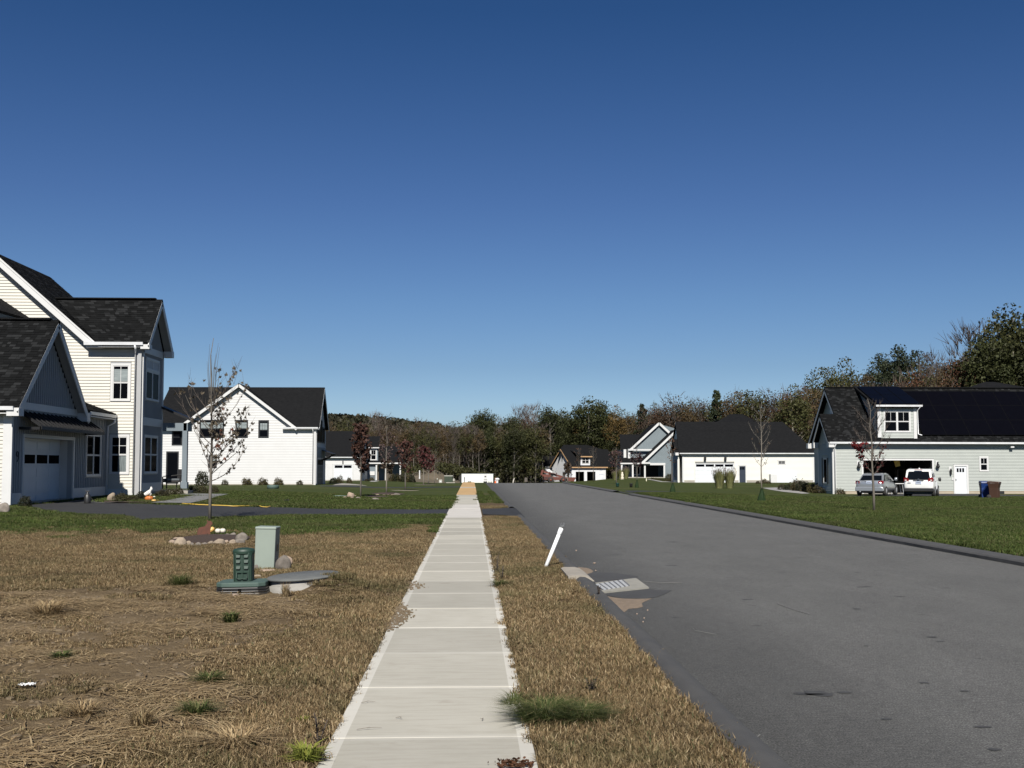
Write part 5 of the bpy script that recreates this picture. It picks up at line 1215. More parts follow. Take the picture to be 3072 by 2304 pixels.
# right row
y = young(2622, 1535, 1196, 'nearly bare street tree on the right lawn with one patch of crimson leaves', 50, .045, 26, .235, .30, -.12, tw=5); add_leaves(*y, 150, .075, leafmat('crimson', (.26, .025, .03), (.16, .03, .03)), (.44, .62), 'leaves', (-1.5, -.35)); add_leaves(*y, 130, .07, lf_red, (.3, .6))
y = young(2285, 1476, 1205, 'tall bare pale street tree with a green watering bag, before the cream house', 51, .055, 22, .20, .24, .0, tw=3); add_leaves(*y, 45, .11, lf_brown, (.2, .9))
y = young(2016, 1456, 1300, 'thin bare sapling with a green watering bag in front of the blue-grey house', 52, .05, 14, .15, .4, .0, tw=3); add_leaves(*y, 60, .14, lf_rust, (.3, .9))
y = young(1911, 1446, 1330, 'purple-leaved sapling with a green watering bag, by the porch of the blue-grey house', 53, .055, 18, .26, .35, .0, tw=3); add_leaves(*y, 230, .17, leafmat('plum', (.085, .03, .035), (.06, .025, .03)), (.2, .75))
y = young(1849, 1452, 1345, 'purple-brown twiggy sapling beside the teal tub', 54, .055, 20, .28, .38, .0, tw=4); add_leaves(*y, 200, .15, leafmat('plum_brown', (.085, .045, .045), (.07, .04, .035)), (.25, .95))
y = young(1780, 1444, 1338, 'bare sapling standing before the second garage bay of the unfinished house', 55, .06, 18, .2, .35, .0, tw=3); add_leaves(*y, 20, .16, lf_brown)
y = young(1737, 1445, 1342, 'bare sapling standing before the first garage bay of the unfinished house', 56, .055, 16, .22, .35, .0, tw=3); add_leaves(*y, 40, .16, lf_rust)
y = young(1703, 1447, 1388, 'small sapling with dark leaves against the wrapped gable of the unfinished house', 57, .06, 14, .26, .35, .0, tw=3); add_leaves(*y, 160, .18, lf_brown)
# ================================================================== OBJECTS
ORD = ('first', 'second', 'third', 'fourth', 'fifth', 'sixth', 'seventh', 'eighth', 'ninth')
stone1 = M('tan_fieldstone', (0.2772, 0.2244, 0.165), (0.1848, 0.1452, 0.1089), 4, .9, .5, 14, .02, objrand=.2)
stone2 = M('grey_fieldstone', (0.1674, 0.1457, 0.124), (0.1116, 0.0961, 0.0806), 4, .9, .5, 14, .02, objrand=.2)
stone3 = M('pinkish_stone', (0.33, 0.252, 0.192), (0.24, 0.18, 0.138), 5, .9, .5, 14, .02, objrand=.15)
def rock_me(seed, mat, fl=.6):
    rg = random.Random(seed); bm = bmesh.new(); bmesh.ops.create_icosphere(bm, subdivisions=3, radius=.5)
    pl = []
    for i in range(9):
        n = Vector((rg.gauss(0, 1), rg.gauss(0, 1), rg.gauss(0, 1))).normalized(); pl.append((n, rg.uniform(.30, .46)))
    for v in bm.verts:
        for n, d in pl:
            k = v.co.dot(n)
            if k > d: v.co -= n * (k - d) * .92
        v.co *= 1 + .10 * mn.noise(v.co * 3.5 + Vector((seed, 0, 0)))
        v.co.z = max(v.co.z, -.3)
    me = bpy.data.meshes.new('stone'); bm.to_mesh(me); bm.free(); me.materials.append(mat)
    for p in me.polygons: p.use_smooth = rg.random() < 2
    return me
ROCKS = [rock_me(i, (stone1, stone2, stone3)[i % 3]) for i in range(9)]
RR = random.Random(4)
def rock(u, vb, wpx, hpx, label, ki, group=None, yd=None, dep=.8, name='stone', sink=.12, dy=0):
    """stone whose visible bottom middle is at photo pixel (u, vb), size in photo pixels"""
    p = GP(u, vb); px = FPX / p[1]; W = wpx / px; Hh = hpx / px
    o = bpy.data.objects.new(name, ROCKS[ki]); COL.objects.link(o)
    o.location = (p[0], p[1] + W * dep * .5 + dy, p[2] + Hh * (.5 - sink) - .0); o.scale = (W * 1.08, W * dep, Hh * 1.25); o.rotation_euler = (RR.uniform(-.1, .1), RR.uniform(-.12, .12), RR.uniform(-.4, .4))
    return tag(o, label, 'stone', group)
g1 = 'fieldstones ringing the near maple bed'
sr = [(127, 585, 78, 70, 'pinkish round stone at the far left end of the near stone ring', 2), (207, 602, 135, 112, 'largest tan boulder, second from the left in the near stone ring', 0),
 (303, 597, 70, 72, 'angular pale stone right of the largest boulder in the near ring', 3), (350, 600, 52, 55, 'small round grey stone, fourth from the left at the front of the ring', 1),
 (412, 600, 68, 58, 'grey stone, fifth from the left at the front of the ring', 4), (486, 592, 82, 46, 'flat pinkish stone, sixth from the left at the front of the ring', 7),
 (556, 585, 82, 58, 'pale tan stone left of the long boulder in the middle of the ring front', 6), (640, 580, 142, 74, 'long pale boulder in the middle of the ring front', 0),
 (730, 555, 62, 42, 'small stone stacked right of the long middle boulder', 5), (742, 584, 74, 28, 'thin flat stone in front right of the long middle boulder', 6),
 (795, 572, 76, 60, 'squarish pale stone third from the right end of the ring', 3), (866, 568, 122, 68, 'wide grey stone at the right end of the ring front', 4),
 (742, 478, 62, 32, 'small stone at the back of the ring right of the white pumpkins', 1), (806, 478, 72, 42, 'middle-sized stone at the back right of the ring', 7), (892, 540, 128, 104, 'big dark slab leaning at the back right end of the ring', 4),
 (190, 522, 118, 36, 'long flat stone behind the largest tan boulder', 5)]
for x, y_, w_, h_, lb, k in sr: rock(480 + x / 3.687, 1480 + y_ / 3.687, w_ / 3.687, h_ / 3.687, lb, k, g1)
def ellipse_bed(name, cx, cy, rx, ry, mat, h=.05, n=26, **kw):
    V = [(cx, cy, GH(cx, cy) + h + .02)]; z = []
    for ring, k in ((.55, .9), (1.0, .1)):
        for i in range(n):
            a = 6.283 * i / n; r = ring * (1 + .08 * mn.noise(Vector((math.cos(a) * 2, math.sin(a) * 2, cx)))); x = cx + rx * r * math.cos(a); y_ = cy + ry * r * math.sin(a); V.append((x, y_, GH(x, y_) + h * k + .018))
    F = [(0, 1 + i, 1 + (i + 1) % n) for i in range(n)] + [(1 + i, 1 + n + i, 1 + n + (i + 1) % n, 1 + (i + 1) % n) for i in range(n)]
    return MB().add(V, F).build(name, mat, None, smooth=True, **kw)
mulch = M('dark_mulch', (0.03, 0.018, 0.012), (0.06, 0.036, 0.024), 30, .95, 1.0, 60, .03, world=True)
c = GP(622, 1622); ellipse_bed('mulch_bed', c[0], c[1] + .3, .85, 1.5, mulch, .07, kind='structure')
# rust-coloured garden silhouette of a crouching hare
rust = M('rusted_steel', (.105, .036, .020), (.065, .026, .016), 12, .85, .4, 60)
def px7(x, y_): return (480 + x / 3.687, 1480 + y_ / 3.687)
sil = [(415, 478), (412, 440), (418, 405), (432, 380), (455, 372), (490, 366), (508, 352), (520, 330), (526, 316), (517, 300), (522, 293), (538, 308), (556, 303), (570, 312), (580, 325), (579, 345), (568, 352), (558, 370), (566, 380), (560, 390), (556, 420), (556, 470), (540, 478), (530, 440), (505, 470), (470, 455), (440, 462)]
base = GP(*px7(480, 492)); ys = base[1]
P2 = [DY(*px7(x, y_), ys) for x, y_ in sil]
r = thing('garden_silhouette', 'flat rusty metal cutout of a seated animal in front of the near maple trunk', 'garden ornament', (P2[0][0] + .15, ys, base[2]))
k = len(P2); o_ = r.location
V = [(p[0] - o_.x, -.004, p[2] - o_.z) for p in P2] + [(p[0] - o_.x, .004, p[2] - o_.z) for p in P2]
MB().add(V, [tuple(range(k)), tuple(range(2 * k - 1, k - 1, -1))] + [(i, (i + 1) % k, (i + 1) % k + k, i + k) for i in range(k)]).build('plate', rust, r)
mb = MB(); mb.box(-.02, 0, -.003, .003, -.2, .1); mb.build('stake', rust, r)
# pumpkins
def pumpkin(u, vb, wpx, hpx, label, mats, stretch=1.0, rz=0, ry=0, cat='pumpkin', name='pumpkin', dy=0, dz=0, group=None):
    p = GP(u, vb); px = FPX / p[1]; R = wpx / px / 2; Hh = hpx / px; n = 40; m_ = 12; V = []; F = []
    for j in range(m_ + 1):
        t = math.pi * j / m_
        for i in range(n):
            a = 6.283 * i / n; rr = math.sin(t) ** .8 * (1 - .14 * abs(math.cos(a * 5)) ** .5 * 1) if 0 < j < m_ else .02
            V.append((rr * math.cos(a), rr * math.sin(a), -math.cos(t) * (1 - .18 * math.exp(-(math.sin(t) / .35) ** 2))))
    for j in range(m_):
        for i in range(n): F.append((j * n + i, j * n + (i + 1) % n, (j + 1) * n + (i + 1) % n, (j + 1) * n + i))
    r = thing(name, label, cat, (p[0], p[1] + R + dy, p[2] + Hh / 2 + dz), 0, group); r.rotation_euler = (0, ry, rz)
    mb = MB(); mb.add([(x * R, y_ * R, z * Hh / 2 * stretch) for x, y_, z in V], F); b_ = mb.build('flesh', mats[0], r, smooth=True)
    mb = MB(); mb.tube([(0, 0, Hh * .40 * stretch), (0, 0, Hh * .55 * stretch), (.01, .01, Hh * .64 * stretch)], [R * .14, R * .09, R * .11], 6); mb.build('stem', mats[1], r, smooth=True)
    return r
pw = M('white_pumpkin_skin', (0.612, 0.5865, 0.51), (0.544, 0.51, 0.425), 6, .5); pst = M('dry_stem', (.23, .18, .09), (.15, .12, .06), 10, .8)
porg = M('orange_pumpkin_skin', (0.45, 0.153, 0.0315), (0.36, 0.108, 0.027), 5, .5, bmp=.2); pyel = M('striped_squash_skin', (.62, .42, .14), (.50, .27, .07), 3, .5, stretch=(5, 5, .4))
pumpkin(*px7(606, 486), 17, 16, 'left one of two small white pumpkins in the near mulch bed', (pw, pst), .9, dz=.07, dy=.25, group='small white pumpkins in the near bed')
pumpkin(*px7(658, 484), 18, 16, 'right one of two small white pumpkins in the near mulch bed', (pw, pst), .9, dz=.07, dy=.25, group='small white pumpkins in the near bed')
pumpkin(*px7(537, 484), 15, 22, 'yellow and orange striped squash lying beside the white pumpkins', (pyel, pst), 1, .3, 1.0, 'squash', 'squash', dz=.07, dy=.2)
# pale utility pedestal
pg = M('pale_green_enamel', (0.2088, 0.2436, 0.2088), (0.1914, 0.2233, 0.1943), 3, .5, .05, 30)
p = GP(793, 1712); r = thing('utility_pedestal', 'tall pale green utility pedestal on a stone slab left of the sidewalk', 'utility box', (p[0], p[1] + .2, p[2]), math.radians(2)); r.rotation_euler = (0, math.radians(1.2), math.radians(-3))
b_ = MB().add([(-.165, -.16, .0), (.155, -.16, .0), (.155, .16, 0), (-.165, .16, 0), (-.165, -.16, .68), (.165, -.16, .68), (.165, .16, .68), (-.165, .16, .68)], [(0, 3, 2, 1), (4, 5, 6, 7), (0, 1, 5, 4), (1, 2, 6, 5), (2, 3, 7, 6), (3, 0, 4, 7)]).build('cabinet', pg, r); bevel(b_, .012, 3)
l_ = MB().box(-.172, .172, -.168, .168, .655, .700).build('lid', pg, r); bevel(l_, .015, 3)
MB().box(.166, .169, -.05, .05, .3, .42).build('latch', blackp, r)
MB().box(-.16, .16, -.1605, -.160, .01, .012).build('seam', blackp, r)
rock(*px7(1195, 888), 250 / 3.687, 62 / 3.687, 'flat tan slab under the front of the pale pedestal', 5, sink=.3, dep=.6)
rock(*px7(1350, 868), 158 / 3.687, 175 / 3.687, 'large round grey-brown rock against the right side of the pale pedestal', 4, sink=.1, dep=.8)
rock(*px7(1412, 810), 92 / 3.687, 130 / 3.687, 'pale angular rock behind the round rock right of the pedestal', 8, sink=.1, dep=.6)
rock(*px7(1052, 862), 90 / 3.687, 70 / 3.687, 'small brown rock between the green riser and the pale pedestal', 7, dep=.6)
rock(*px7(1070, 945), 120 / 3.687, 45 / 3.687, 'low tan stone between the green riser and the manhole ring', 6, dep=.5)
rock(*px7(832, 1150), 92 / 3.687, 45 / 3.687, 'orange-tan stone in front of the green riser', 2, dep=.6, sink=.3)
rock(*px7(545, 1078), 40 / 3.687, 34 / 3.687, 'small pebble left of the green riser plate', 0, dep=.8)
# green septic riser with ribbed vent housing
gpl = M('green_plastic', (0.0099, 0.02925, 0.0189), (0.0135, 0.0351, 0.0234), 4, .55, .15, 50); gpl2 = M('faded_green_plastic', (0.054, 0.09, 0.0756), (0.0432, 0.072, 0.0612), 6, .7, .2, 40)
p = GP(718, 1781); Y0 = p[1]; r = thing('septic_riser', 'dark green plastic vent housing standing on an octagonal green lid over black rings', 'septic riser', (p[0], Y0 + .30, p[2] - .01)); r.rotation_euler = (0, math.radians(-1), 0)
def octa(w_, d_, c_=.1): return [(-w_ + c_, -d_), (w_ - c_, -d_), (w_, -d_ + c_), (w_, d_ - c_), (w_ - c_, d_), (-w_ + c_, d_), (-w_, d_ - c_), (-w_, -d_ + c_)]
for k, (w_, z0, z1) in enumerate(((.345, -.03, .015), (.335, .02, .045), (.325, .05, .085))): bevel(MB().prism(octa(w_, w_ * .85, .09), z0, z1).build('ring', blackp, r), .008)
bevel(MB().prism(octa(.325, .28, .085), .088, .150).build('lid', gpl2, r), .014, 3)
b_ = MB().prism(octa(.125, .115, .035), .150, .53).build('housing', gpl, r); bevel(b_, .008, 2)
bevel(MB().lathe([(.13, .50), (.145, .515), (.148, .55), (.135, .575), (.05, .59)], (0, 0, 0), 24, 1, .95).build('cap', gpl, r, smooth=True), .002)
for zz in (.485, .415, .335):
    for sx_ in (-1, 1): bevel(MB().add([(sx_ * .02, -.116, zz - .02), (sx_ * .085, -.116, zz - .02), (sx_ * .085, -.116, zz + .022), (sx_ * .02, -.116, zz + .022), (sx_ * .028, -.142, zz - .018), (sx_ * .078, -.142, zz - .018)], [(0, 1, 5, 4), (4, 5, 2, 3), (0, 4, 3), (1, 2, 5), (0, 3, 2, 1)]).build('louver', gpl, r), .004)
MB().box(-.012, .012, -.128, -.115, .15, .50).build('rib', gpl, r)
for sx_ in (-.108, .108): MB().box(sx_ - .006, sx_ + .006, -.123, -.10, .16, .50).build('rib', gpl, r)
mb = MB(); mb.tube([(-.07, -.13, .27), (-.07, -.145, .20), (-.05, -.145, .19), (.05, -.145, .19), (.07, -.145, .20), (.07, -.13, .27), (-.07, -.13, .27)], .008, 6); mb.build('handle', gpl, r)
mb = MB(); mb.box(-.02, .02, -.30, -.27, -.02, .07); mb.build('clip', alu, r)
# concrete manhole ring
cg = M('grey_fibreglass_lid', (0.1062, 0.1105, 0.1062), (0.0765, 0.08075, 0.08075), 8, .75, .3, 60); cw = M('precast_concrete', (0.2576, 0.2464, 0.224), (0.2016, 0.1904, 0.1736), 6, .9, .4, 30)
p = GP(893, 1779); r = thing('manhole', 'round grey lid tilted on a pale concrete ring sunk in the dry grass', 'manhole', (p[0] + .01, p[1] + .47, p[2] + .05)); r.rotation_euler = (math.radians(1), math.radians(-3.5), 0)
MB().lathe([(.455, -.25), (.455, .10), (.44, .105)], n=40).build('ring', cw, r, smooth=True); MB().lathe([(.47, -.25), (.47, .03), (.456, .035)], n=40).build('ring', cw, r, smooth=True)
MB().lathe([(.475, .108), (.492, .116), (.492, .135), (.475, .145), (.05, .150)], n=44).build('lid', cg, r, smooth=True)
# leaning white pvc pipe
pvc = M('white_pvc', (.80, .81, .80), (.74, .75, .74), 6, .35); foil = M('torn_duct_tape', (.35, .36, .36), (.20, .2, .2), 60, .3, .8, 90, .01, metal=.6)
a = Vector(GP(1634, 1709)); top = Vector(DY(1684, 1585, a.y + .05)); r = thing('pipe', 'white plastic pipe leaning right in the dry verge beside the road', 'pipe', a); d = top - a
MB().tube([-d * .15, d * .995], .031, 16).build('pipe_tube', pvc, r, smooth=True)
MB().tube([d * .86, d * .87, d * .995, d * 1.01], [.034, .038, .038, .03], 16).build('coupling', pvc, r, smooth=True)
mb = MB()
for k in range(9):
    an = k / 9 * 6.283; e = Vector((math.cos(an), math.sin(an), 0)) * .03; mb.tube([d + e * .9, d * 1.05 + e * 1.1, d * (1.08 + .03 * (k % 3)) + e * (1.3 if k % 2 else .6)], [.008, .010, .004], 4)
mb.build('tape_scrap', foil, r)
# storm drain: frame, grate, kerb stone
def px8(x, y_): return (1550 + x / 3.687, 1500 + y_ / 3.687)
cr = [GP(*px8(x, y_)) for x, y_ in ((865, 932), (1320, 878), (1462, 982), (940, 1037))]
cfm = M('drain_concrete', (0.24, 0.232, 0.2), (0.192, 0.184, 0.16), 8, .9, .3, 60, .008)
gr = [GP(*px8(x, y_)) for x, y_ in ((862, 955), (1168, 902), (1246, 970), (955, 1016))]
c = sum((Vector(q) for q in cr), Vector()) / 4; r = thing('storm_drain', 'square concrete storm drain with a slotted steel grate in the road beside the curb', 'storm drain', (c.x, c.y, 0))
def q4(a, s, t): return Vector(a[0]).lerp(Vector(a[1]), s).lerp(Vector(a[3]).lerp(Vector(a[2]), s), t) - Vector((c.x, c.y, 0))
mb = MB()
gv = [Vector(g_) - Vector((c.x, c.y, 0)) for g_ in gr]; cv = [Vector(g_) - Vector((c.x, c.y, 0)) for g_ in cr]
Z2 = lambda v, z: (v.x, v.y, z)
V = [Z2(v, .022) for v in cv] + [Z2(v, .022) for v in gv] + [Z2(v, -.04) for v in cv] + [Z2(v, -.12) for v in gv]
mb.add(V, [(i, (i + 1) % 4, 4 + (i + 1) % 4, 4 + i) for i in range(4)] + [(8 + i, 8 + (i + 1) % 4, (i + 1) % 4, i) for i in range(4)] + [(4 + i, 4 + (i + 1) % 4, 12 + (i + 1) % 4, 12 + i) for i in range(4)]); mb.build('concrete_frame', cfm, r)
MB().add([Z2(v, -.10) for v in gv], [(0, 1, 2, 3)]).build('pit', blackp, r)
steel = M('galvanised_steel', (.42, .43, .44), (.30, .31, .32), 30, .4, metal=.25); steelb = M('dull_steel', (.14, .145, .15), (.10, .10, .105), 20, .6, metal=.2)
for k in range(7):
    s = k / 6; a_ = q4(gr, s, .0); b_ = q4(gr, s, 1.0); MB().beam(Z2(a_, .018), Z2(b_, .018), .018, .03).build('cross_bar', steelb, r)
for k in range(6):
    for j in range(8):
        a_ = q4(gr, (k + .12) / 6, (j + .5) / 8); b_ = q4(gr, (k + .88) / 6, (j + .5) / 8)
        MB().add([Z2(a_ + Vector((0, -.016, 0)), .010), Z2(b_ + Vector((0, -.016, 0)), .010), Z2(b_ + Vector((0, .016, 0)), .032), Z2(a_ + Vector((0, .016, 0)), .032)], [(0, 1, 2, 3)]).build('grate_bar', steel, r)
mb = MB(); ks = [(1.42, -.05), (1.42, .075), (1.47, .09), (1.64, .09), (1.72, .07), (1.80, .01), (1.80, -.05)]
mb.add([(x, 16.07, z) for x, z in ks] + [(x, 17.43, z) for x, z in ks], [tuple(range(7)), tuple(range(13, 6, -1))] + [(i, (i + 1) % 7, (i + 1) % 7 + 7, i + 7) for i in range(7)])
o = mb.build('curb_stone', M('curb_concrete', (0.28, 0.252, 0.21), (0.21, 0.189, 0.161), 5, .9, .3, 40)); tag(o, 'pale concrete curb block behind the storm drain, set in the black asphalt curb', 'curb block')
patchm = M('dark_asphalt_patch', (0.03, 0.03, 0.03075), (0.045, 0.045, 0.045), 2, .9, .7, 90, .012, world=True)
def patch(name, pts, mat, dz, **kw):
    P_ = [GZ(*px8(*q)) for q in pts]; MB().add([(x, y_, dz) for x, y_, z in P_], [tuple(range(len(P_)))]).build(name, mat, None, **kw)
patch('asphalt_patch', [(985, 1058), (940, 1040), (1465, 984), (1560, 1000), (1720, 1000), (1640, 1045), (1540, 1078), (1440, 1095), (1180, 1092)], patchm, .0045, kind='structure')
patch('asphalt_patch', [(745, 830), (860, 800), (1100, 812), (1340, 845), (1330, 872), (1100, 885), (870, 925), (790, 890)], patchm, .0045, kind='structure')
# sand washed against the curb: low mounds
sand = M('washed_sand', (0.1944, 0.1476, 0.1044), (0.144, 0.108, 0.0756), 14, .95, .9, 120, .012, world=True)
def mound(name, pts, h, mat, label, cat):
    P_ = [Vector(GZ(*px8(*q))) for q in pts]; c = sum(P_, Vector()) / len(P_); n = len(P_)
    V = [(c.x, c.y, h)] + [tuple(c.lerp(q, .6) + Vector((0, 0, h * .8))) for q in P_] + [(q.x, q.y, .003) for q in P_]
    o = MB().add(V, [(0, 1 + i, 1 + (i + 1) % n) for i in range(n)] + [(1 + i, 1 + n + i, 1 + n + (i + 1) % n, 1 + (i + 1) % n) for i in range(n)]).build(name, mat, None, smooth=True); return tag(o, label, cat, kind='stuff')
mound('sand', [(985, 1062), (1080, 1080), (1190, 1092), (1330, 1095), (1500, 1090), (1440, 1115), (1385, 1142), (1395, 1185), (1330, 1200), (1240, 1205), (1190, 1245), (1165, 1240), (1080, 1160)], .02, sand, 'tan sand washed up in front of the storm drain', 'sand')
mound('sand', [(640, 738), (700, 745), (770, 752), (815, 765), (850, 790), (820, 815), (740, 832), (700, 800)], .015, sand, 'small tan sand patch behind the storm drain', 'sand')
# pebbles and litter on the road
for k, (x, y_) in enumerate(((862, 700), (1332, 1262), (1412, 1308), (1400, 1350), (1450, 1220), (660, 560), (875, 782))): rock(*px8(x, y_ + 6), 5 + (k == 0) * 4, 4, ('larger pale pebble up the road from the storm drain', 'upper pebble of the three below the sand patch', 'middle pebble of the three below the sand patch', 'lower pebble of the three below the sand patch', 'pebble right of the three below the sand patch', 'lone white pebble left of the larger one up the road', 'dark pebble between the small sand patch and the larger pebble')[k], 2, 'pebbles on the road', name='pebble')
paper = M('crumpled_plastic', (.70, .70, .68), (.5, .5, .5), 20, .4, .8, 40)
p = GP(80, 2066); bm = bmesh.new(); bmesh.ops.create_grid(bm, x_segments=14, y_segments=8, size=.5)
for v in bm.verts: v.co = Vector((v.co.x * .115, v.co.y * .08, .022 * abs(mn.noise(v.co * 5)) + .010 + .012 * mn.noise(v.co * 11)))
me = bpy.data.meshes.new('plastic_scrap'); bm.to_mesh(me); bm.free(); me.materials.append(paper)
tag(inst('plastic_scrap', me, None, (p[0], p[1], p[2] + .02)), 'crumpled white plastic scrap on the bare soil at the lower left', 'litter')
# twigs on the walk
for k, (u, v, L, a_) in enumerate(((1084, 2108, .10, .3), (1070, 2188, .16, .15), (1187, 2153, .05, -.5), (1446, 2160, .05, 1.0), (1050, 1400 + 640 / 1.84, .05, .4))):
    p = GZ(u, v, .03); mb = MB(); mb.tube([(0, 0, 0), (L * .5, .01, .006), (L, .02 * (k % 2), 0)], [.002, .0022, .001], 4); mb.tube([(L * .4, 0, .003), (L * .5, .03, .004)], .0012, 3)
    o = mb.build('twig', bark, None); o.location = p; o.rotation_euler = (0, 0, a_); tag(o, ('short forked twig on the second slab from the bottom', 'long thin twig on the left part of the bottom slabs', 'tiny twig in the middle of the second slab', 'tiny twig near the right part of the second slab', 'leaf scrap on a slab beside the spilled dry grass')[k], 'twig')
# yellow hose
hosem = M('yellow_hose', (.46, .31, .05), (.40, .26, .05), 10, .45)
hp = [(462, 1499), (470, 1503), (480, 1506.5), (500, 1509), (530, 1512), (560, 1515), (600, 1517.5), (640, 1519), (680, 1520.5), (700, 1522), (740, 1521), (770, 1519), (790, 1518.5), (808, 1520.5), (811, 1523), (800, 1524.5), (786, 1524), (780, 1521.5), (768, 1519.5), (755, 1516)]
H_ = [Vector(GP(u, v)) + Vector((0, 0, .045)) for u, v in hp]; r0 = H_[0].copy()
mb = MB(tuple(r0)); mb.tube(H_, .019, 8); o = mb.build('garden_hose', hosem, None, smooth=True); o.location = r0; tag(o, 'yellow garden hose stretched along the far edge of the driveway, looped at its right end', 'hose')
h2 = [Vector(GP(u, v)) + Vector((0, 0, .03)) for u, v in ((731, 1514.5), (738, 1513), (752, 1512.5), (768, 1513))]; mb = MB(tuple(h2[0])); mb.tube(h2, .018, 6); o = mb.build('hose_end', hosem, None, smooth=True); o.location = h2[0]; tag(o, 'short end of yellow hose lying in the grass above the loop', 'hose')
h3 = [Vector(GP(u, v)) + Vector((0, 0, .03)) for u, v in ((848, 1509.5), (862, 1511), (878, 1510), (892, 1509.5))]; mb = MB(tuple(h3[0])); mb.tube(h3, .018, 6); o = mb.build('hose_end', M('lime_hose', (.45, .50, .12), None, 5, .5), None, smooth=True); o.location = h3[0]; tag(o, 'lime green hose end with a black nozzle on the lawn behind the driveway', 'hose')
h4 = [Vector(GP(u, v)) + Vector((0, 0, .06)) for u, v in ((822, 1503.5), (836, 1505), (850, 1505.5), (858, 1507.5))]; mb = MB(tuple(h4[0])); mb.tube(h4, .022, 6); mb.beam(h4[2], h4[3] + Vector((.1, 0, .05)), .06, .05); o = mb.build('spray_nozzle', blackp, None); o.location = h4[0]; tag(o, 'black spray wand lying on the lawn beside the lime hose', 'spray nozzle')
# ---- shrubs
def shrub_me(seed, mat, n=900, leaf=.055, shape=1.0, lumpy=.35):
    rg = np.random.default_rng(seed); P = []
    while len(P) < n:
        q = rg.normal(size=3); q /= np.linalg.norm(q); q *= rg.uniform(.35, 1) ** .45
        if q[2] < -.3: continue
        k = 1 + lumpy * uvnoise(q, 2.2, seed); P.append((q[0] * .5 * k, q[1] * .5 * k, (q[2] + .25) * .62 * k * shape))
    V, F = leaf_quads(np.array(P), leaf, rg); return np_mesh('foliage', V, F, mat)
def stems_me(seed, mat, n=12, r=.012):
    rg = random.Random(seed); mb = MB()
    for i in range(n):
        a_ = rg.uniform(0, 6.28); e = rg.uniform(.2, .48); mb.tube([(0, 0, -.05), (math.cos(a_) * e * .5, math.sin(a_) * e * .5, .4), (math.cos(a_) * e, math.sin(a_) * e, rg.uniform(.6, .95))], [r, r * .7, r * .3], 4, False)
    return mb.mesh('stems', mat)
lf_shrub = leafmat('boxwood_leaves', (.055, .055, .022), (.085, .070, .035)); lf_dk = leafmat('dark_shrub_leaves', (.028, .036, .016), (.04, .04, .02)); lf_hyd = leafmat('faded_shrub_leaves', (.11, .085, .035), (.075, .075, .03))
SH = {'box': [(shrub_me(k, lf_shrub, 1500, .055), stems_me(k, bark)) for k in range(3)], 'dark': [(shrub_me(k + 9, lf_dk, 1300, .07), stems_me(k, bark)) for k in range(2)],
      'fade': [(shrub_me(k + 20, lf_hyd, 900, .075, 1.0, .6), stems_me(k + 3, bark, 20)) for k in range(3)]}
def shrub(u, vb, wpx, hpx, kind, label, group=None, Yb=None, depth=.9, name='shrub', cat='shrub'):
    p = GP(u, vb) if Yb is None else (lambda q: (q[0], Yb, GH(q[0], Yb)))(DY(u, 1400, Yb))
    px = FPX / p[1]; W = wpx / px; Hh = hpx / px; r = thing(name, label, cat, (p[0], p[1] + W * .3, p[2]), RR.uniform(0, 6), group)
    f, s_ = SH[kind][RR.randrange(len(SH[kind]))]; r.scale = (W, W * depth, Hh * 1.05)
    inst('foliage', f, r); inst('stems', s_, r); return r
def r7(x, y_): return (300 + x / 4.608, 1380 + y_ / 4.608)
p0 = [(75, 440, 55, 20, 'dark', 'dark leafy shrub in the corner by the downspout of the cream farmhouse'), (270, 585, 52, 34, 'box', 'rounded shrub behind the pale boulder at the cream farmhouse corner'),
 (430, 575, 40, 22, 'box', 'low thin shrub under the white corner board of the cream farmhouse'), (560, 560, 34, 30, 'dark', 'dark shrub left of the pumpkin figure'),
 (840, 520, 48, 28, 'box', 'clipped shrub in the bed just right of the pumpkin figure'), (960, 500, 44, 28, 'box', 'second clipped shrub right of the pumpkin figure'), (1070, 490, 36, 28, 'box', 'clipped shrub at the right end of the farmhouse bed'),
 (1270, 480, 34, 32, 'dark', 'dark shrub beside the porch post before the white farmhouse'), (1390, 480, 48, 34, 'box', 'wide shrub left of the near maple trunk'), (1560, 475, 34, 30, 'box', 'shrub right behind the near maple trunk')]
for x, y_, w_, h_, kd, lb in p0: shrub(*r7(x, y_), w_, h_, kd, lb)
shrub(*r7(1400, 300), 40, 52, 'dark', 'dark bush rising behind the shrubs left of the near maple', Yb=99)
for k, (x, y_, w_, h_) in enumerate(((595, 1545, 22, 20), (797, 1535, 32, 26), (945, 1535, 32, 24), (1090, 1535, 32, 24), (1285, 1532, 22, 18))):
    shrub(480 + x / 3.072, 960 + y_ / 3.072, w_, h_, 'fade' if k not in (0, 4) else 'box', ('small dark shrub, first from the left along the white farmhouse wall', 'spiky shrub, second along the white farmhouse wall', 'spiky shrub, third along the white farmhouse wall', 'spiky shrub, fourth along the white farmhouse wall', 'small round shrub, last on the right along the white farmhouse wall')[k], 'shrubs along the white farmhouse', Yb=105.2)
p = GP(819, 1466.5); r = thing('green_cap', 'low dark green plastic dome on the lawn before the white farmhouse', 'septic lid', p); MB().lathe([(.42, 0), (.42, .22), (.38, .27), (.1, .28)], n=20).build('dome', gpl2, r, smooth=True)
def p5(x, y_): return (1860 + x / 3.352, 1200 + y_ / 3.352)
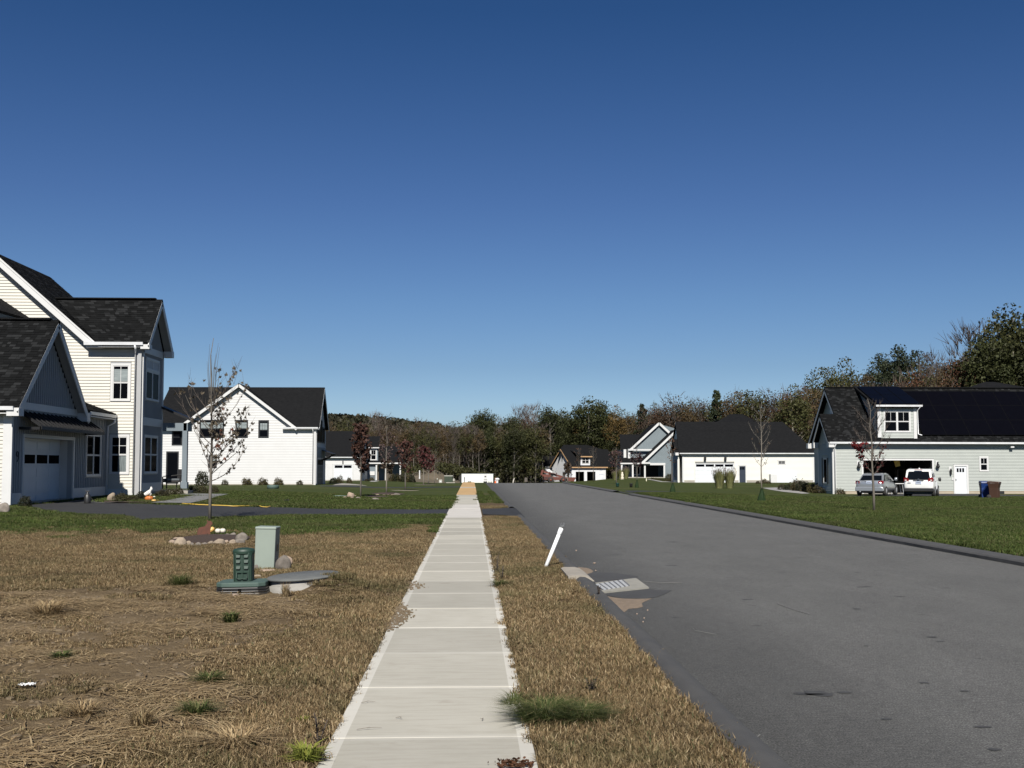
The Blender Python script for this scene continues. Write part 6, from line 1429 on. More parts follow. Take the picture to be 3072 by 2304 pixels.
for x, y_, w_, h_, kd, lb in ((1390, 842, 15, 10, 'fade', 'small orange-brown shrub left of the utility cabinet of the cream house'), (1455, 840, 24, 16, 'fade', 'orange-brown shrub before the utility cabinet of the cream house'), (1500, 842, 15, 9, 'fade', 'lowest orange-brown shrub beside the cabinet'),
    (1650, 905, 34, 22, 'box', 'round green bush at the left end of the grey house bed'), (1720, 908, 36, 22, 'dark', 'low dark bush beside the round green bush'), (1800, 915, 44, 42, 'fade', 'tall leafy perennial clump in the grey house bed'), (1840, 918, 40, 38, 'dark', 'dark perennial clump in the middle of the grey house bed'),
    (1900, 925, 42, 32, 'fade', 'yellowing perennial clump right of the middle of the grey house bed'), (1960, 932, 42, 34, 'fade', 'yellow-leaved clump before the shaded wall of the grey house'), (2020, 938, 46, 26, 'fade', 'low yellowing clump at the right end of the grey house bed'), (2080, 940, 30, 18, 'dark', 'dark low clump next to the white corner of the grey house'),
    (560, 800, 34, 26, 'dark', 'green bush at the corner of the cream house, left of its garage'), (500, 800, 26, 22, 'box', 'green bush beside the watering bag of the thin sapling'), (380, 780, 28, 34, 'fade', 'coppery bush on the porch edge of the blue-grey house'),
    (2190, 945, 20, 14, 'fade', 'orange-tinged shrub at the right edge of the cream house lawn')):
    shrub(*p5(x, y_), w_, h_, kd, lb)
shrub(2380 + 460 / 3.197, 1482, 32, 20, 'fade', 'single small reddish shrub against the grey wall left of the open garage', Yb=76.6)
for k in range(9): shrub(*p5(330 + k * 32, 800 + k * 3), 12, 7, 'fade', ORD[k] + ' low hosta from the left, edging the walk of the blue-grey house', 'hostas edging the blue-grey house walk')
def p3r(x, y_): return (960 + x / 7.373, 1400 + y_ / 7.373)
for x, y_, w_, h_, kd, lb in ((300, 372, 34, 20, 'dark', 'dark round shrub at the near corner of the low white house'), (430, 372, 22, 26, 'fade', 'wispy shrub beside the dark round one before the white garage door'), (640, 368, 20, 20, 'fade', 'loose flowering shrub right of the white garage door'),
    (1030, 325, 16, 9, 'box', 'low mound shrub left of the porch of the low white house'), (1150, 315, 17, 14, 'fade', 'yellow and pink planting at the left porch post'), (1080, 300, 14, 12, 'dark', 'dark planting under the meter box of the blue-grey wall')):
    shrub(*p3r(x, y_), w_, h_, kd, lb)
for k in range(6): shrub(1175 + k * 12, 1437, 26, 27, 'dark' if k % 2 else 'fade', ORD[k] + ' hedge shrub from the left, between the far porch and the red saplings', 'hedge shrubs right of the far porch', Yb=158, name='hedge_shrub')
# ornamental grasses
gr1 = M('ornamental_grass', (0.1547, 0.1487, 0.05355), (0.1011, 0.113, 0.04165), 4, .8, island=.35, trans=.2); plm = M('grass_plume', (0.128, 0.088, 0.076), (0.088, 0.064, 0.056), 4, .9, island=.3, trans=.1)
def orngrass(u, vb, wpx, hpx, label, group=None, Yb=None):
    p = GP(u, vb) if Yb is None else (lambda q: (q[0], Yb, GH(q[0], Yb)))(DY(u, 1400, Yb)); px = FPX / p[1]; W = wpx / px / 2 * 1.2; Hh = hpx / px; rg = random.Random(int(u)); V = []; F = []; V2 = []; F2 = []
    for i in range(900):
        a_ = rg.uniform(0, 6.28); e = W * rg.uniform(.0, 1) ** .7; r_ = W * rg.uniform(.1, .45); h = Hh * rg.uniform(.6, .95); b0 = Vector((math.cos(a_) * r_, math.sin(a_) * r_, 0)); mid = Vector((math.cos(a_) * e * .75, math.sin(a_) * e * .75, h * .6)); tp = Vector((math.cos(a_) * e * 1.05, math.sin(a_) * e, h * rg.uniform(.8, 1)))
        s_ = Vector((-math.sin(a_), math.cos(a_), 0)) * .016; n = len(V); V += [tuple(b0 - s_), tuple(b0 + s_), tuple(mid + s_), tuple(mid - s_), tuple(tp)]; F += [(n, n + 1, n + 2, n + 3), (n + 3, n + 2, n + 4)]
        if i % 9 == 0:
            q = tp + Vector((0, 0, Hh * .04))
            for k in range(3): n = len(V2); d_ = Vector((rg.uniform(-.05, .05), rg.uniform(-.05, .05), Hh * .10)); s2 = Vector((rg.uniform(-1, 1), rg.uniform(-1, 1), 0)) * .022; V2 += [tuple(q - s2), tuple(q + s2), tuple(q + d_)]; F2 += [(n, n + 1, n + 2)]
    r = thing('ornamental_grass', label, 'ornamental grass', p, 0, group); mb = MB(); mb.rc = False; mb.add(V, F); mb.build('blades', gr1, r, kind='stuff'); mb = MB(); mb.rc = False; mb.add(V2, F2); mb.build('plumes', plm, r, kind='stuff')
orngrass(*p5(1000, 888), 40, 66, 'left clump of plumed ornamental grass in front of the cream house garage door'); orngrass(*p5(1105, 888), 36, 64, 'right clump of plumed ornamental grass in front of the cream house')
for u, w_, h_, lb in ((1845, 22, 34, 'leftmost clump of green ornamental grass beside the unfinished house'), (1862, 24, 36, 'middle clump of green ornamental grass beside the unfinished house'), (1878, 22, 38, 'rightmost clump of green ornamental grass, next to the porch of the blue-grey house')): orngrass(u, 1438, w_, h_, lb, None, 190)
# ---- far rock beds
c = GP(1115, 1494); ellipse_bed('mulch_bed', c[0], c[1] + 1.2, 1.0, 2.0, mulch, .06, kind='structure'); c = GP(1162, 1483); ellipse_bed('mulch_bed', c[0], c[1] + .8, 1.0, 1.8, mulch, .06, kind='structure')
for x, y_, w_, h_, lb, k in ((545, 712, 85, 52, 'pink stone at the left end of the boulder bed on the lawn', 2), (672, 705, 150, 155, 'tall pointed pale boulder in the lawn bed', 8), (700, 722, 110, 45, 'flat stone at the foot of the pointed boulder', 2), (782, 685, 66, 58, 'pale stone on the right shoulder of the pointed boulder', 5), (840, 732, 110, 66, 'sloping grey stone left of the dark red tree', 1),
    (945, 745, 95, 38, 'flat stone in front of the dark red tree trunk', 5), (1012, 748, 56, 34, 'small round stone right of the dark red tree trunk', 2), (1092, 748, 105, 44, 'pale stone second from the right end of the boulder bed', 5), (1225, 755, 155, 66, 'wide angular stone at the right end of the boulder bed', 1)): rock(*p3r(x, y_), w_ / 7.373, h_ / 7.373, lb, k, 'boulders of the nearer lawn bed')
for x, y_, w_, h_, lb, k in ((1265, 645, 130, 46, 'pale stone at the left end of the farther lawn bed', 5), (1400, 648, 110, 30, 'long low stone at the front of the farther lawn bed', 2), (1510, 640, 66, 24, 'small low stone in the middle of the farther lawn bed', 5), (1600, 648, 90, 34, 'flat stone right of the middle of the farther lawn bed', 2), (1700, 640, 140, 54, 'arched grey stone at the right end of the farther lawn bed', 1)): rock(*p3r(x, y_), w_ / 7.373, h_ / 7.373, lb, k, 'stones of the farther lawn bed')
p = GP(*p3r(430, 680)); r = thing('irrigation_lid', 'pale green round lid flat in the grass left of the pointed boulder', 'lid', p); MB().lathe([(.42, 0), (.42, .06), (.38, .09), (.05, .11)], n=24).build('lid', M('mint_plastic', (0.15, 0.192, 0.156), None, 4, .5), r, smooth=True)
lidp = GP(1216, 1472); ellipse_bed('tree_ring', lidp[0], lidp[1] - .2, 1.0, 1.3, M('bare_ring', (0.162, 0.138, 0.09), (0.12, 0.108, 0.072), 8, .95), .01, kind='structure')
lidp = GP(1275, 1455); ellipse_bed('tree_ring', lidp[0], lidp[1] - .2, 1.0, 1.3, MATS['bare_ring'], .01, kind='structure')
# ---- far utilities, trailer, posts
def r6(x, y_): return (1240 + x / 6.9125, 1380 + y_ / 6.9125)
def boxthing(name, label, cat, u0, u1, v0, v1, Yb, dep, mat, part='cabinet', rz=0, bev=.03):
    a = DY(u0, v1, Yb); b = DY(u1, v0, Yb); zc = a[2]; r = thing(name, label, cat, ((a[0] + b[0]) / 2, Yb + dep / 2, zc), rz); w_ = abs(b[0] - a[0]) / 2; h = b[2] - a[2]
    o = MB().box(-w_, w_, -dep / 2, dep / 2, 0, h).build(part, mat, r); bevel(o, bev); return r, w_, h
dkg = M('transformer_green', (0.021, 0.033, 0.018), (0.027, 0.039, 0.021), 3, .5); beig = M('beige_cabinet', (0.35, 0.343, 0.294), (0.294, 0.287, 0.252), 3, .6)
Yt = 118.0
q = r6(730, 465); r, w_, h = boxthing('transformer', 'dark green transformer cabinet with a pale lid line at the end of the left lawn', 'transformer', r6(642, 0)[0], r6(815, 0)[0], 1380 + 335 / 6.9125, 1380 + 462 / 6.9125, Yt, 1.2, dkg)
MB().box(-w_ - .02, w_ + .02, -.62, .6, h, h + .07).build('lid', beig, r); MB().box(-w_ + .2, w_ + .25, -.8, .8, -.12, .0).build('pad', conc, r); MB().box(-.012, .012, -.605, -.6, .1, h - .05).build('door_seam', blackp, r)
r, w_, h = boxthing('utility_box', 'square beige utility box left of the green transformer', 'utility box', r6(530, 0)[0], r6(598, 0)[0], 1380 + 408 / 6.9125, 1380 + 476 / 6.9125, Yt - 2, .6, beig); MB().box(-w_ * .45, w_ * .45, -.305, -.3, h * .3, h * .62).build('label_plate', doorw, r)
boxthing('utility_box', 'narrow beige box right behind the green transformer', 'utility box', r6(820, 0)[0], r6(858, 0)[0], 1380 + 388 / 6.9125, 1380 + 442 / 6.9125, Yt + 3, .5, beig)
boxthing('utility_box', 'small round-shouldered beige box farther left behind the square one', 'utility box', r6(482, 0)[0], r6(513, 0)[0], 1380 + 378 / 6.9125, 1380 + 416 / 6.9125, Yt + 12, .5, beig, bev=.12)
r, w_, h = boxthing('white_post', 'lone tall white porch post left of the earth mound', 'post', r6(118, 0)[0], r6(142, 0)[0], 1380 + 215 / 6.9125, 1380 + 390 / 6.9125, 160, .25, trimw, 'shaft'); MB().box(-w_ * 1.2, w_ * 1.2, -.16, .16, 0, .25).build('base', trimw, r)
# trailer
trw = M('trailer_white', (.66, .67, .62), (.60, .61, .57), .8, .5)
Ytr = 215.0; a = DY(r6(1000, 0)[0], 1380 + 485 / 6.9125, Ytr); b = DY(r6(1655, 0)[0], 1380 + 293 / 6.9125, Ytr)
r = thing('site_trailer', 'long white construction trailer parked across the far end of the sidewalk', 'trailer', ((a[0] + b[0]) / 2, Ytr, a[2]), math.radians(-3)); hw = (b[0] - a[0]) / 2; hh = b[2] - a[2]
bevel(MB().box(-hw, hw, 0, 2.4, .12, hh).build('body', trw, r), .03)
MB().box(-hw - .03, hw + .03, -.03, 2.43, hh - .03, hh + .06).build('roof_edge', doorw, r)
k = 2 * hw / 655
def tx(x): return -hw + (x - 1000) * k
def tz(y_): return (485 - y_) * k
MB().box(tx(1455), tx(1535), -.03, -.002, tz(470), tz(305)).build('door', trimw, r); MB().box(tx(1478), tx(1508), -.045, -.031, tz(355), tz(332)).build('window', glass, r); MB().box(tx(1455), tx(1537), -.05, -.032, tz(412), tz(406)).build('door_bar', blackp, r)
wn = MB().box(tx(1548), tx(1635), -.03, -.002, tz(388), tz(334)).build('window', alu, r); MB().box(tx(1552), tx(1600), -.036, -.031, tz(384), tz(348)).build('pane', trimw, wn)
mb = MB(); 
for zz in (438, 460): mb.box(tx(1555), tx(1632), -.35, -.3, tz(zz + 4), tz(zz))
mb.box(tx(1555), tx(1560), -.3, -.02, tz(485), tz(438)); mb.box(tx(1625), tx(1630), -.3, -.02, tz(485), tz(438)); mb.build('hitch_step', blackp, r)
MB().box(-hw - .35, -hw - .02, .2, .4, 0, hh - .1).build('downspout', blackp, r)
for xx in (tx(1060),): mb = MB(); mb.tube([(xx, -.3, 0), (xx, -.3, 1.0), (xx + .05, -.3, 1.3)], .07, 6); mb.build('jack', steelb, r)
for xx in (-hw * .5, hw * .5): MB().lathe([(.35, -.1), (.4, 0), (.35, .1)], n=14).build('wheel', blackp, r).location = (xx, .1, .3); r.children[-1].rotation_euler = (math.pi / 2, 0, 0)
# earth mound
ms = M('heaped_earth', (0.108, 0.084, 0.057), (0.063, 0.054, 0.033), .8, .95, .8, 6, .1, world=True)
V = []; F = []; xm = np.linspace(-30, 8, 60); ym = np.linspace(206, 236, 26)
for j, yy in enumerate(ym):
    for i, xx in enumerate(xm):
        e = 1.5 * math.exp(-((xx + 19) / 5.5) ** 4) * math.exp(-((yy - 216) / 6) ** 2) + 2.9 * math.exp(-((xx + 8.5) / 6) ** 2) * math.exp(-((yy - 226) / 6) ** 2) + .7 * math.exp(-((xx + 11) / 9) ** 2) * math.exp(-((yy - 214) / 5) ** 2)
        e *= 1 + .3 * mn.noise(Vector((xx * .35, yy * .35, 2))); V.append((xx, yy, GH(xx, yy) - .4 + e + .25 * mn.noise(Vector((xx, yy, 0)))))
for j in range(25):
    for i in range(59): F.append((j * 60 + i, j * 60 + i + 1, (j + 1) * 60 + i + 1, (j + 1) * 60 + i))
o = MB().add(V, F).build('earth_mound', ms, None, smooth=True); tag(o, kind='structure')
U = []
for i in range(130):
    xx = RR.uniform(-14, 4); yy = RR.uniform(222, 238); z = GH(xx, yy) + 2.6 * math.exp(-((xx + 6) / 7) ** 2)
    for k in range(26): U.append((xx + RR.gauss(0, .8), yy + RR.gauss(0, .6), z + RR.random() * 1.8))
mass('brush', U, .34, lf_olive, 'green brush growing over the right flank of the earth mound', 'brush', 5)
# little things at the road end
r = thing('white_sign', 'small white post sign with a rounded head at the far end of the road', 'sign', DY(r6(1740, 0)[0], 1380 + 485 / 6.9125, 116)); MB().box(-.1, .1, -.03, .03, -.3, .35).build('post', trimw, r); MB().lathe([(.05, .3), (.22, .36), (.24, .48), (.16, .56), (.03, .58)], n=12, sy=.4).build('head', trimw, r, smooth=True)
oc = M('safety_orange', (.55, .10, .02), None, 3, .5); r = thing('traffic_cone', 'orange cone beside the small white sign at the road end', 'traffic cone', DY(r6(1702, 0)[0], 1380 + 480 / 6.9125, 117)); MB().lathe([(.16, 0), (.15, .04), (.09, .06), (.03, .55), (.02, .56)], n=12).build('cone', oc, r, smooth=True); MB().lathe([(.072, .22), (.055, .34)], n=12).build('band', trimw, r)
r = thing('branch_stub', 'curved pale branch sticking up at the far road edge', 'branch', DY(r6(2065, 0)[0], 1380 + 470 / 6.9125, 119)); MB().tube([(0, 0, -.2), (.05, 0, .2), (.16, 0, .5)], [.09, .07, .03], 6).build('wood', M('pale_wood', (.45, .42, .37), None, 3, .8), r, smooth=True)
tag(inst('cut_stump', MB().lathe([(.25, 0), (.22, .15), (.2, .55)], n=10).mesh('cut_stump', bark), None, DY(1578, 1445, 150)), 'short dark stump left of the orange loader', 'stump')
# orange loader
og = M('faded_orange_paint', (0.1248, 0.0288, 0.01536), (0.0768, 0.0216, 0.0144), 4, .6, .2, 20); tyr = M('tyre_rubber', (.018, .018, .018), (.03, .028, .026), 5, .9)
YL = 205.0; a = DY(1622, 1447.5, YL); r = thing('rough_terrain_forklift', 'old orange telescopic loader parked left of the unfinished house', 'loader', (a[0] + 3.1, YL, a[2]), math.radians(4))
bevel(MB().add([(-2.6, -.8, .5), (1.4, -.8, .45), (1.4, .8, .45), (-2.6, .8, .5), (-2.6, -.8, 1.15), (1.4, -.8, .95), (1.4, .8, .95), (-2.6, .8, 1.15)], [(0, 3, 2, 1), (4, 5, 6, 7), (0, 1, 5, 4), (1, 2, 6, 5), (2, 3, 7, 6), (3, 0, 4, 7)]).build('chassis', og, r), .05)
bevel(MB().box(-2.9, -1.2, -.55, .3, 1.1, 1.5).build('engine_cover', og, r), .06)
mb = MB(); mb.beam((-3.0, .0, 2.15), (.9, .0, 1.05), .32, .34); mb.build('boom', og, r); mb = MB(); mb.beam((-.4, .0, 1.35), (2.0, .0, .75), .22, .24); mb.build('inner_boom', og, r)
mb = MB(); mb.beam((-3.1, -.2, 1.4), (-2.7, -.2, 2.35), .3, .3); mb.build('boom_pivot', og, r)
for xx in (-1.5, -.2): MB().box(xx - .04, xx + .04, -.75, -.67, 1.0, 1.7).build('cab_post', og, r)
MB().box(-1.6, -.1, -.8, -.1, 1.7, 1.76).build('cab_roof', og, r); MB().box(-1.3, -.8, -.6, -.2, 1.1, 1.45).build('seat', blackp, r)
for xx in (-1.35, 1.0):
    for yy in (-.95, .75):
        w_ = MB().lathe([(.2, -.16), (.46, -.17), (.52, -.1), (.52, .1), (.46, .17), (.2, .16)], n=20).build('wheel', tyr, r, smooth=True); w_.location = (xx, yy, .5); w_.rotation_euler = (math.pi / 2, 0, 0)
        MB().lathe([(.05, -.19), (.22, -.175), (.24, .175), (.05, .19)], n=14).build('rim', og, w_, smooth=True)
bevel(MB().add([(1.7, -1.0, .25), (3.0, -1.0, .2), (3.0, 1.0, .2), (1.7, 1.0, .25), (1.9, -1.0, .95), (3.4, -1.0, .95), (3.4, 1.0, .95), (1.9, 1.0, .95)], [(0, 3, 2, 1), (0, 1, 5, 4), (1, 2, 6, 5), (2, 3, 7, 6), (3, 0, 4, 7)]).build('bucket', og, r), .03)
for k in range(5): MB().box(-2.5 + k * .2, -2.38 + k * .2, -.82, -.8, .6, 1.05).build('grille_slat', blackp, r)
# watering bags and tubs
bagm = M('green_bag_vinyl', (.009, .021, .006), (.014, .030, .009), 3, .7, .5, 5, .06, spec=.15)
def bag(u, vb, wpx, hpx, label):
    p = GP(u, vb); px = FPX / p[1]; W = wpx / px; Hh = hpx / px; r = thing('watering_bag', label, 'watering bag', (p[0], p[1] + .0, p[2])); bm = bmesh.new(); n = 14; m_ = 9; rg = random.Random(int(u)); V = []; F = []
    for j in range(m_ + 1):
        t = j / m_; rr = W / 2 * (1.0 - .72 * t ** 1.4) * (1 + .05 * math.sin(6 * t))
        for i in range(n):
            a_ = 6.283 * i / n; k = 1 + .16 * mn.noise(Vector((math.cos(a_) * 1.6, math.sin(a_) * 1.6, t * 3 + u))); V.append((rr * k * math.cos(a_) + (t - .5) * .04, rr * k * math.sin(a_) * .8, Hh * t))
    F = [(j * n + i, j * n + (i + 1) % n, (j + 1) * n + (i + 1) % n, (j + 1) * n + i) for j in range(m_) for i in range(n)] + [tuple(range(n - 1, -1, -1)), tuple(m_ * n + k for k in range(n))]
    MB().add(V, F).build('bag', bagm, r); mb = MB(); mb.tube([(-.05, -.03, Hh * .92), (0, -.08, Hh * 1.06), (.05, -.03, Hh * .95)], .015, 5); mb.build('strap', bagm, r)
bag(2285, 1506, 25, 40, 'largest green watering bag, round the pale bare street tree'); bag(2018, 1476, 17, 26, 'green watering bag round the thin sapling before the blue-grey house'); bag(1911, 1463, 12, 23, 'smallest green watering bag, at the foot of the purple-leaved sapling')
teal = M('teal_plastic', (.012, .055, .050), (.018, .07, .062), 4, .5)
def tub(u, vb, wpx, hpx, mat, label, rim):
    p = GP(u, vb); px = FPX / p[1]; W = wpx / px / 2; Hh = hpx / px; r = thing('tub', label, 'tub', (p[0], p[1] + W, p[2])); MB().lathe([(W * .8, 0), (W * .95, Hh * .9), (W, Hh * .92), (W, Hh), (W * .88, Hh), (W * .85, Hh * .7)], n=18).build('shell', mat, r, smooth=True)
    for k in range(rim): MB().lathe([(W * .90, Hh * (.3 + .22 * k)), (W * 1.0, Hh * (.32 + .22 * k)), (W * .92, Hh * (.36 + .22 * k))], n=18).build('rib', mat, r)
tub(1853, 1461, 10, 12, teal, 'teal tub on the lawn beside the purple-brown sapling', 1); tub(1894, 1462, 10, 12, blackp, 'dark ribbed tub between the teal tub and the smallest watering bag', 3)
# garden statue, stakes, path to cream house
r = thing('statue', 'small pale figure statue beside the ornamental grass of the unfinished house', 'statue', GP(1867, 1438.5)); MB().lathe([(.28, 0), (.24, .3), (.18, .55), (.26, .8), (.14, 1.0), (.17, 1.15), (.04, 1.3)], n=14, sy=.8).build('figure', M('cast_stone', (.62, .56, .44), (.5, .45, .36), 5, .9), r, smooth=True); MB().box(-.3, .3, -.25, .25, -.1, .05).build('plinth', conc, r)
r = thing('stake', 'short pale marker stake in the lawn left of the hosta edging', 'stake', GP(1939, 1444)); MB().box(-.06, .06, -.06, .06, -.1, .42).build('post', M('pale_stake', (.6, .57, .42), None, 3, .7), r)
# ================================================================== CARS, BINS, GARAGE THINGS
def car(name, label, loc, rz, L, W, Hh, kind, paint, plate_mat):
    """rear of the car at local y = 0, nose at y = L"""
    r = thing(name, label, 'car', loc, rz); hw = W / 2
    suv = kind == 'suv'
    # stations: y, half width, z low, z shoulder
    if suv: st = [(.0, .80, .52, .98), (.06, .93, .34, 1.05), (.35, .98, .26, 1.08), (1.2, 1.0, .24, 1.06), (2.6, 1.0, .24, 1.04), (3.5, .98, .26, 1.0), (4.2, .90, .30, .90), (L, .70, .42, .70)]
    else: st = [(.0, .82, .50, .90), (.06, .93, .32, 1.0), (.40, .98, .24, 1.02), (1.3, 1.0, .22, .98), (2.8, 1.0, .22, .95), (3.8, .98, .24, .86), (4.5, .88, .28, .74), (L, .66, .40, .62)]
    V = []; F = []
    for y, k, zl, zs in st:
        w_ = hw * k; V += [(-w_ * .84, y, zl), (-w_ * .97, y, zl + .10), (-w_, y, (zl + zs) / 2), (-w_ * .97, y, zs - .10), (-w_ * .90, y, zs), (w_ * .90, y, zs), (w_ * .97, y, zs - .10), (w_, y, (zl + zs) / 2), (w_ * .97, y, zl + .10), (w_ * .84, y, zl)]
    n = 10
    for j in range(len(st) - 1):
        for i in range(n): F.append((j * n + i, j * n + (i + 1) % n, (j + 1) * n + (i + 1) % n, (j + 1) * n + i))
    F += [tuple(range(n - 1, -1, -1)), tuple((len(st) - 1) * n + i for i in range(n))]
    b_ = MB().add(V, F).build('body', paint, r, smooth=True); s_ = b_.modifiers.new('s', 'SUBSURF'); s_.levels = s_.render_levels = 1
    # cabin
    if suv: cb = [(.10, .86, .84, 1.02), (.38, .86, .76, Hh - .06), (.60, .86, .74, Hh), (2.1, .88, .74, Hh), (2.5, .88, .73, Hh - .04), (3.45, .88, .80, 1.0)]
    else: cb = [(.55, .86, .80, .98), (1.15, .86, .70, Hh - .05), (1.4, .86, .69, Hh), (2.3, .88, .68, Hh), (2.6, .88, .68, Hh - .03), (3.55, .88, .78, .93)]
    V = []
    for y, kb, kt, zt in cb: V += [(-hw * kb, y, .93), (-hw * (kt + .01), y, zt - .03 if zt > 1.1 else zt), (-hw * kt * .9, y, zt), (hw * kt * .9, y, zt), (hw * (kt + .01), y, zt - .03 if zt > 1.1 else zt), (hw * kb, y, .93)]
    F = []; n = 6
    for j in range(len(cb) - 1):
        for i in range(n): F.append((j * n + i, j * n + (i + 1) % n, (j + 1) * n + (i + 1) % n, (j + 1) * n + i))
    F += [tuple(range(n - 1, -1, -1)), tuple((len(cb) - 1) * n + i for i in range(n))]
    MB().add(V, F).build('cabin', paint, r, smooth=False)
    # glass
    cg_ = M('car_glass', (.004, .005, .006), None, 2, .05, spec=.35) if 'car_glass' not in MATS else MATS['car_glass']
    A_ = [Vector(V[i]) for i in range(len(V))]
    j0 = 0; a, b = Vector((-hw * .74, cb[0][0] - .012, cb[0][3] + .03)), Vector((hw * .74, cb[0][0] - .012, cb[0][3] + .03)); zt = cb[1][3] - .10
    yt = cb[0][0] + (cb[1][0] - cb[0][0]) * ((zt - cb[0][3]) / (cb[1][3] - cb[0][3])) - .012
    c1, d1 = Vector((hw * .64, yt, zt)), Vector((-hw * .64, yt, zt))
    q = [a, b, c1, d1]; MB().add([tuple(v + Vector((0, .02, -.01))) for v in q] + [tuple(v + Vector((0, -.006, .004))) for v in q], [(0, 3, 2, 1), (4, 5, 6, 7), (0, 1, 5, 4), (1, 2, 6, 5), (2, 3, 7, 6), (3, 0, 4, 7)]).build('rear_window', cg_, r)
    ys = [(cb[0][0] + .25, cb[2][0] + .1), (cb[2][0] + .16, (cb[2][0] + cb[3][0]) / 2 + .05), ((cb[2][0] + cb[3][0]) / 2 + .12, cb[4][0] + .35)]
    for sx_ in (-1, 1):
        for k, (y0, y1) in enumerate(ys):
            xb, xt = hw * .895 * sx_, hw * .755 * sx_; zb_, zt_ = 1.0 if suv else .96, Hh - .10
            y0t = y0 + (.22 if k == 0 else 0) + (.35 if k == 0 and not suv else 0); y1t = y1 - (.42 if k == 2 else 0)
            v_ = [(xb, y0, zb_), (xb, y1, zb_), (xt, y1t, zt_), (xt, y0t, zt_)]; o2 = [(x - sx_ * .05, y, z) for x, y, z in v_]
            MB().add(v_ + o2, [(0, 1, 2, 3), (4, 7, 6, 5), (0, 1, 5, 4), (1, 2, 6, 5), (2, 3, 7, 6), (3, 0, 4, 7)]).build('side_window', cg_, r)
    # lights, plate, bumper, wheels, mirrors
    red = M('tail_lens', (.22, .012, .015), (.12, .01, .012), 8, .2) if 'tail_lens' not in MATS else MATS['tail_lens']; clr = M('clear_lens', (.45, .38, .36), None, 4, .2) if 'clear_lens' not in MATS else MATS['clear_lens']
    for sx_ in (-1, 1):
        if suv: pts_ = [(.62, .035, .92), (.93, .14, .94), (.93, .13, 1.18), (.80, .06, 1.2), (.62, .02, 1.1)]
        else: pts_ = [(.66, .012, .80), (.95, .13, .78), (.96, .22, .96), (.84, .06, .99), (.62, .01, .92)]
        f_ = [(sx_ * hw * a_, y - .02, z) for a_, y, z in pts_]; bk = [(x * .97, y + .08, z) for x, y, z in f_]; n = 5
        MB().add(f_ + bk, [tuple(range(n)), tuple(range(2 * n - 1, n - 1, -1))] + [(i, (i + 1) % n, (i + 1) % n + n, i + n) for i in range(n)]).build('tail_light', red, r)
        if suv: MB().box(sx_ * hw * .80 - .05, sx_ * hw * .80 + .05, -.0, .1, .96, 1.06).build('reverse_light', clr, r)
        m_ = MB().lathe([(.02, -.09), (.11, -.07), (.13, .07), (.02, .09)], n=10, sx=1, sy=.8).build('mirror', blackp if suv else paint, r, smooth=True); m_.location = (sx_ * (hw + .10), cb[4][0] + .55, 1.05); m_.rotation_euler = (0, math.pi / 2, 0)
    MB().box(-.16, .16, -.028, .0, .80, .955).build('licence_plate', plate_mat, r)
    mb = MB()
    for k in range(6): mb.box(-.12 + k * .042, -.092 + k * .042, -.031, -.0285, .845, .905)
    mb.build('plate_characters', navy, r)
    if suv:
        bevel(MB().box(-hw * .93, hw * .93, -.05, .35, .34, .56).build('bumper', blackp, r), .04)
        for sx_ in (-1, 1): mb = MB(); mb.tube([(sx_ * hw * .62, .7, Hh + .03), (sx_ * hw * .62, 2.3, Hh + .03)], .022, 6); mb.build('roof_rail', blackp, r)
        mb = MB(); mb.lathe([(.05, 0), (.02, .07)], (0, .8, Hh), 8); mb.build('antenna', paint, r)
        MB().box(-.30, .30, -.03, .0, 1.0, 1.03).build('tailgate_strip', alu, r); mb = MB(); mb.lathe([(.03, -.006), (.05, 0), (.03, .006)], n=12); e_ = mb.build('badge', navy, r); e_.rotation_euler = (math.pi / 2, 0, 0); e_.location = (0, -.035, 1.06); e_.scale = (1.5, 1, 1)
        MB().box(-.62, -.44, -.012, .0, .84, .88).build('sticker', navy, r); MB().box(-.22, .22, .20, .3, Hh - .06, Hh - .03).build('brake_light', red, r)
    else:
        bevel(MB().box(-hw * .95, hw * .95, -.045, .3, .30, .58).build('bumper', paint, r), .05)
        MB().box(-.25, .25, -.02, .0, .96, .985).build('boot_strip', steel, r)
        mb = MB(); mb.tube([(-.55, -.05, .28), (-.55, .2, .28)], .035, 8); mb.build('exhaust', steel, r)
    bevel(MB().box(-hw * .80, hw * .80, .2, L - .4, .18, .32).build('underbody', blackp, r), .02)
    rw = .34 if suv else .32
    for y in (.85, L - .95):
        for sx_ in (-1, 1):
            w_ = MB().lathe([(.16, -.10), (rw - .03, -.11), (rw, -.06), (rw, .06), (rw - .03, .11), (.16, .10)], n=24).build('wheel', tyr, r, smooth=True); w_.location = (sx_ * (hw - .11), y, rw); w_.rotation_euler = (0, math.pi / 2, 0)
            MB().lathe([(.03, -.115), (.19, -.10), (.21, -.085), (.21, .085), (.19, .10), (.03, .115)], n=20).build('rim', steel, w_, smooth=True)
    return r
silver = M('silver_paint', (.34, .36, .38), (.30, .32, .34), 1, .28, metal=.6, coat=.5); whitep = M('white_car_paint', (.68, .68, .66), None, 1, .25, coat=.6)
plw = M('licence_plate', (.35, .42, .55), (.5, .53, .6), 10, .4)
pa = GP(2752, 1493); pb = GP(2598, 1489)
car('suv', 'white suv with black lower bumper parked before the open garage', (pa[0] + .25, pa[1] + .4, pa[2] + .01), math.radians(-27), 4.5, 1.80, 1.70, 'suv', whitep, plw)
car('sedan', 'silver sedan parked left of the white suv before the open garage', (pb[0] + .35, pb[1] + .4, pb[2] + .01), math.radians(-33), 4.8, 1.83, 1.45, 'sedan', silver, plw)
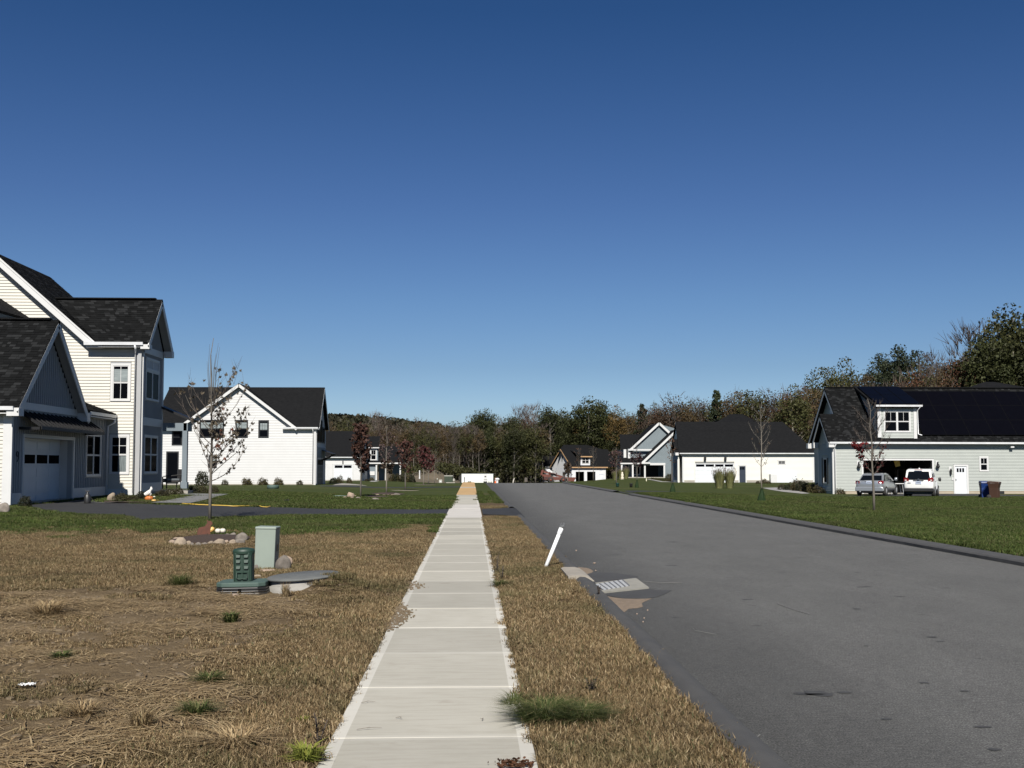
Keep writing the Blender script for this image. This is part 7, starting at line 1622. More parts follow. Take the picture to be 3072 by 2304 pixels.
# table in the garage door
tp = M('white_table_top', (.62, .62, .60), None, 3, .5)
b0 = DY(2380 + 920 / 3.197, 1450, 75.8); b1 = DY(2380 + 1050 / 3.197, 1450, 75.8); zt = b0[2]; zg_ = GH(b0[0], 75.8) + .01
r = thing('folding_table', 'white folding table with grey legs between the two parked cars', 'table', ((b0[0] + b1[0]) / 2, 75.8, zg_)); hw = (b1[0] - b0[0]) / 2 + .1; ht = zt - zg_
bevel(MB().box(-hw, hw, -.35, .35, ht - .045, ht).build('table_top', tp, r), .015)
for sx_ in (-1, 1):
    for y in (-.25, .25): mb = MB(); mb.tube([(sx_ * hw * .6, y, ht - .05), (sx_ * hw * .75, y, 0)], .022, 6); mb.build('leg', steel, r)
    mb = MB(); mb.tube([(sx_ * hw * .68, -.25, .35), (sx_ * hw * .68, .25, .35)], .015, 5); mb.build('crossbar', steel, r)
r = thing('yellow_bag', 'yellow bag hanging from the ceiling of the open garage', 'bag', DY(2380 + 990 / 3.197, 1100 + 925 / 3.197, 78.3)); b_ = MB().add([(-.2, -.05, .25), (.2, -.05, .2), (.28, .02, -.2), (-.05, .02, -.28), (-.2, .08, .25), (.2, .08, .2), (.28, .1, -.2), (-.05, .1, -.28)], [(0, 1, 2, 3), (7, 6, 5, 4), (0, 4, 5, 1), (1, 5, 6, 2), (2, 6, 7, 3), (3, 7, 4, 0)]).build('sack', M('mustard_bag', (.45, .34, .05), (.35, .2, .04), 5, .6), r)
for k, (xx, w_, h_, c_) in enumerate(((29.3, .5, 1.5, (.03, .028, .025)), (30.6, .9, 1.1, (.02, .022, .025)), (31.8, .6, 1.7, (.03, .026, .022)))):
    r = thing('storage_shelf', ('tall dim shelf at the left inside the open garage', 'low dim cabinet in the middle of the open garage', 'tall dim shelf at the right inside the open garage')[k], 'shelf', (xx, 80.5, -.25)); m_ = M('storage_%d' % k, c_, None, 3, .7)
    for z in (.1, h_ * .5, h_): MB().box(-w_ / 2, w_ / 2, -.25, .25, z - .03, z).build('shelf_board', m_, r)
    for sx_ in (-1, 1): MB().box(sx_ * w_ / 2 - .03, sx_ * w_ / 2 + .03, -.25, .25, 0, h_).build('upright', m_, r)
    MB().box(-w_ * .35, w_ * .3, -.2, .2, .12, h_ * .4).build('box', m_, r)
# wheeled bins
def bin_(u, vb, label, mat, rz, W, D_, Hh, lidm):
    p = GP(u, vb); r = thing('wheeled_bin', label, 'wheeled bin', (p[0], p[1] + D_ / 2, p[2]), rz)
    a, b = W / 2 * .78, D_ / 2 * .70; A_, B_ = W / 2, D_ / 2
    bevel(MB().add([(-a, -b, .02), (a, -b, .02), (a, b, .02), (-a, b, .02), (-a * 1.1, -b * 1.1, Hh * .62), (a * 1.1, -b * 1.1, Hh * .62), (a * 1.1, b * 1.1, Hh * .62), (-a * 1.1, b * 1.1, Hh * .62), (-A_ * .97, -B_ * .97, Hh * .88), (A_ * .97, -B_ * .97, Hh * .88), (A_ * .97, B_, Hh * .88), (-A_ * .97, B_, Hh * .88)],
        [(0, 3, 2, 1), (0, 1, 5, 4), (1, 2, 6, 5), (2, 3, 7, 6), (3, 0, 4, 7), (4, 5, 9, 8), (5, 6, 10, 9), (6, 7, 11, 10), (7, 4, 8, 11), (8, 9, 10, 11)]).build('body', mat, r), .02)
    bevel(MB().add([(-A_, -B_ * 1.04, Hh * .88), (A_, -B_ * 1.04, Hh * .88), (A_, B_ * 1.06, Hh * .90), (-A_, B_ * 1.06, Hh * .90), (-A_ * .93, -B_ * .95, Hh * .97), (A_ * .93, -B_ * .95, Hh * .97), (A_ * .93, B_ * .95, Hh), (-A_ * .93, B_ * .95, Hh)], [(0, 3, 2, 1), (4, 5, 6, 7), (0, 1, 5, 4), (1, 2, 6, 5), (2, 3, 7, 6), (3, 0, 4, 7)]).build('lid', lidm, r), .02)
    for sx_ in (-1, 1):
        MB().box(sx_ * a * .45 - .02, sx_ * a * .45 + .02, -b * 1.1 - .015, -b, .05, Hh * .5).build('rib', mat, r)
        w_ = MB().lathe([(.04, -.03), (.12, -.03), (.12, .03), (.04, .03)], n=16).build('wheel', tyr, r, smooth=True); w_.location = (sx_ * (a + .03), b + .02, .12); w_.rotation_euler = (0, math.pi / 2, 0)
    mb = MB(); mb.tube([(-A_ * .8, B_, Hh * .86), (-A_ * .8, B_ + .08, Hh * .90), (A_ * .8, B_ + .08, Hh * .90), (A_ * .8, B_, Hh * .86)], .015, 5); mb.build('handle', mat, r)
    return r, a, b
blu_ = M('blue_bin_plastic', (0.0075, 0.0275, 0.13), (0.006, 0.0225, 0.11), 2, .45); brn_ = M('brown_bin_plastic', (0.048, 0.0216, 0.012), (0.0408, 0.0192, 0.01056), 2, .5)
bin_(2962, 1496, 'blue wheeled bin standing left of the brown one by the white side door', blu_, math.radians(-12), .52, .62, 1.0, blu_)
r, a, b = bin_(2992, 1497, 'brown wheeled bin with a round white sticker, right of the blue bin', brn_, math.radians(50), .52, .64, 1.00, brn_)
mb = MB(); mb.lathe([(.085, -.004), (.085, .004)], n=20); s_ = mb.build('sticker', tp, r); s_.location = (a * 1.12 + .03, -.05, .76); s_.rotation_euler = (0, math.pi / 2 + .05, 0)
# --- things beside the near farmhouse
rock(4, 1542, 34, 34, 'round grey boulder at the foot of the left edge corner board', 4); rock(*r7(148, 578), 26, 28, 'pale pointed boulder between the driveway and the farmhouse shrubs', 6)
shrub(73, 1531, 40, 42, 'dark', 'dark shrub with dead stems in front of the farmhouse garage door', Yb=38.3)
p = GP(262, 1511); r = thing('pump_sprayer', 'dark pump sprayer standing on the driveway against the farmhouse skirt board', 'sprayer', p); px = FPX / p[1]
MB().lathe([(.11, 0), (.12, .05), (.12, .30), (.07, .36), (.04, .40), (.04, .44)], n=16).build('tank', blackp, r, smooth=True); mb = MB(); mb.tube([(-.08, 0, .46), (.08, 0, .46)], .018, 6); mb.tube([(0, 0, .40), (0, 0, .47)], .012, 6); mb.build('pump_handle', blackp, r)
mb = MB(); mb.tube([(.1, 0, .25), (.3, -.05, .05), (.7, 0, .03), (1.3, .1, .08)], .010, 5); mb.build('hose', blackp, r, smooth=True)
def r7p(x, y_): return GP(*r7(x, y_))
pumpkin(*r7(660, 575), 25, 18, 'large orange pumpkin under the white animal figure by the farmhouse bed', (porg, pst), 1, group=None)
pumpkin(*r7(735, 590), 15, 10, 'small yellow pumpkin in front of the large orange pumpkin', (pyel, pst), 1)
p = r7p(740, 545); pumpkin(*r7(742, 535), 9, 8, 'tiny pale gourd right of the large orange pumpkin', (pw, pst), 1, cat='gourd', name='gourd')
wf = M('white_glaze', (.66, .64, .60), None, 4, .4)
p = r7p(660, 575); px = FPX / p[1]; s_ = 1 / px; r = thing('animal_figure', 'white seated animal figure perched on the large orange pumpkin', 'figure', (p[0] + .0, p[1] + .12, p[2] + 17 * s_))
me = bpy.data.meshes.new('figure_body'); bm = bmesh.new()
sk = [((-.16, 0, .03), .09), ((-.06, 0, .10), .10), ((.04, 0, .18), .07), ((.10, 0, .26), .06), ((.145, 0, .27), .035)]
vs = [bm.verts.new(q) for q, _ in sk]
for i in range(4): bm.edges.new((vs[i], vs[i + 1]))
ear1 = bm.verts.new((.085, .03, .36)); bm.edges.new((vs[3], ear1)); ear2 = bm.verts.new((.085, -.03, .36)); bm.edges.new((vs[3], ear2)); leg_ = bm.verts.new((.07, -.03, .0)); bm.edges.new((vs[2], leg_)); leg2 = bm.verts.new((.07, .03, .0)); bm.edges.new((vs[2], leg2))
bm.to_mesh(me); bm.free(); me.materials.append(wf); ob = inst('figure_body', me, r); ob.modifiers.new('skin', 'SKIN'); ms_ = ob.modifiers.new('sub', 'SUBSURF'); ms_.levels = ms_.render_levels = 2
for i, rr in enumerate([q[1] for q in sk] + [.018, .018, .025, .025]): me.skin_vertices[0].data[i].radius = (rr, rr * .8)
me.skin_vertices[0].data[1].use_root = True
# porch chair
p = DY(512, 1455, 53.2); r = thing('porch_chair', 'dark wicker armchair on the farmhouse porch, seen against the white house beyond', 'chair', (p[0], 53.4, .56), math.radians(-60)); wk = M('dark_wicker', (.022, .020, .020), (.014, .013, .013), 30, .8)
bevel(MB().box(-.35, .35, -.35, .35, .36, .44).build('seat', wk, r), .02); bevel(MB().box(-.33, .33, -.33, .28, .44, .54).build('cushion', M('grey_cushion', (.10, .11, .12), None, 3, .9), r), .03)
mb = MB(); mb.add([(-.35, .30, .40), (.35, .30, .40), (.40, .42, .98), (-.40, .42, .98), (-.35, .36, .40), (.35, .36, .40), (.40, .47, .98), (-.40, .47, .98)], [(0, 1, 2, 3), (4, 7, 6, 5), (0, 1, 5, 4), (1, 2, 6, 5), (2, 3, 7, 6), (3, 0, 4, 7)]); mb.build('backrest', wk, r)
for sx_ in (-1, 1):
    mb = MB(); mb.tube([(sx_ * .37, .35, .72), (sx_ * .38, -.1, .68), (sx_ * .37, -.34, .62), (sx_ * .36, -.34, .02)], .03, 6); mb.build('armrest', wk, r); MB().box(sx_ * .33 - .02, sx_ * .33 + .02, .30, .34, 0, .4).build('leg', wk, r)
# paths
pathm = M('grey_paver_path', (0.15, 0.15, 0.1462), (0.1125, 0.1125, 0.111), 5, .85, .4, 30, world=True); pathw = M('pale_concrete_path', (0.255, 0.2475, 0.2325), (0.2175, 0.21, 0.1988), 3, .85, .2, 30, world=True)
PATHP = []
def pathsheet(name, pts, mat, dz=.02): P_ = [GP(*q) for q in pts]; PATHP.append([(a, b) for a, b, c in P_]); return sheet(name, [(a, b) for a, b, c in P_], dz, mat, kind='structure')
pathsheet('path', [r7(700, 612), r7(940, 580), r7(1120, 540), r7(1330, 508), r7(1100, 500), r7(1110, 482), r7(1780, 488), r7(1640, 520), r7(1380, 590), r7(1240, 618)], pathm, .07)
for k in range(1): sheet('mulch_strip', [(a, b) for a, b, c in (r7p(60, 600), r7p(620, 605), r7p(930, 575), r7p(1300, 510), r7p(1100, 498), r7p(1100, 470), r7p(520, 480), r7p(60, 560))], .05, mulch, kind='structure')
pathsheet('path', [p5(1430, 885), p5(1640, 880), p5(1740, 905), p5(1910, 942), p5(1830, 944), p5(1640, 925), p5(1500, 902)], pathw)
pathsheet('path', [p5(260, 797), p5(300, 795), p5(430, 820), p5(640, 826), p5(600, 830), p5(420, 826)], pathw)
pathsheet('path', [p3r(280, 412), p3r(420, 368), p3r(640, 378), p3r(900, 402), p3r(1060, 430), p3r(900, 418), p3r(560, 412)], M('gravel_bed', (0.27, 0.2475, 0.2175), (0.195, 0.18, 0.1575), 20, .9, .6, 40, world=True))
pathsheet('path', [p3r(1100, 335), p3r(1240, 292), p3r(1420, 292), p3r(1300, 320), p3r(1220, 338)], pathw)
sheet('driveway', [(a, b) for a, b, c in (GP(*p3r(0, 425)), GP(*p3r(240, 415)), GP(*p3r(600, 420)), GP(*p3r(1200, 455)), GP(*p3r(1800, 460)), (-.86, 92.5, 0), (-.86, 88.2, 0), GP(*p3r(1300, 478)), GP(*p3r(700, 455)), GP(*p3r(0, 440)))], .02, drivem, kind='structure')
# ================================================================== GRASS, STRAW, WEEDS
SRC = bpy.data.collections.new('grass_sources')
def src(name, V, F, mat):
    mb = MB(); mb.rc = False; mb.add(V, F); o = bpy.data.objects.new(name, mb.mesh(name, mat)); return o
def scatter(name, pts, rots, scl, idx, sources, label, cat):
    col = bpy.data.collections.new(name + '_src')
    for s_ in sources: col.objects.link(s_)
    me = bpy.data.meshes.new(name); n = len(pts); me.vertices.add(n); me.vertices.foreach_set('co', np.asarray(pts, np.float32).ravel())
    a = me.attributes.new('rot', 'FLOAT_VECTOR', 'POINT'); a.data.foreach_set('vector', np.asarray(rots, np.float32).ravel())
    a = me.attributes.new('scl', 'FLOAT_VECTOR', 'POINT'); a.data.foreach_set('vector', np.asarray(scl, np.float32).ravel())
    a = me.attributes.new('idx', 'INT', 'POINT'); a.data.foreach_set('value', np.asarray(idx, np.int32)); me.update()
    o = bpy.data.objects.new(name, me); COL.objects.link(o)
    ng = bpy.data.node_groups.new(name, 'GeometryNodeTree'); ng.interface.new_socket(name='Geometry', in_out='INPUT', socket_type='NodeSocketGeometry'); ng.interface.new_socket(name='Geometry', in_out='OUTPUT', socket_type='NodeSocketGeometry')
    N = ng.nodes; gi = N.new('NodeGroupInput'); go = N.new('NodeGroupOutput'); ip = N.new('GeometryNodeInstanceOnPoints'); ci = N.new('GeometryNodeCollectionInfo'); ci.inputs[0].default_value = col; ci.inputs['Separate Children'].default_value = True; ci.inputs['Reset Children'].default_value = True
    def na(nm, ty): q = N.new('GeometryNodeInputNamedAttribute'); q.data_type = ty; q.inputs[0].default_value = nm; return q.outputs[0]
    L = ng.links; L.new(gi.outputs[0], ip.inputs['Points']); L.new(ci.outputs[0], ip.inputs['Instance']); ip.inputs['Pick Instance'].default_value = True
    L.new(na('idx', 'INT'), ip.inputs['Instance Index']); L.new(na('scl', 'FLOAT_VECTOR'), ip.inputs['Scale'])
    e2 = N.new('FunctionNodeEulerToRotation'); L.new(na('rot', 'FLOAT_VECTOR'), e2.inputs[0]); L.new(e2.outputs[0], ip.inputs['Rotation']); L.new(ip.outputs[0], go.inputs[0])
    m_ = o.modifiers.new('scatter', 'NODES'); m_.node_group = ng
    return tag(o, label, cat, kind='stuff')
def blademat(name, stops, trans=.25, patch_=None):
    m, t, b = nmat(name); g = nd(t, 'ShaderNodeNewGeometry'); c_ = ramp(t, g.outputs['Random Per Island'], stops)
    if patch_:
        cv = nd(t, 'ShaderNodeMapping'); cv.inputs['Scale'].default_value = patch_[0]; t.links.new(g.outputs['Position'], cv.inputs[0])
        n_ = nd(t, 'ShaderNodeTexNoise'); n_.inputs['Scale'].default_value = 1; n_.inputs['Detail'].default_value = 5; n_.inputs['Roughness'].default_value = .7; t.links.new(cv.outputs[0], n_.inputs['Vector'])
        c_ = mix(t, ramp(t, n_.outputs['Fac'], [(patch_[2], 0), (patch_[3], patch_[4])]), c_, patch_[1])
        n_ = nd(t, 'ShaderNodeTexNoise'); n_.inputs['Scale'].default_value = .55; n_.inputs['Detail'].default_value = 6; n_.inputs['Roughness'].default_value = .7; t.links.new(g.outputs['Position'], n_.inputs['Vector'])
        c_ = mix(t, 1.0, c_, ramp(t, n_.outputs['Fac'], [(.3, .62), (.7, 1.3)]), 'MULTIPLY')
    t.links.new(c_, b.inputs['Base Color']); b.inputs['Roughness'].default_value = .7; b.inputs['Specular IOR Level'].default_value = .25
    tr = nd(t, 'ShaderNodeBsdfTranslucent'); t.links.new(c_, tr.inputs[0]); mx = nd(t, 'ShaderNodeMixShader'); mx.inputs[0].default_value = trans
    t.links.new(b.outputs[0], mx.inputs[1]); t.links.new(tr.outputs[0], mx.inputs[2]); t.links.new(mx.outputs[0], t.nodes['Material Output'].inputs[0]); return m
bm_dry = blademat('dry_grass_blades', [(0, (.062, .040, .020)), (.35, (.145, .098, .046)), (.7, (.255, .182, .096)), (.9, (.40, .31, .185)), (.95, (.07, .08, .026)), (1, (.05, .065, .022))], .2, ((.45, .45, 1), (.058, .066, .024), .50, .66, .55))
bm_green = blademat('green_grass_blades', [(0, (.026, .046, .008)), (.5, (.052, .076, .015)), (.85, (.085, .105, .024)), (.95, (.10, .088, .038)), (1, (.14, .115, .06))], .25, ((.16, .30, 1), (.075, .072, .028), .50, .66, .6))
bm_tuft = blademat('rank_grass_blades', [(0, (.034, .050, .012)), (.6, (.078, .098, .028)), (.85, (.12, .12, .045)), (1, (.26, .22, .11))], .3)
bm_straw = blademat('straw_blades', [(0, (.15, .10, .05)), (.5, (.26, .185, .095)), (.85, (.38, .29, .165)), (1, (.09, .06, .035))], .1)
bm_lime = blademat('lime_weed_blades', [(0, (.14, .17, .03)), (1, (.25, .25, .05))], .3)
def patch_src(name, seed, n, size, hmin, hmax, wd, mat, flat=.5, curl=.6):
    rg = np.random.default_rng(seed); x = rg.uniform(-size / 2, size / 2, n); y = rg.uniform(-size / 2, size / 2, n); az = rg.uniform(0, 6.283, n); h = rg.uniform(hmin, hmax, n)
    ln = rg.uniform(.1, 1, n) * flat; d = np.stack([np.cos(az), np.sin(az)], 1); s_ = np.stack([-np.sin(az), np.cos(az)], 1)
    w_ = wd * rg.uniform(.6, 1.3, n); V = np.zeros((n, 5, 3))
    b0 = np.stack([x, y], 1); m_ = b0 + d * (h * ln * .45)[:, None]; t_ = b0 + d * (h * ln * (1 + curl * rg.random(n)))[:, None] + s_ * (h * rg.uniform(-.3, .3, n))[:, None]
    V[:, 0, :2] = b0 - s_ * w_[:, None] / 2; V[:, 1, :2] = b0 + s_ * w_[:, None] / 2; V[:, 2, :2] = m_ + s_ * w_[:, None] * .45; V[:, 3, :2] = m_ - s_ * w_[:, None] * .45; V[:, 4, :2] = t_
    zt = h * np.sqrt(np.clip(1 - ln ** 2, .05, 1)); V[:, 0:2, 2] = -.01; V[:, 2:4, 2] = (zt * .6)[:, None]; V[:, 4, 2] = zt * rg.uniform(.7, 1.0, n)
    i = np.arange(n) * 5; F = np.concatenate([np.stack([i, i + 1, i + 2], 1), np.stack([i, i + 2, i + 3], 1), np.stack([i + 3, i + 2, i + 4], 1)])
    o = bpy.data.objects.new(name, np_mesh(name, V.reshape(-1, 3), F, mat)); return o
rgn = np.random.default_rng(77)
def ground_z(x, y):
    i = np.clip(np.searchsorted(gx, x) - 1, 0, len(gx) - 2); j = np.clip(np.searchsorted(gy, y) - 1, 0, len(gy) - 2); fx = (x - gx[i]) / (gx[i + 1] - gx[i]); fy = (y - gy[j]) / (gy[j + 1] - gy[j])
    return Z[j, i] * (1 - fx) * (1 - fy) + Z[j, i + 1] * fx * (1 - fy) + Z[j + 1, i] * (1 - fx) * fy + Z[j + 1, i + 1] * fx * fy
def N2(x, y, s, sd_=0): return np.array([mn.noise(Vector((a * s + sd_, b * s, sd_ * 1.3))) for a, b in zip(x, y)])
BEDS = [(GP(622, 1622)[0], GP(622, 1622)[1] + .2, 1.0, 1.9), (GP(1115, 1494)[0], GP(1115, 1494)[1] + 1.2, 1.0, 2), (GP(1162, 1483)[0], GP(1162, 1483)[1] + .8, 1, 1.8)]
MAN = GP(893, 1779); SEP = GP(718, 1781); PED = GP(793, 1712)
def keepout(x, y):
    k = inpoly(x, y, DA) | inpoly(x, y, DA2) | inpoly(x, y, D8)
    for P_ in PATHP: k |= inpoly(x, y, P_)
    for cx, cy, rx, ry in BEDS: k |= ((x - cx) / rx) ** 2 + ((y - cy) / ry) ** 2 < 1
    k |= (x - MAN[0]) ** 2 + (y - MAN[1] - .47) ** 2 < .50 ** 2
    k |= (np.abs(x - SEP[0]) < .36) & (np.abs(y - SEP[1] - .2) < .5); k |= (np.abs(x - PED[0]) < .2) & (np.abs(y - PED[1] - .2) < .2)
    return k
def make_points(n, x0, x1, y0, y1, accept, pad=0.0):
    # sampled so that density follows what the picture can show
    y = y0 + (y1 - y0) * rgn.random(n); x = x0 + (x1 - x0) * rgn.random(n); k = accept(x, y) & ~keepout(x, y); return x[k], y[k]
def edgejit(x, y): return .045 * N2(x, y, 2.5, 3) + .03 * N2(x, y, 7, 5)
# dry brown mat, left and verge
dsrc = [patch_src('dry_patch', k, 420, .34, .02, .065, .0050, bm_dry, .92, .8) for k in range(4)]
dsrc += [patch_src('dry_edge', 10 + k, 90, .10, .02, .06, .0045, bm_dry, .92, .8) for k in range(2)]
for k, s_ in enumerate(dsrc): s_.name = 'a_dry_%d' % k
def acc_left(x, y):
    s_ = soilmask(x, y); g_ = greenmask(x, y) * (y > 22)
    clump = N2(x, y, 1.3, 21) + .6 * N2(x, y, 4, 8)
    return (x < WALK_X0 - .19 + edgejit(x, y) * 1.0) & (rgn.random(len(x)) > g_) & (rgn.random(len(x)) < np.where(s_ > .5, .03 + .22 * (clump > .34), 1.0 - 1.5 * s_))
x1, y1 = make_points(2000, -4.5, -.8, 4.5, 12, acc_left); x2, y2 = make_points(6500, -12.5, -.8, 12, 31, acc_left)
kk = np.abs(x2) < (y2 * .56 + .5); x2, y2 = x2[kk], y2[kk]
def acc_verge(x, y): return (x > WALK_X1 + .17 + edgejit(x, y)) & (x < 1.47 + edgejit(x, y) * 1.2) & (rgn.random(len(x)) > .85 * greenmask(x, y) * (y > 44))
x3, y3 = make_points(2300, .35, 1.6, 4.6, 46, acc_verge)
# extra density close by
x4, y4 = make_points(500, .35, 1.6, 4.6, 12, acc_verge)
def edge_pts(n, xe, y0, y1, amp=.05): y = y0 + (y1 - y0) * rgn.random(n) ** 1.3; return xe + edgejit(np.full(n, xe), y) * 1.2 + amp * rgn.normal(size=n), y
ex = [edge_pts(900, WALK_X0 - .08, 4.6, 27), edge_pts(1100, WALK_X1 + .07, 4.6, 44), edge_pts(1500, 1.575, 4.6, 36, .04)]
nm_ = len(x1) + len(x2) + len(x3) + len(x4)
xx = np.concatenate([x1, x2, x3, x4] + [e[0] for e in ex]); yy = np.concatenate([y1, y2, y3, y4] + [e[1] for e in ex]); n = len(xx)
ixd = np.concatenate([rgn.integers(0, 4, nm_), rgn.integers(4, 6, n - nm_)])
kp = ~keepout(xx, yy) & ~((yy > 36.3) & (yy < 44.5) & (xx > 0)); xx, yy, ixd = xx[kp], yy[kp], ixd[kp]; n = len(xx)
zz = ground_z(xx, yy); rot = np.stack([np.zeros(n), np.zeros(n), rgn.uniform(0, 6.28, n)], 1); sc_ = rgn.uniform(.8, 1.25, n); scl = np.stack([sc_, sc_, sc_ * rgn.uniform(.7, 1.3, n) * np.where((xx < -1.3) & (yy < 15), .6, 1)], 1)
scatter('dry_grass', np.stack([xx, yy, zz], 1), rot, scl, ixd, dsrc, 'dry brown grass along both sides of the sidewalk', 'grass')
# green lawns
gsrc = [patch_src('b_green_%d' % k, 50 + k, 420, .60, .04, .085, .011, bm_green, .75, .5) for k in range(4)] + [patch_src('b_greenx_%d' % k, 60 + k, 70, .12, .03, .07, .010, bm_green, .75, .5) for k in range(2)]
def acc_gl(x, y): return (((x < WALK_X0 - .42) & (rgn.random(len(x)) < greenmask(x, y)) & (x > -.47 * y + 1.0 - 6)) | ((x > WALK_X1 + .45) & (x < 1.05) & (rgn.random(len(x)) < greenmask(x, y)) & (y > 30)))
a1, b1 = make_points(9000, -26, 1.5, 24, 62, acc_gl)
ar, br = make_points(16000, 9.95, 34, 13, 66, lambda x, y: (x < .47 * y + 3) & (x > 9.95 + (y > 30) * .25))
ae = np.concatenate([np.full(900, -1.0), np.full(260, .55), np.full(260, 1.3), np.full(2600, 9.74)]); be = np.concatenate([rgn.uniform(28, 62, 900), rgn.uniform(50, 74, 520), 13 + 53 * rgn.random(2600) ** 1.2]); ae = ae + rgn.normal(size=len(ae)) * .06; ke = ~keepout(ae, be); ae, be = ae[ke], be[ke]
ng_ = len(a1) + len(ar); xx = np.concatenate([a1, ar, ae]); yy = np.concatenate([b1, br, be]); n = len(xx); zz = gh(xx, yy); zn = ground_z(xx, yy); zz = np.where(yy < 32, zn, np.minimum(zn, zz + .03))
rot = np.stack([np.zeros(n), np.zeros(n), rgn.uniform(0, 6.28, n)], 1); sc_ = rgn.uniform(.8, 1.2, n) * np.clip(yy / 30, 1, 1.8); scl = np.stack([sc_, sc_, rgn.uniform(.8, 1.4, n)], 1)
scatter('lawn_grass', np.stack([xx, yy, zz], 1), rot, scl, np.concatenate([rgn.integers(0, 4, ng_), rgn.integers(4, 6, n - ng_)]), gsrc, 'mown green lawn on both sides of the road', 'grass')
# straw on the bare soil
def straw_src(name, seed, n, size, l0, l1, align=0.0):
    rg = random.Random(seed); V = []; F = []
    for i in range(n):
        x, y = rg.gauss(0, size), rg.gauss(0, size * .6); a_ = rg.gauss(align, .8) if rg.random() < .5 else rg.uniform(0, 6.28); L = rg.uniform(l0, l1); w_ = rg.uniform(.0022, .0045); p = Vector((x, y, rg.uniform(.004, .03))); cu = rg.uniform(-.5, .5); dz = rg.uniform(-.05, .16); k = len(V)
        for q in range(5):
            s_ = Vector((-math.sin(a_), math.cos(a_), 0)) * w_; V += [tuple(p - s_), tuple(p + s_)]; p = p + Vector((math.cos(a_), math.sin(a_), dz)) * L / 4; p.z = max(p.z, .002); a_ += cu * .35; dz -= .07
        F += [(k + 2 * q, k + 2 * q + 1, k + 2 * q + 3, k + 2 * q + 2) for q in range(4)]
    return src(name, V, F, bm_straw)
ssrc = [straw_src('c_straw_%d' % k, k, 46, .16, .08, .32) for k in range(3)] + [straw_src('c_strew_%d' % k, 9 + k, 12, .30, .04, .20) for k in range(2)]
def acc_st(x, y): return (rgn.random(len(x)) < soilmask(x, y) * (.12 + .9 * (N2(x, y * 1.6, .9, 31) > .10))) & (x < -1.0)
xs1, ys1 = make_points(4200, -8.5, -1.0, 5, 15.5, acc_st)
n = len(xs1); big_ = N2(xs1, ys1 * 1.6, .9, 31) > .18; ix = np.where(big_ & (xs1 < -1.9), rgn.integers(0, 3, n), rgn.integers(3, 5, n))
rot = np.stack([np.zeros(n), np.zeros(n), rgn.normal(0, 1.1, n)], 1); sc_ = rgn.uniform(.6, 1.15, n); scl = np.stack([sc_] * 3, 1)
scatter('straw', np.stack([xs1, ys1, ground_z(xs1, ys1) + .004], 1), rot, scl, ix, ssrc, 'dead straw strewn over the bare soil at the lower left', 'straw')
# clods and small stones on the soil
cl = M('soil_clod', (.140, .105, .064), (.090, .066, .040), 8, .95, .6, 40, island=.3)
csrc = []
for k in range(3):
    rk = rock_me(60 + k, cl); o = bpy.data.objects.new('d_clod_%d' % k, rk); csrc.append(o)
xs2, ys2 = make_points(9000, -9, -.95, 4.8, 15.6, lambda x, y: (rgn.random(len(x)) < soilmask(x, y) * .9 + .10 * (x > -2)))
n = len(xs2); s0 = .012 + .05 * rgn.random(n) ** 4; scl = np.stack([s0 * rgn.uniform(.8, 1.5, n), s0, s0 * .7], 1)
scatter('soil_clods', np.stack([xs2, ys2, ground_z(xs2, ys2)], 1), np.stack([rgn.uniform(-.3, .3, n), rgn.uniform(-.3, .3, n), rgn.uniform(0, 6, n)], 1), scl, rgn.integers(0, 3, n), csrc, 'clods and small stones on the bare soil', 'soil')
# tufts and weeds one can pick out
def tuft(u, vb, wpx, hpx, label, mat=None, n=260, name='grass_tuft', cat='grass tuft', wd=.0045, stiff=1.1):
    n = int(n * 1.4); hpx *= .85
    p = GP(u, vb); px = FPX / p[1]; W = wpx / px / 2; Hh = hpx / px; rg = random.Random(int(u + vb)); V = []; F = []
    for i in range(n):
        a_ = rg.uniform(0, 6.28); r_ = W * .55 * rg.random() ** .6; h = Hh * rg.uniform(.4, 1.05); e = W * stiff * rg.uniform(.2, 1.1); b0 = Vector((math.cos(a_) * r_, math.sin(a_) * r_ * .8, -.01)); d = Vector((math.cos(a_ + rg.uniform(-.7, .7)), math.sin(a_), 0)); s_ = Vector((-d.y, d.x, 0)) * wd / 2
        m_ = b0 + d * e * .4 + Vector((0, 0, h * .75)); t_ = b0 + d * e * 1.1 + Vector((0, 0, h * rg.uniform(.75, 1))); k = len(V); V += [tuple(b0 - s_), tuple(b0 + s_), tuple(m_ + s_), tuple(m_ - s_), tuple(t_)]; F += [(k, k + 1, k + 2, k + 3), (k + 3, k + 2, k + 4)]
    mb = MB(); mb.rc = False; mb.add(V, F); o = mb.build(name, mat or bm_tuft); o.location = (p[0], p[1] + W * .4, float(ground_z(np.array([p[0]]), np.array([p[1]]))[0])); return tag(o, label, cat)
tuft(1640, 2180, 250, 85, 'biggest dark green grass tuft in the dry verge right of the sidewalk', n=1300, wd=.0035, stiff=1.0); tuft(1745, 2185, 210, 75, 'dark green tuft joined to the right side of the biggest verge tuft', n=900, wd=.0035, stiff=1.0)
tuft(1545, 2120, 90, 90, 'small green tuft overhanging the sidewalk edge left of the biggest verge tuft', n=220, wd=.005)
tuft(915, 2304, 110, 85, 'bright lime green weed at the bottom edge left of the sidewalk', bm_lime, 120, wd=.010); tuft(905, 2180, 40, 36, 'small yellow-green star-shaped weed left of the sidewalk', bm_lime, 40, wd=.010)
tuft(535, 1768, 95, 50, 'green grass tuft left of the septic riser', n=320); tuft(588, 2150, 120, 60, 'dark green clump between soil and dry grass at the lower left', n=300); tuft(625, 2050, 110, 45, 'green clump above the dark one between soil and dry grass', n=260)
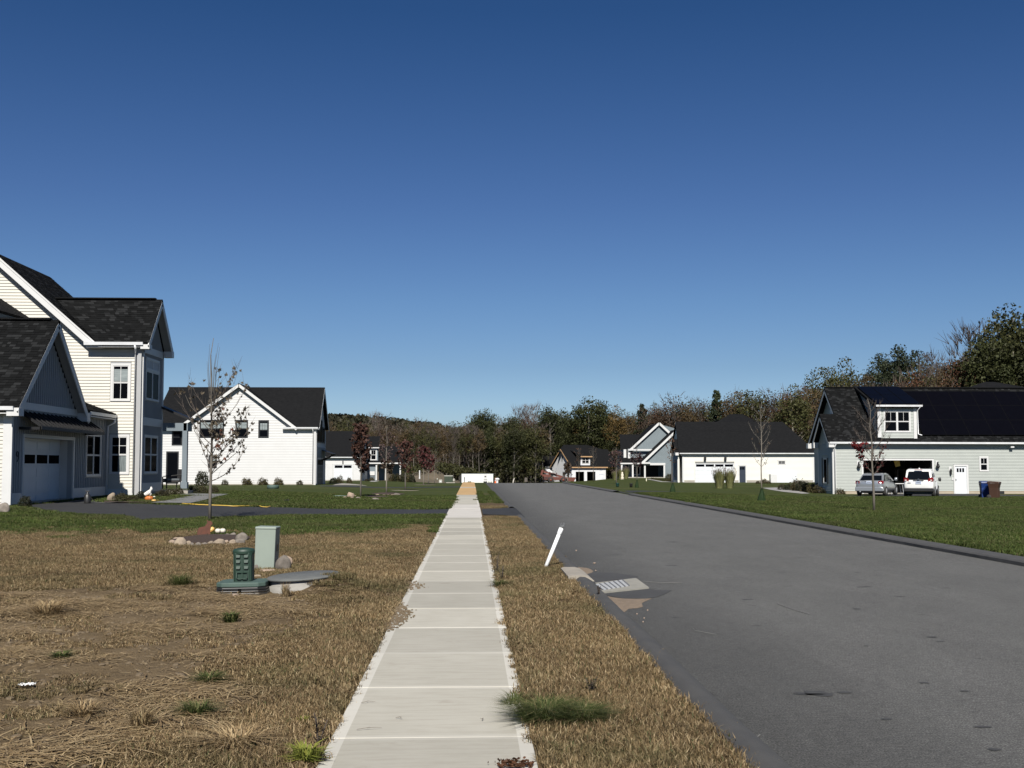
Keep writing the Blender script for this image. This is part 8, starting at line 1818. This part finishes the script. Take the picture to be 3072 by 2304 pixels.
tuft(690, 1868, 60, 44, 'leafy green weed in the soil below the septic riser', n=120, wd=.012); tuft(180, 1985, 60, 34, 'low grey-green weed on the bare soil, left of centre', n=110, wd=.012, stiff=1.2)
tuft(855, 1790, 40, 60, 'grass stems in front of the concrete manhole ring', bm_dry, 90); tuft(960, 1762, 120, 36, 'dry grass hanging over the right side of the manhole lid', bm_dry, 260); tuft(240, 2150, 100, 60, 'arching straw clump on the bare soil at the lower left', bm_straw, 120, wd=.006, stiff=1.6); tuft(130, 1850, 120, 60, 'pile of pale straw at the left of the soil', bm_straw, 260, wd=.006, stiff=1.5)
tuft(700, 2255, 200, 60, 'flattened straw heap at the lower left near the bottom edge', bm_straw, 220, wd=.006, stiff=1.7); tuft(420, 2190, 100, 90, 'upright dead grass stems on the bare soil edge', bm_dry, 140, wd=.005)
tuft(1500, 1765, 70, 34, 'brown-green grass bulging at the left edge of the verge', bm_tuft, 200)
def weed(u, vb, hpx, n, label, mat, leaf=.03):
    p = GP(u, vb); px = FPX / p[1]; Hh = hpx / px; rg = random.Random(int(u)); r = thing('weed', label, 'weed', (p[0], p[1], p[2] + .02)); mb = MB(); Vv = []; Fv = []
    for k in range(n):
        a_ = rg.uniform(0, 6.28); e = Hh * rg.uniform(.05, .3); h = Hh * rg.uniform(.6, 1); t_ = Vector((math.cos(a_) * e, math.sin(a_) * e, h)); mb.tube([(0, 0, 0), t_ * .5 + Vector((0, 0, .01)), t_], .003, 4, False)
        for q in range(14):
            c_ = t_ * (.15 + .85 * q / 14); d = Vector((rg.uniform(-1, 1), rg.uniform(-1, 1), rg.uniform(0, .6))).normalized() * leaf; s_ = d.cross(Vector((0, 0, 1))).normalized() * leaf * .22; k2 = len(Vv); Vv += [tuple(c_), tuple(c_ + d * .5 + s_), tuple(c_ + d), tuple(c_ + d * .5 - s_)]; Fv += [(k2, k2 + 1, k2 + 2, k2 + 3)]
    mb.build('stems', twigm, r); m2 = MB(); m2.rc = False; m2.add(Vv, Fv); m2.build('leaves', mat, r, kind='stuff')
weed(1490, 1722, 70, 7, 'tall leafy weed at the right edge of the sidewalk, near the pipe', lf_box); weed(1505, 1745, 50, 5, 'second leafy weed just below the tall one beside the sidewalk', lf_box)
weed(955, 2250, 120, 3, 'single-stemmed dark leafy weed left of the sidewalk near the bottom', lf_brown, .035); weed(1775, 2095, 60, 5, 'leafy weed growing out of the biggest verge tuft', lf_box); weed(1797, 1800, 40, 6, 'dark dead weed hanging over the curb by the storm drain', lf_brown, .025)
# soil and grass spilled on the slabs
def spill(name, pts, label, n=420):
    P_ = [GZ(1000 + x / 1.835, 1400 + y_ / 1.835, .03)[:2] for x, y_ in pts]; a = np.array(P_); lo, hi = a.min(0) - .04, a.max(0) + .06
    x = lo[0] + (hi[0] - lo[0]) * rgn.random(n * 4) ** 1.5; y = rgn.uniform(lo[1], hi[1], n * 4); k = inpoly(x + .03 * rgn.normal(size=n * 4), y + .08 * rgn.normal(size=n * 4), P_); x, y = x[k][:n], y[k][:n]; m_ = len(x)
    s0 = .008 + .028 * rgn.random(m_) ** 2.5
    scatter(name, np.stack([x, y, np.full(m_, .026)], 1), np.stack([rgn.uniform(-.3, .3, m_), rgn.uniform(-.3, .3, m_), rgn.uniform(0, 6, m_)], 1), np.stack([s0 * 1.3, s0, s0 * .7], 1), rgn.integers(0, 3, m_), csrc, label, 'soil')
spill('spilled_soil', [(360, 748), (400, 765), (432, 800), (425, 825), (380, 850), (340, 888), (300, 905), (290, 880), (330, 800)], 'soil spilled over the left edge of the sidewalk', 620)
spill('spilled_soil', [(395, 625), (440, 632), (500, 655), (520, 662), (460, 668), (400, 676), (375, 660)], 'thin streak of soil across the left of a slab', 260)
xl, yl = [], []
for k in range(130):
    u = 1000 + RR.gauss(1000, 55) / 1.835; v = 1400 + min(1655, RR.gauss(1645, 12)) / 1.835; q = GZ(u, v, .03); xl.append(q[0]); yl.append(q[1])
V, F = leaf_quads(np.stack([xl, yl, [.035 + .01 * RR.random() for _ in xl]], 1), .022, np.random.default_rng(1), .8); o = bpy.data.objects.new('leaf_litter', np_mesh('leaf_litter', V, F, lf_rust)); COL.objects.link(o); tag(o, 'dark red leaf litter at the bottom edge of the sidewalk', 'leaf litter', kind='stuff')
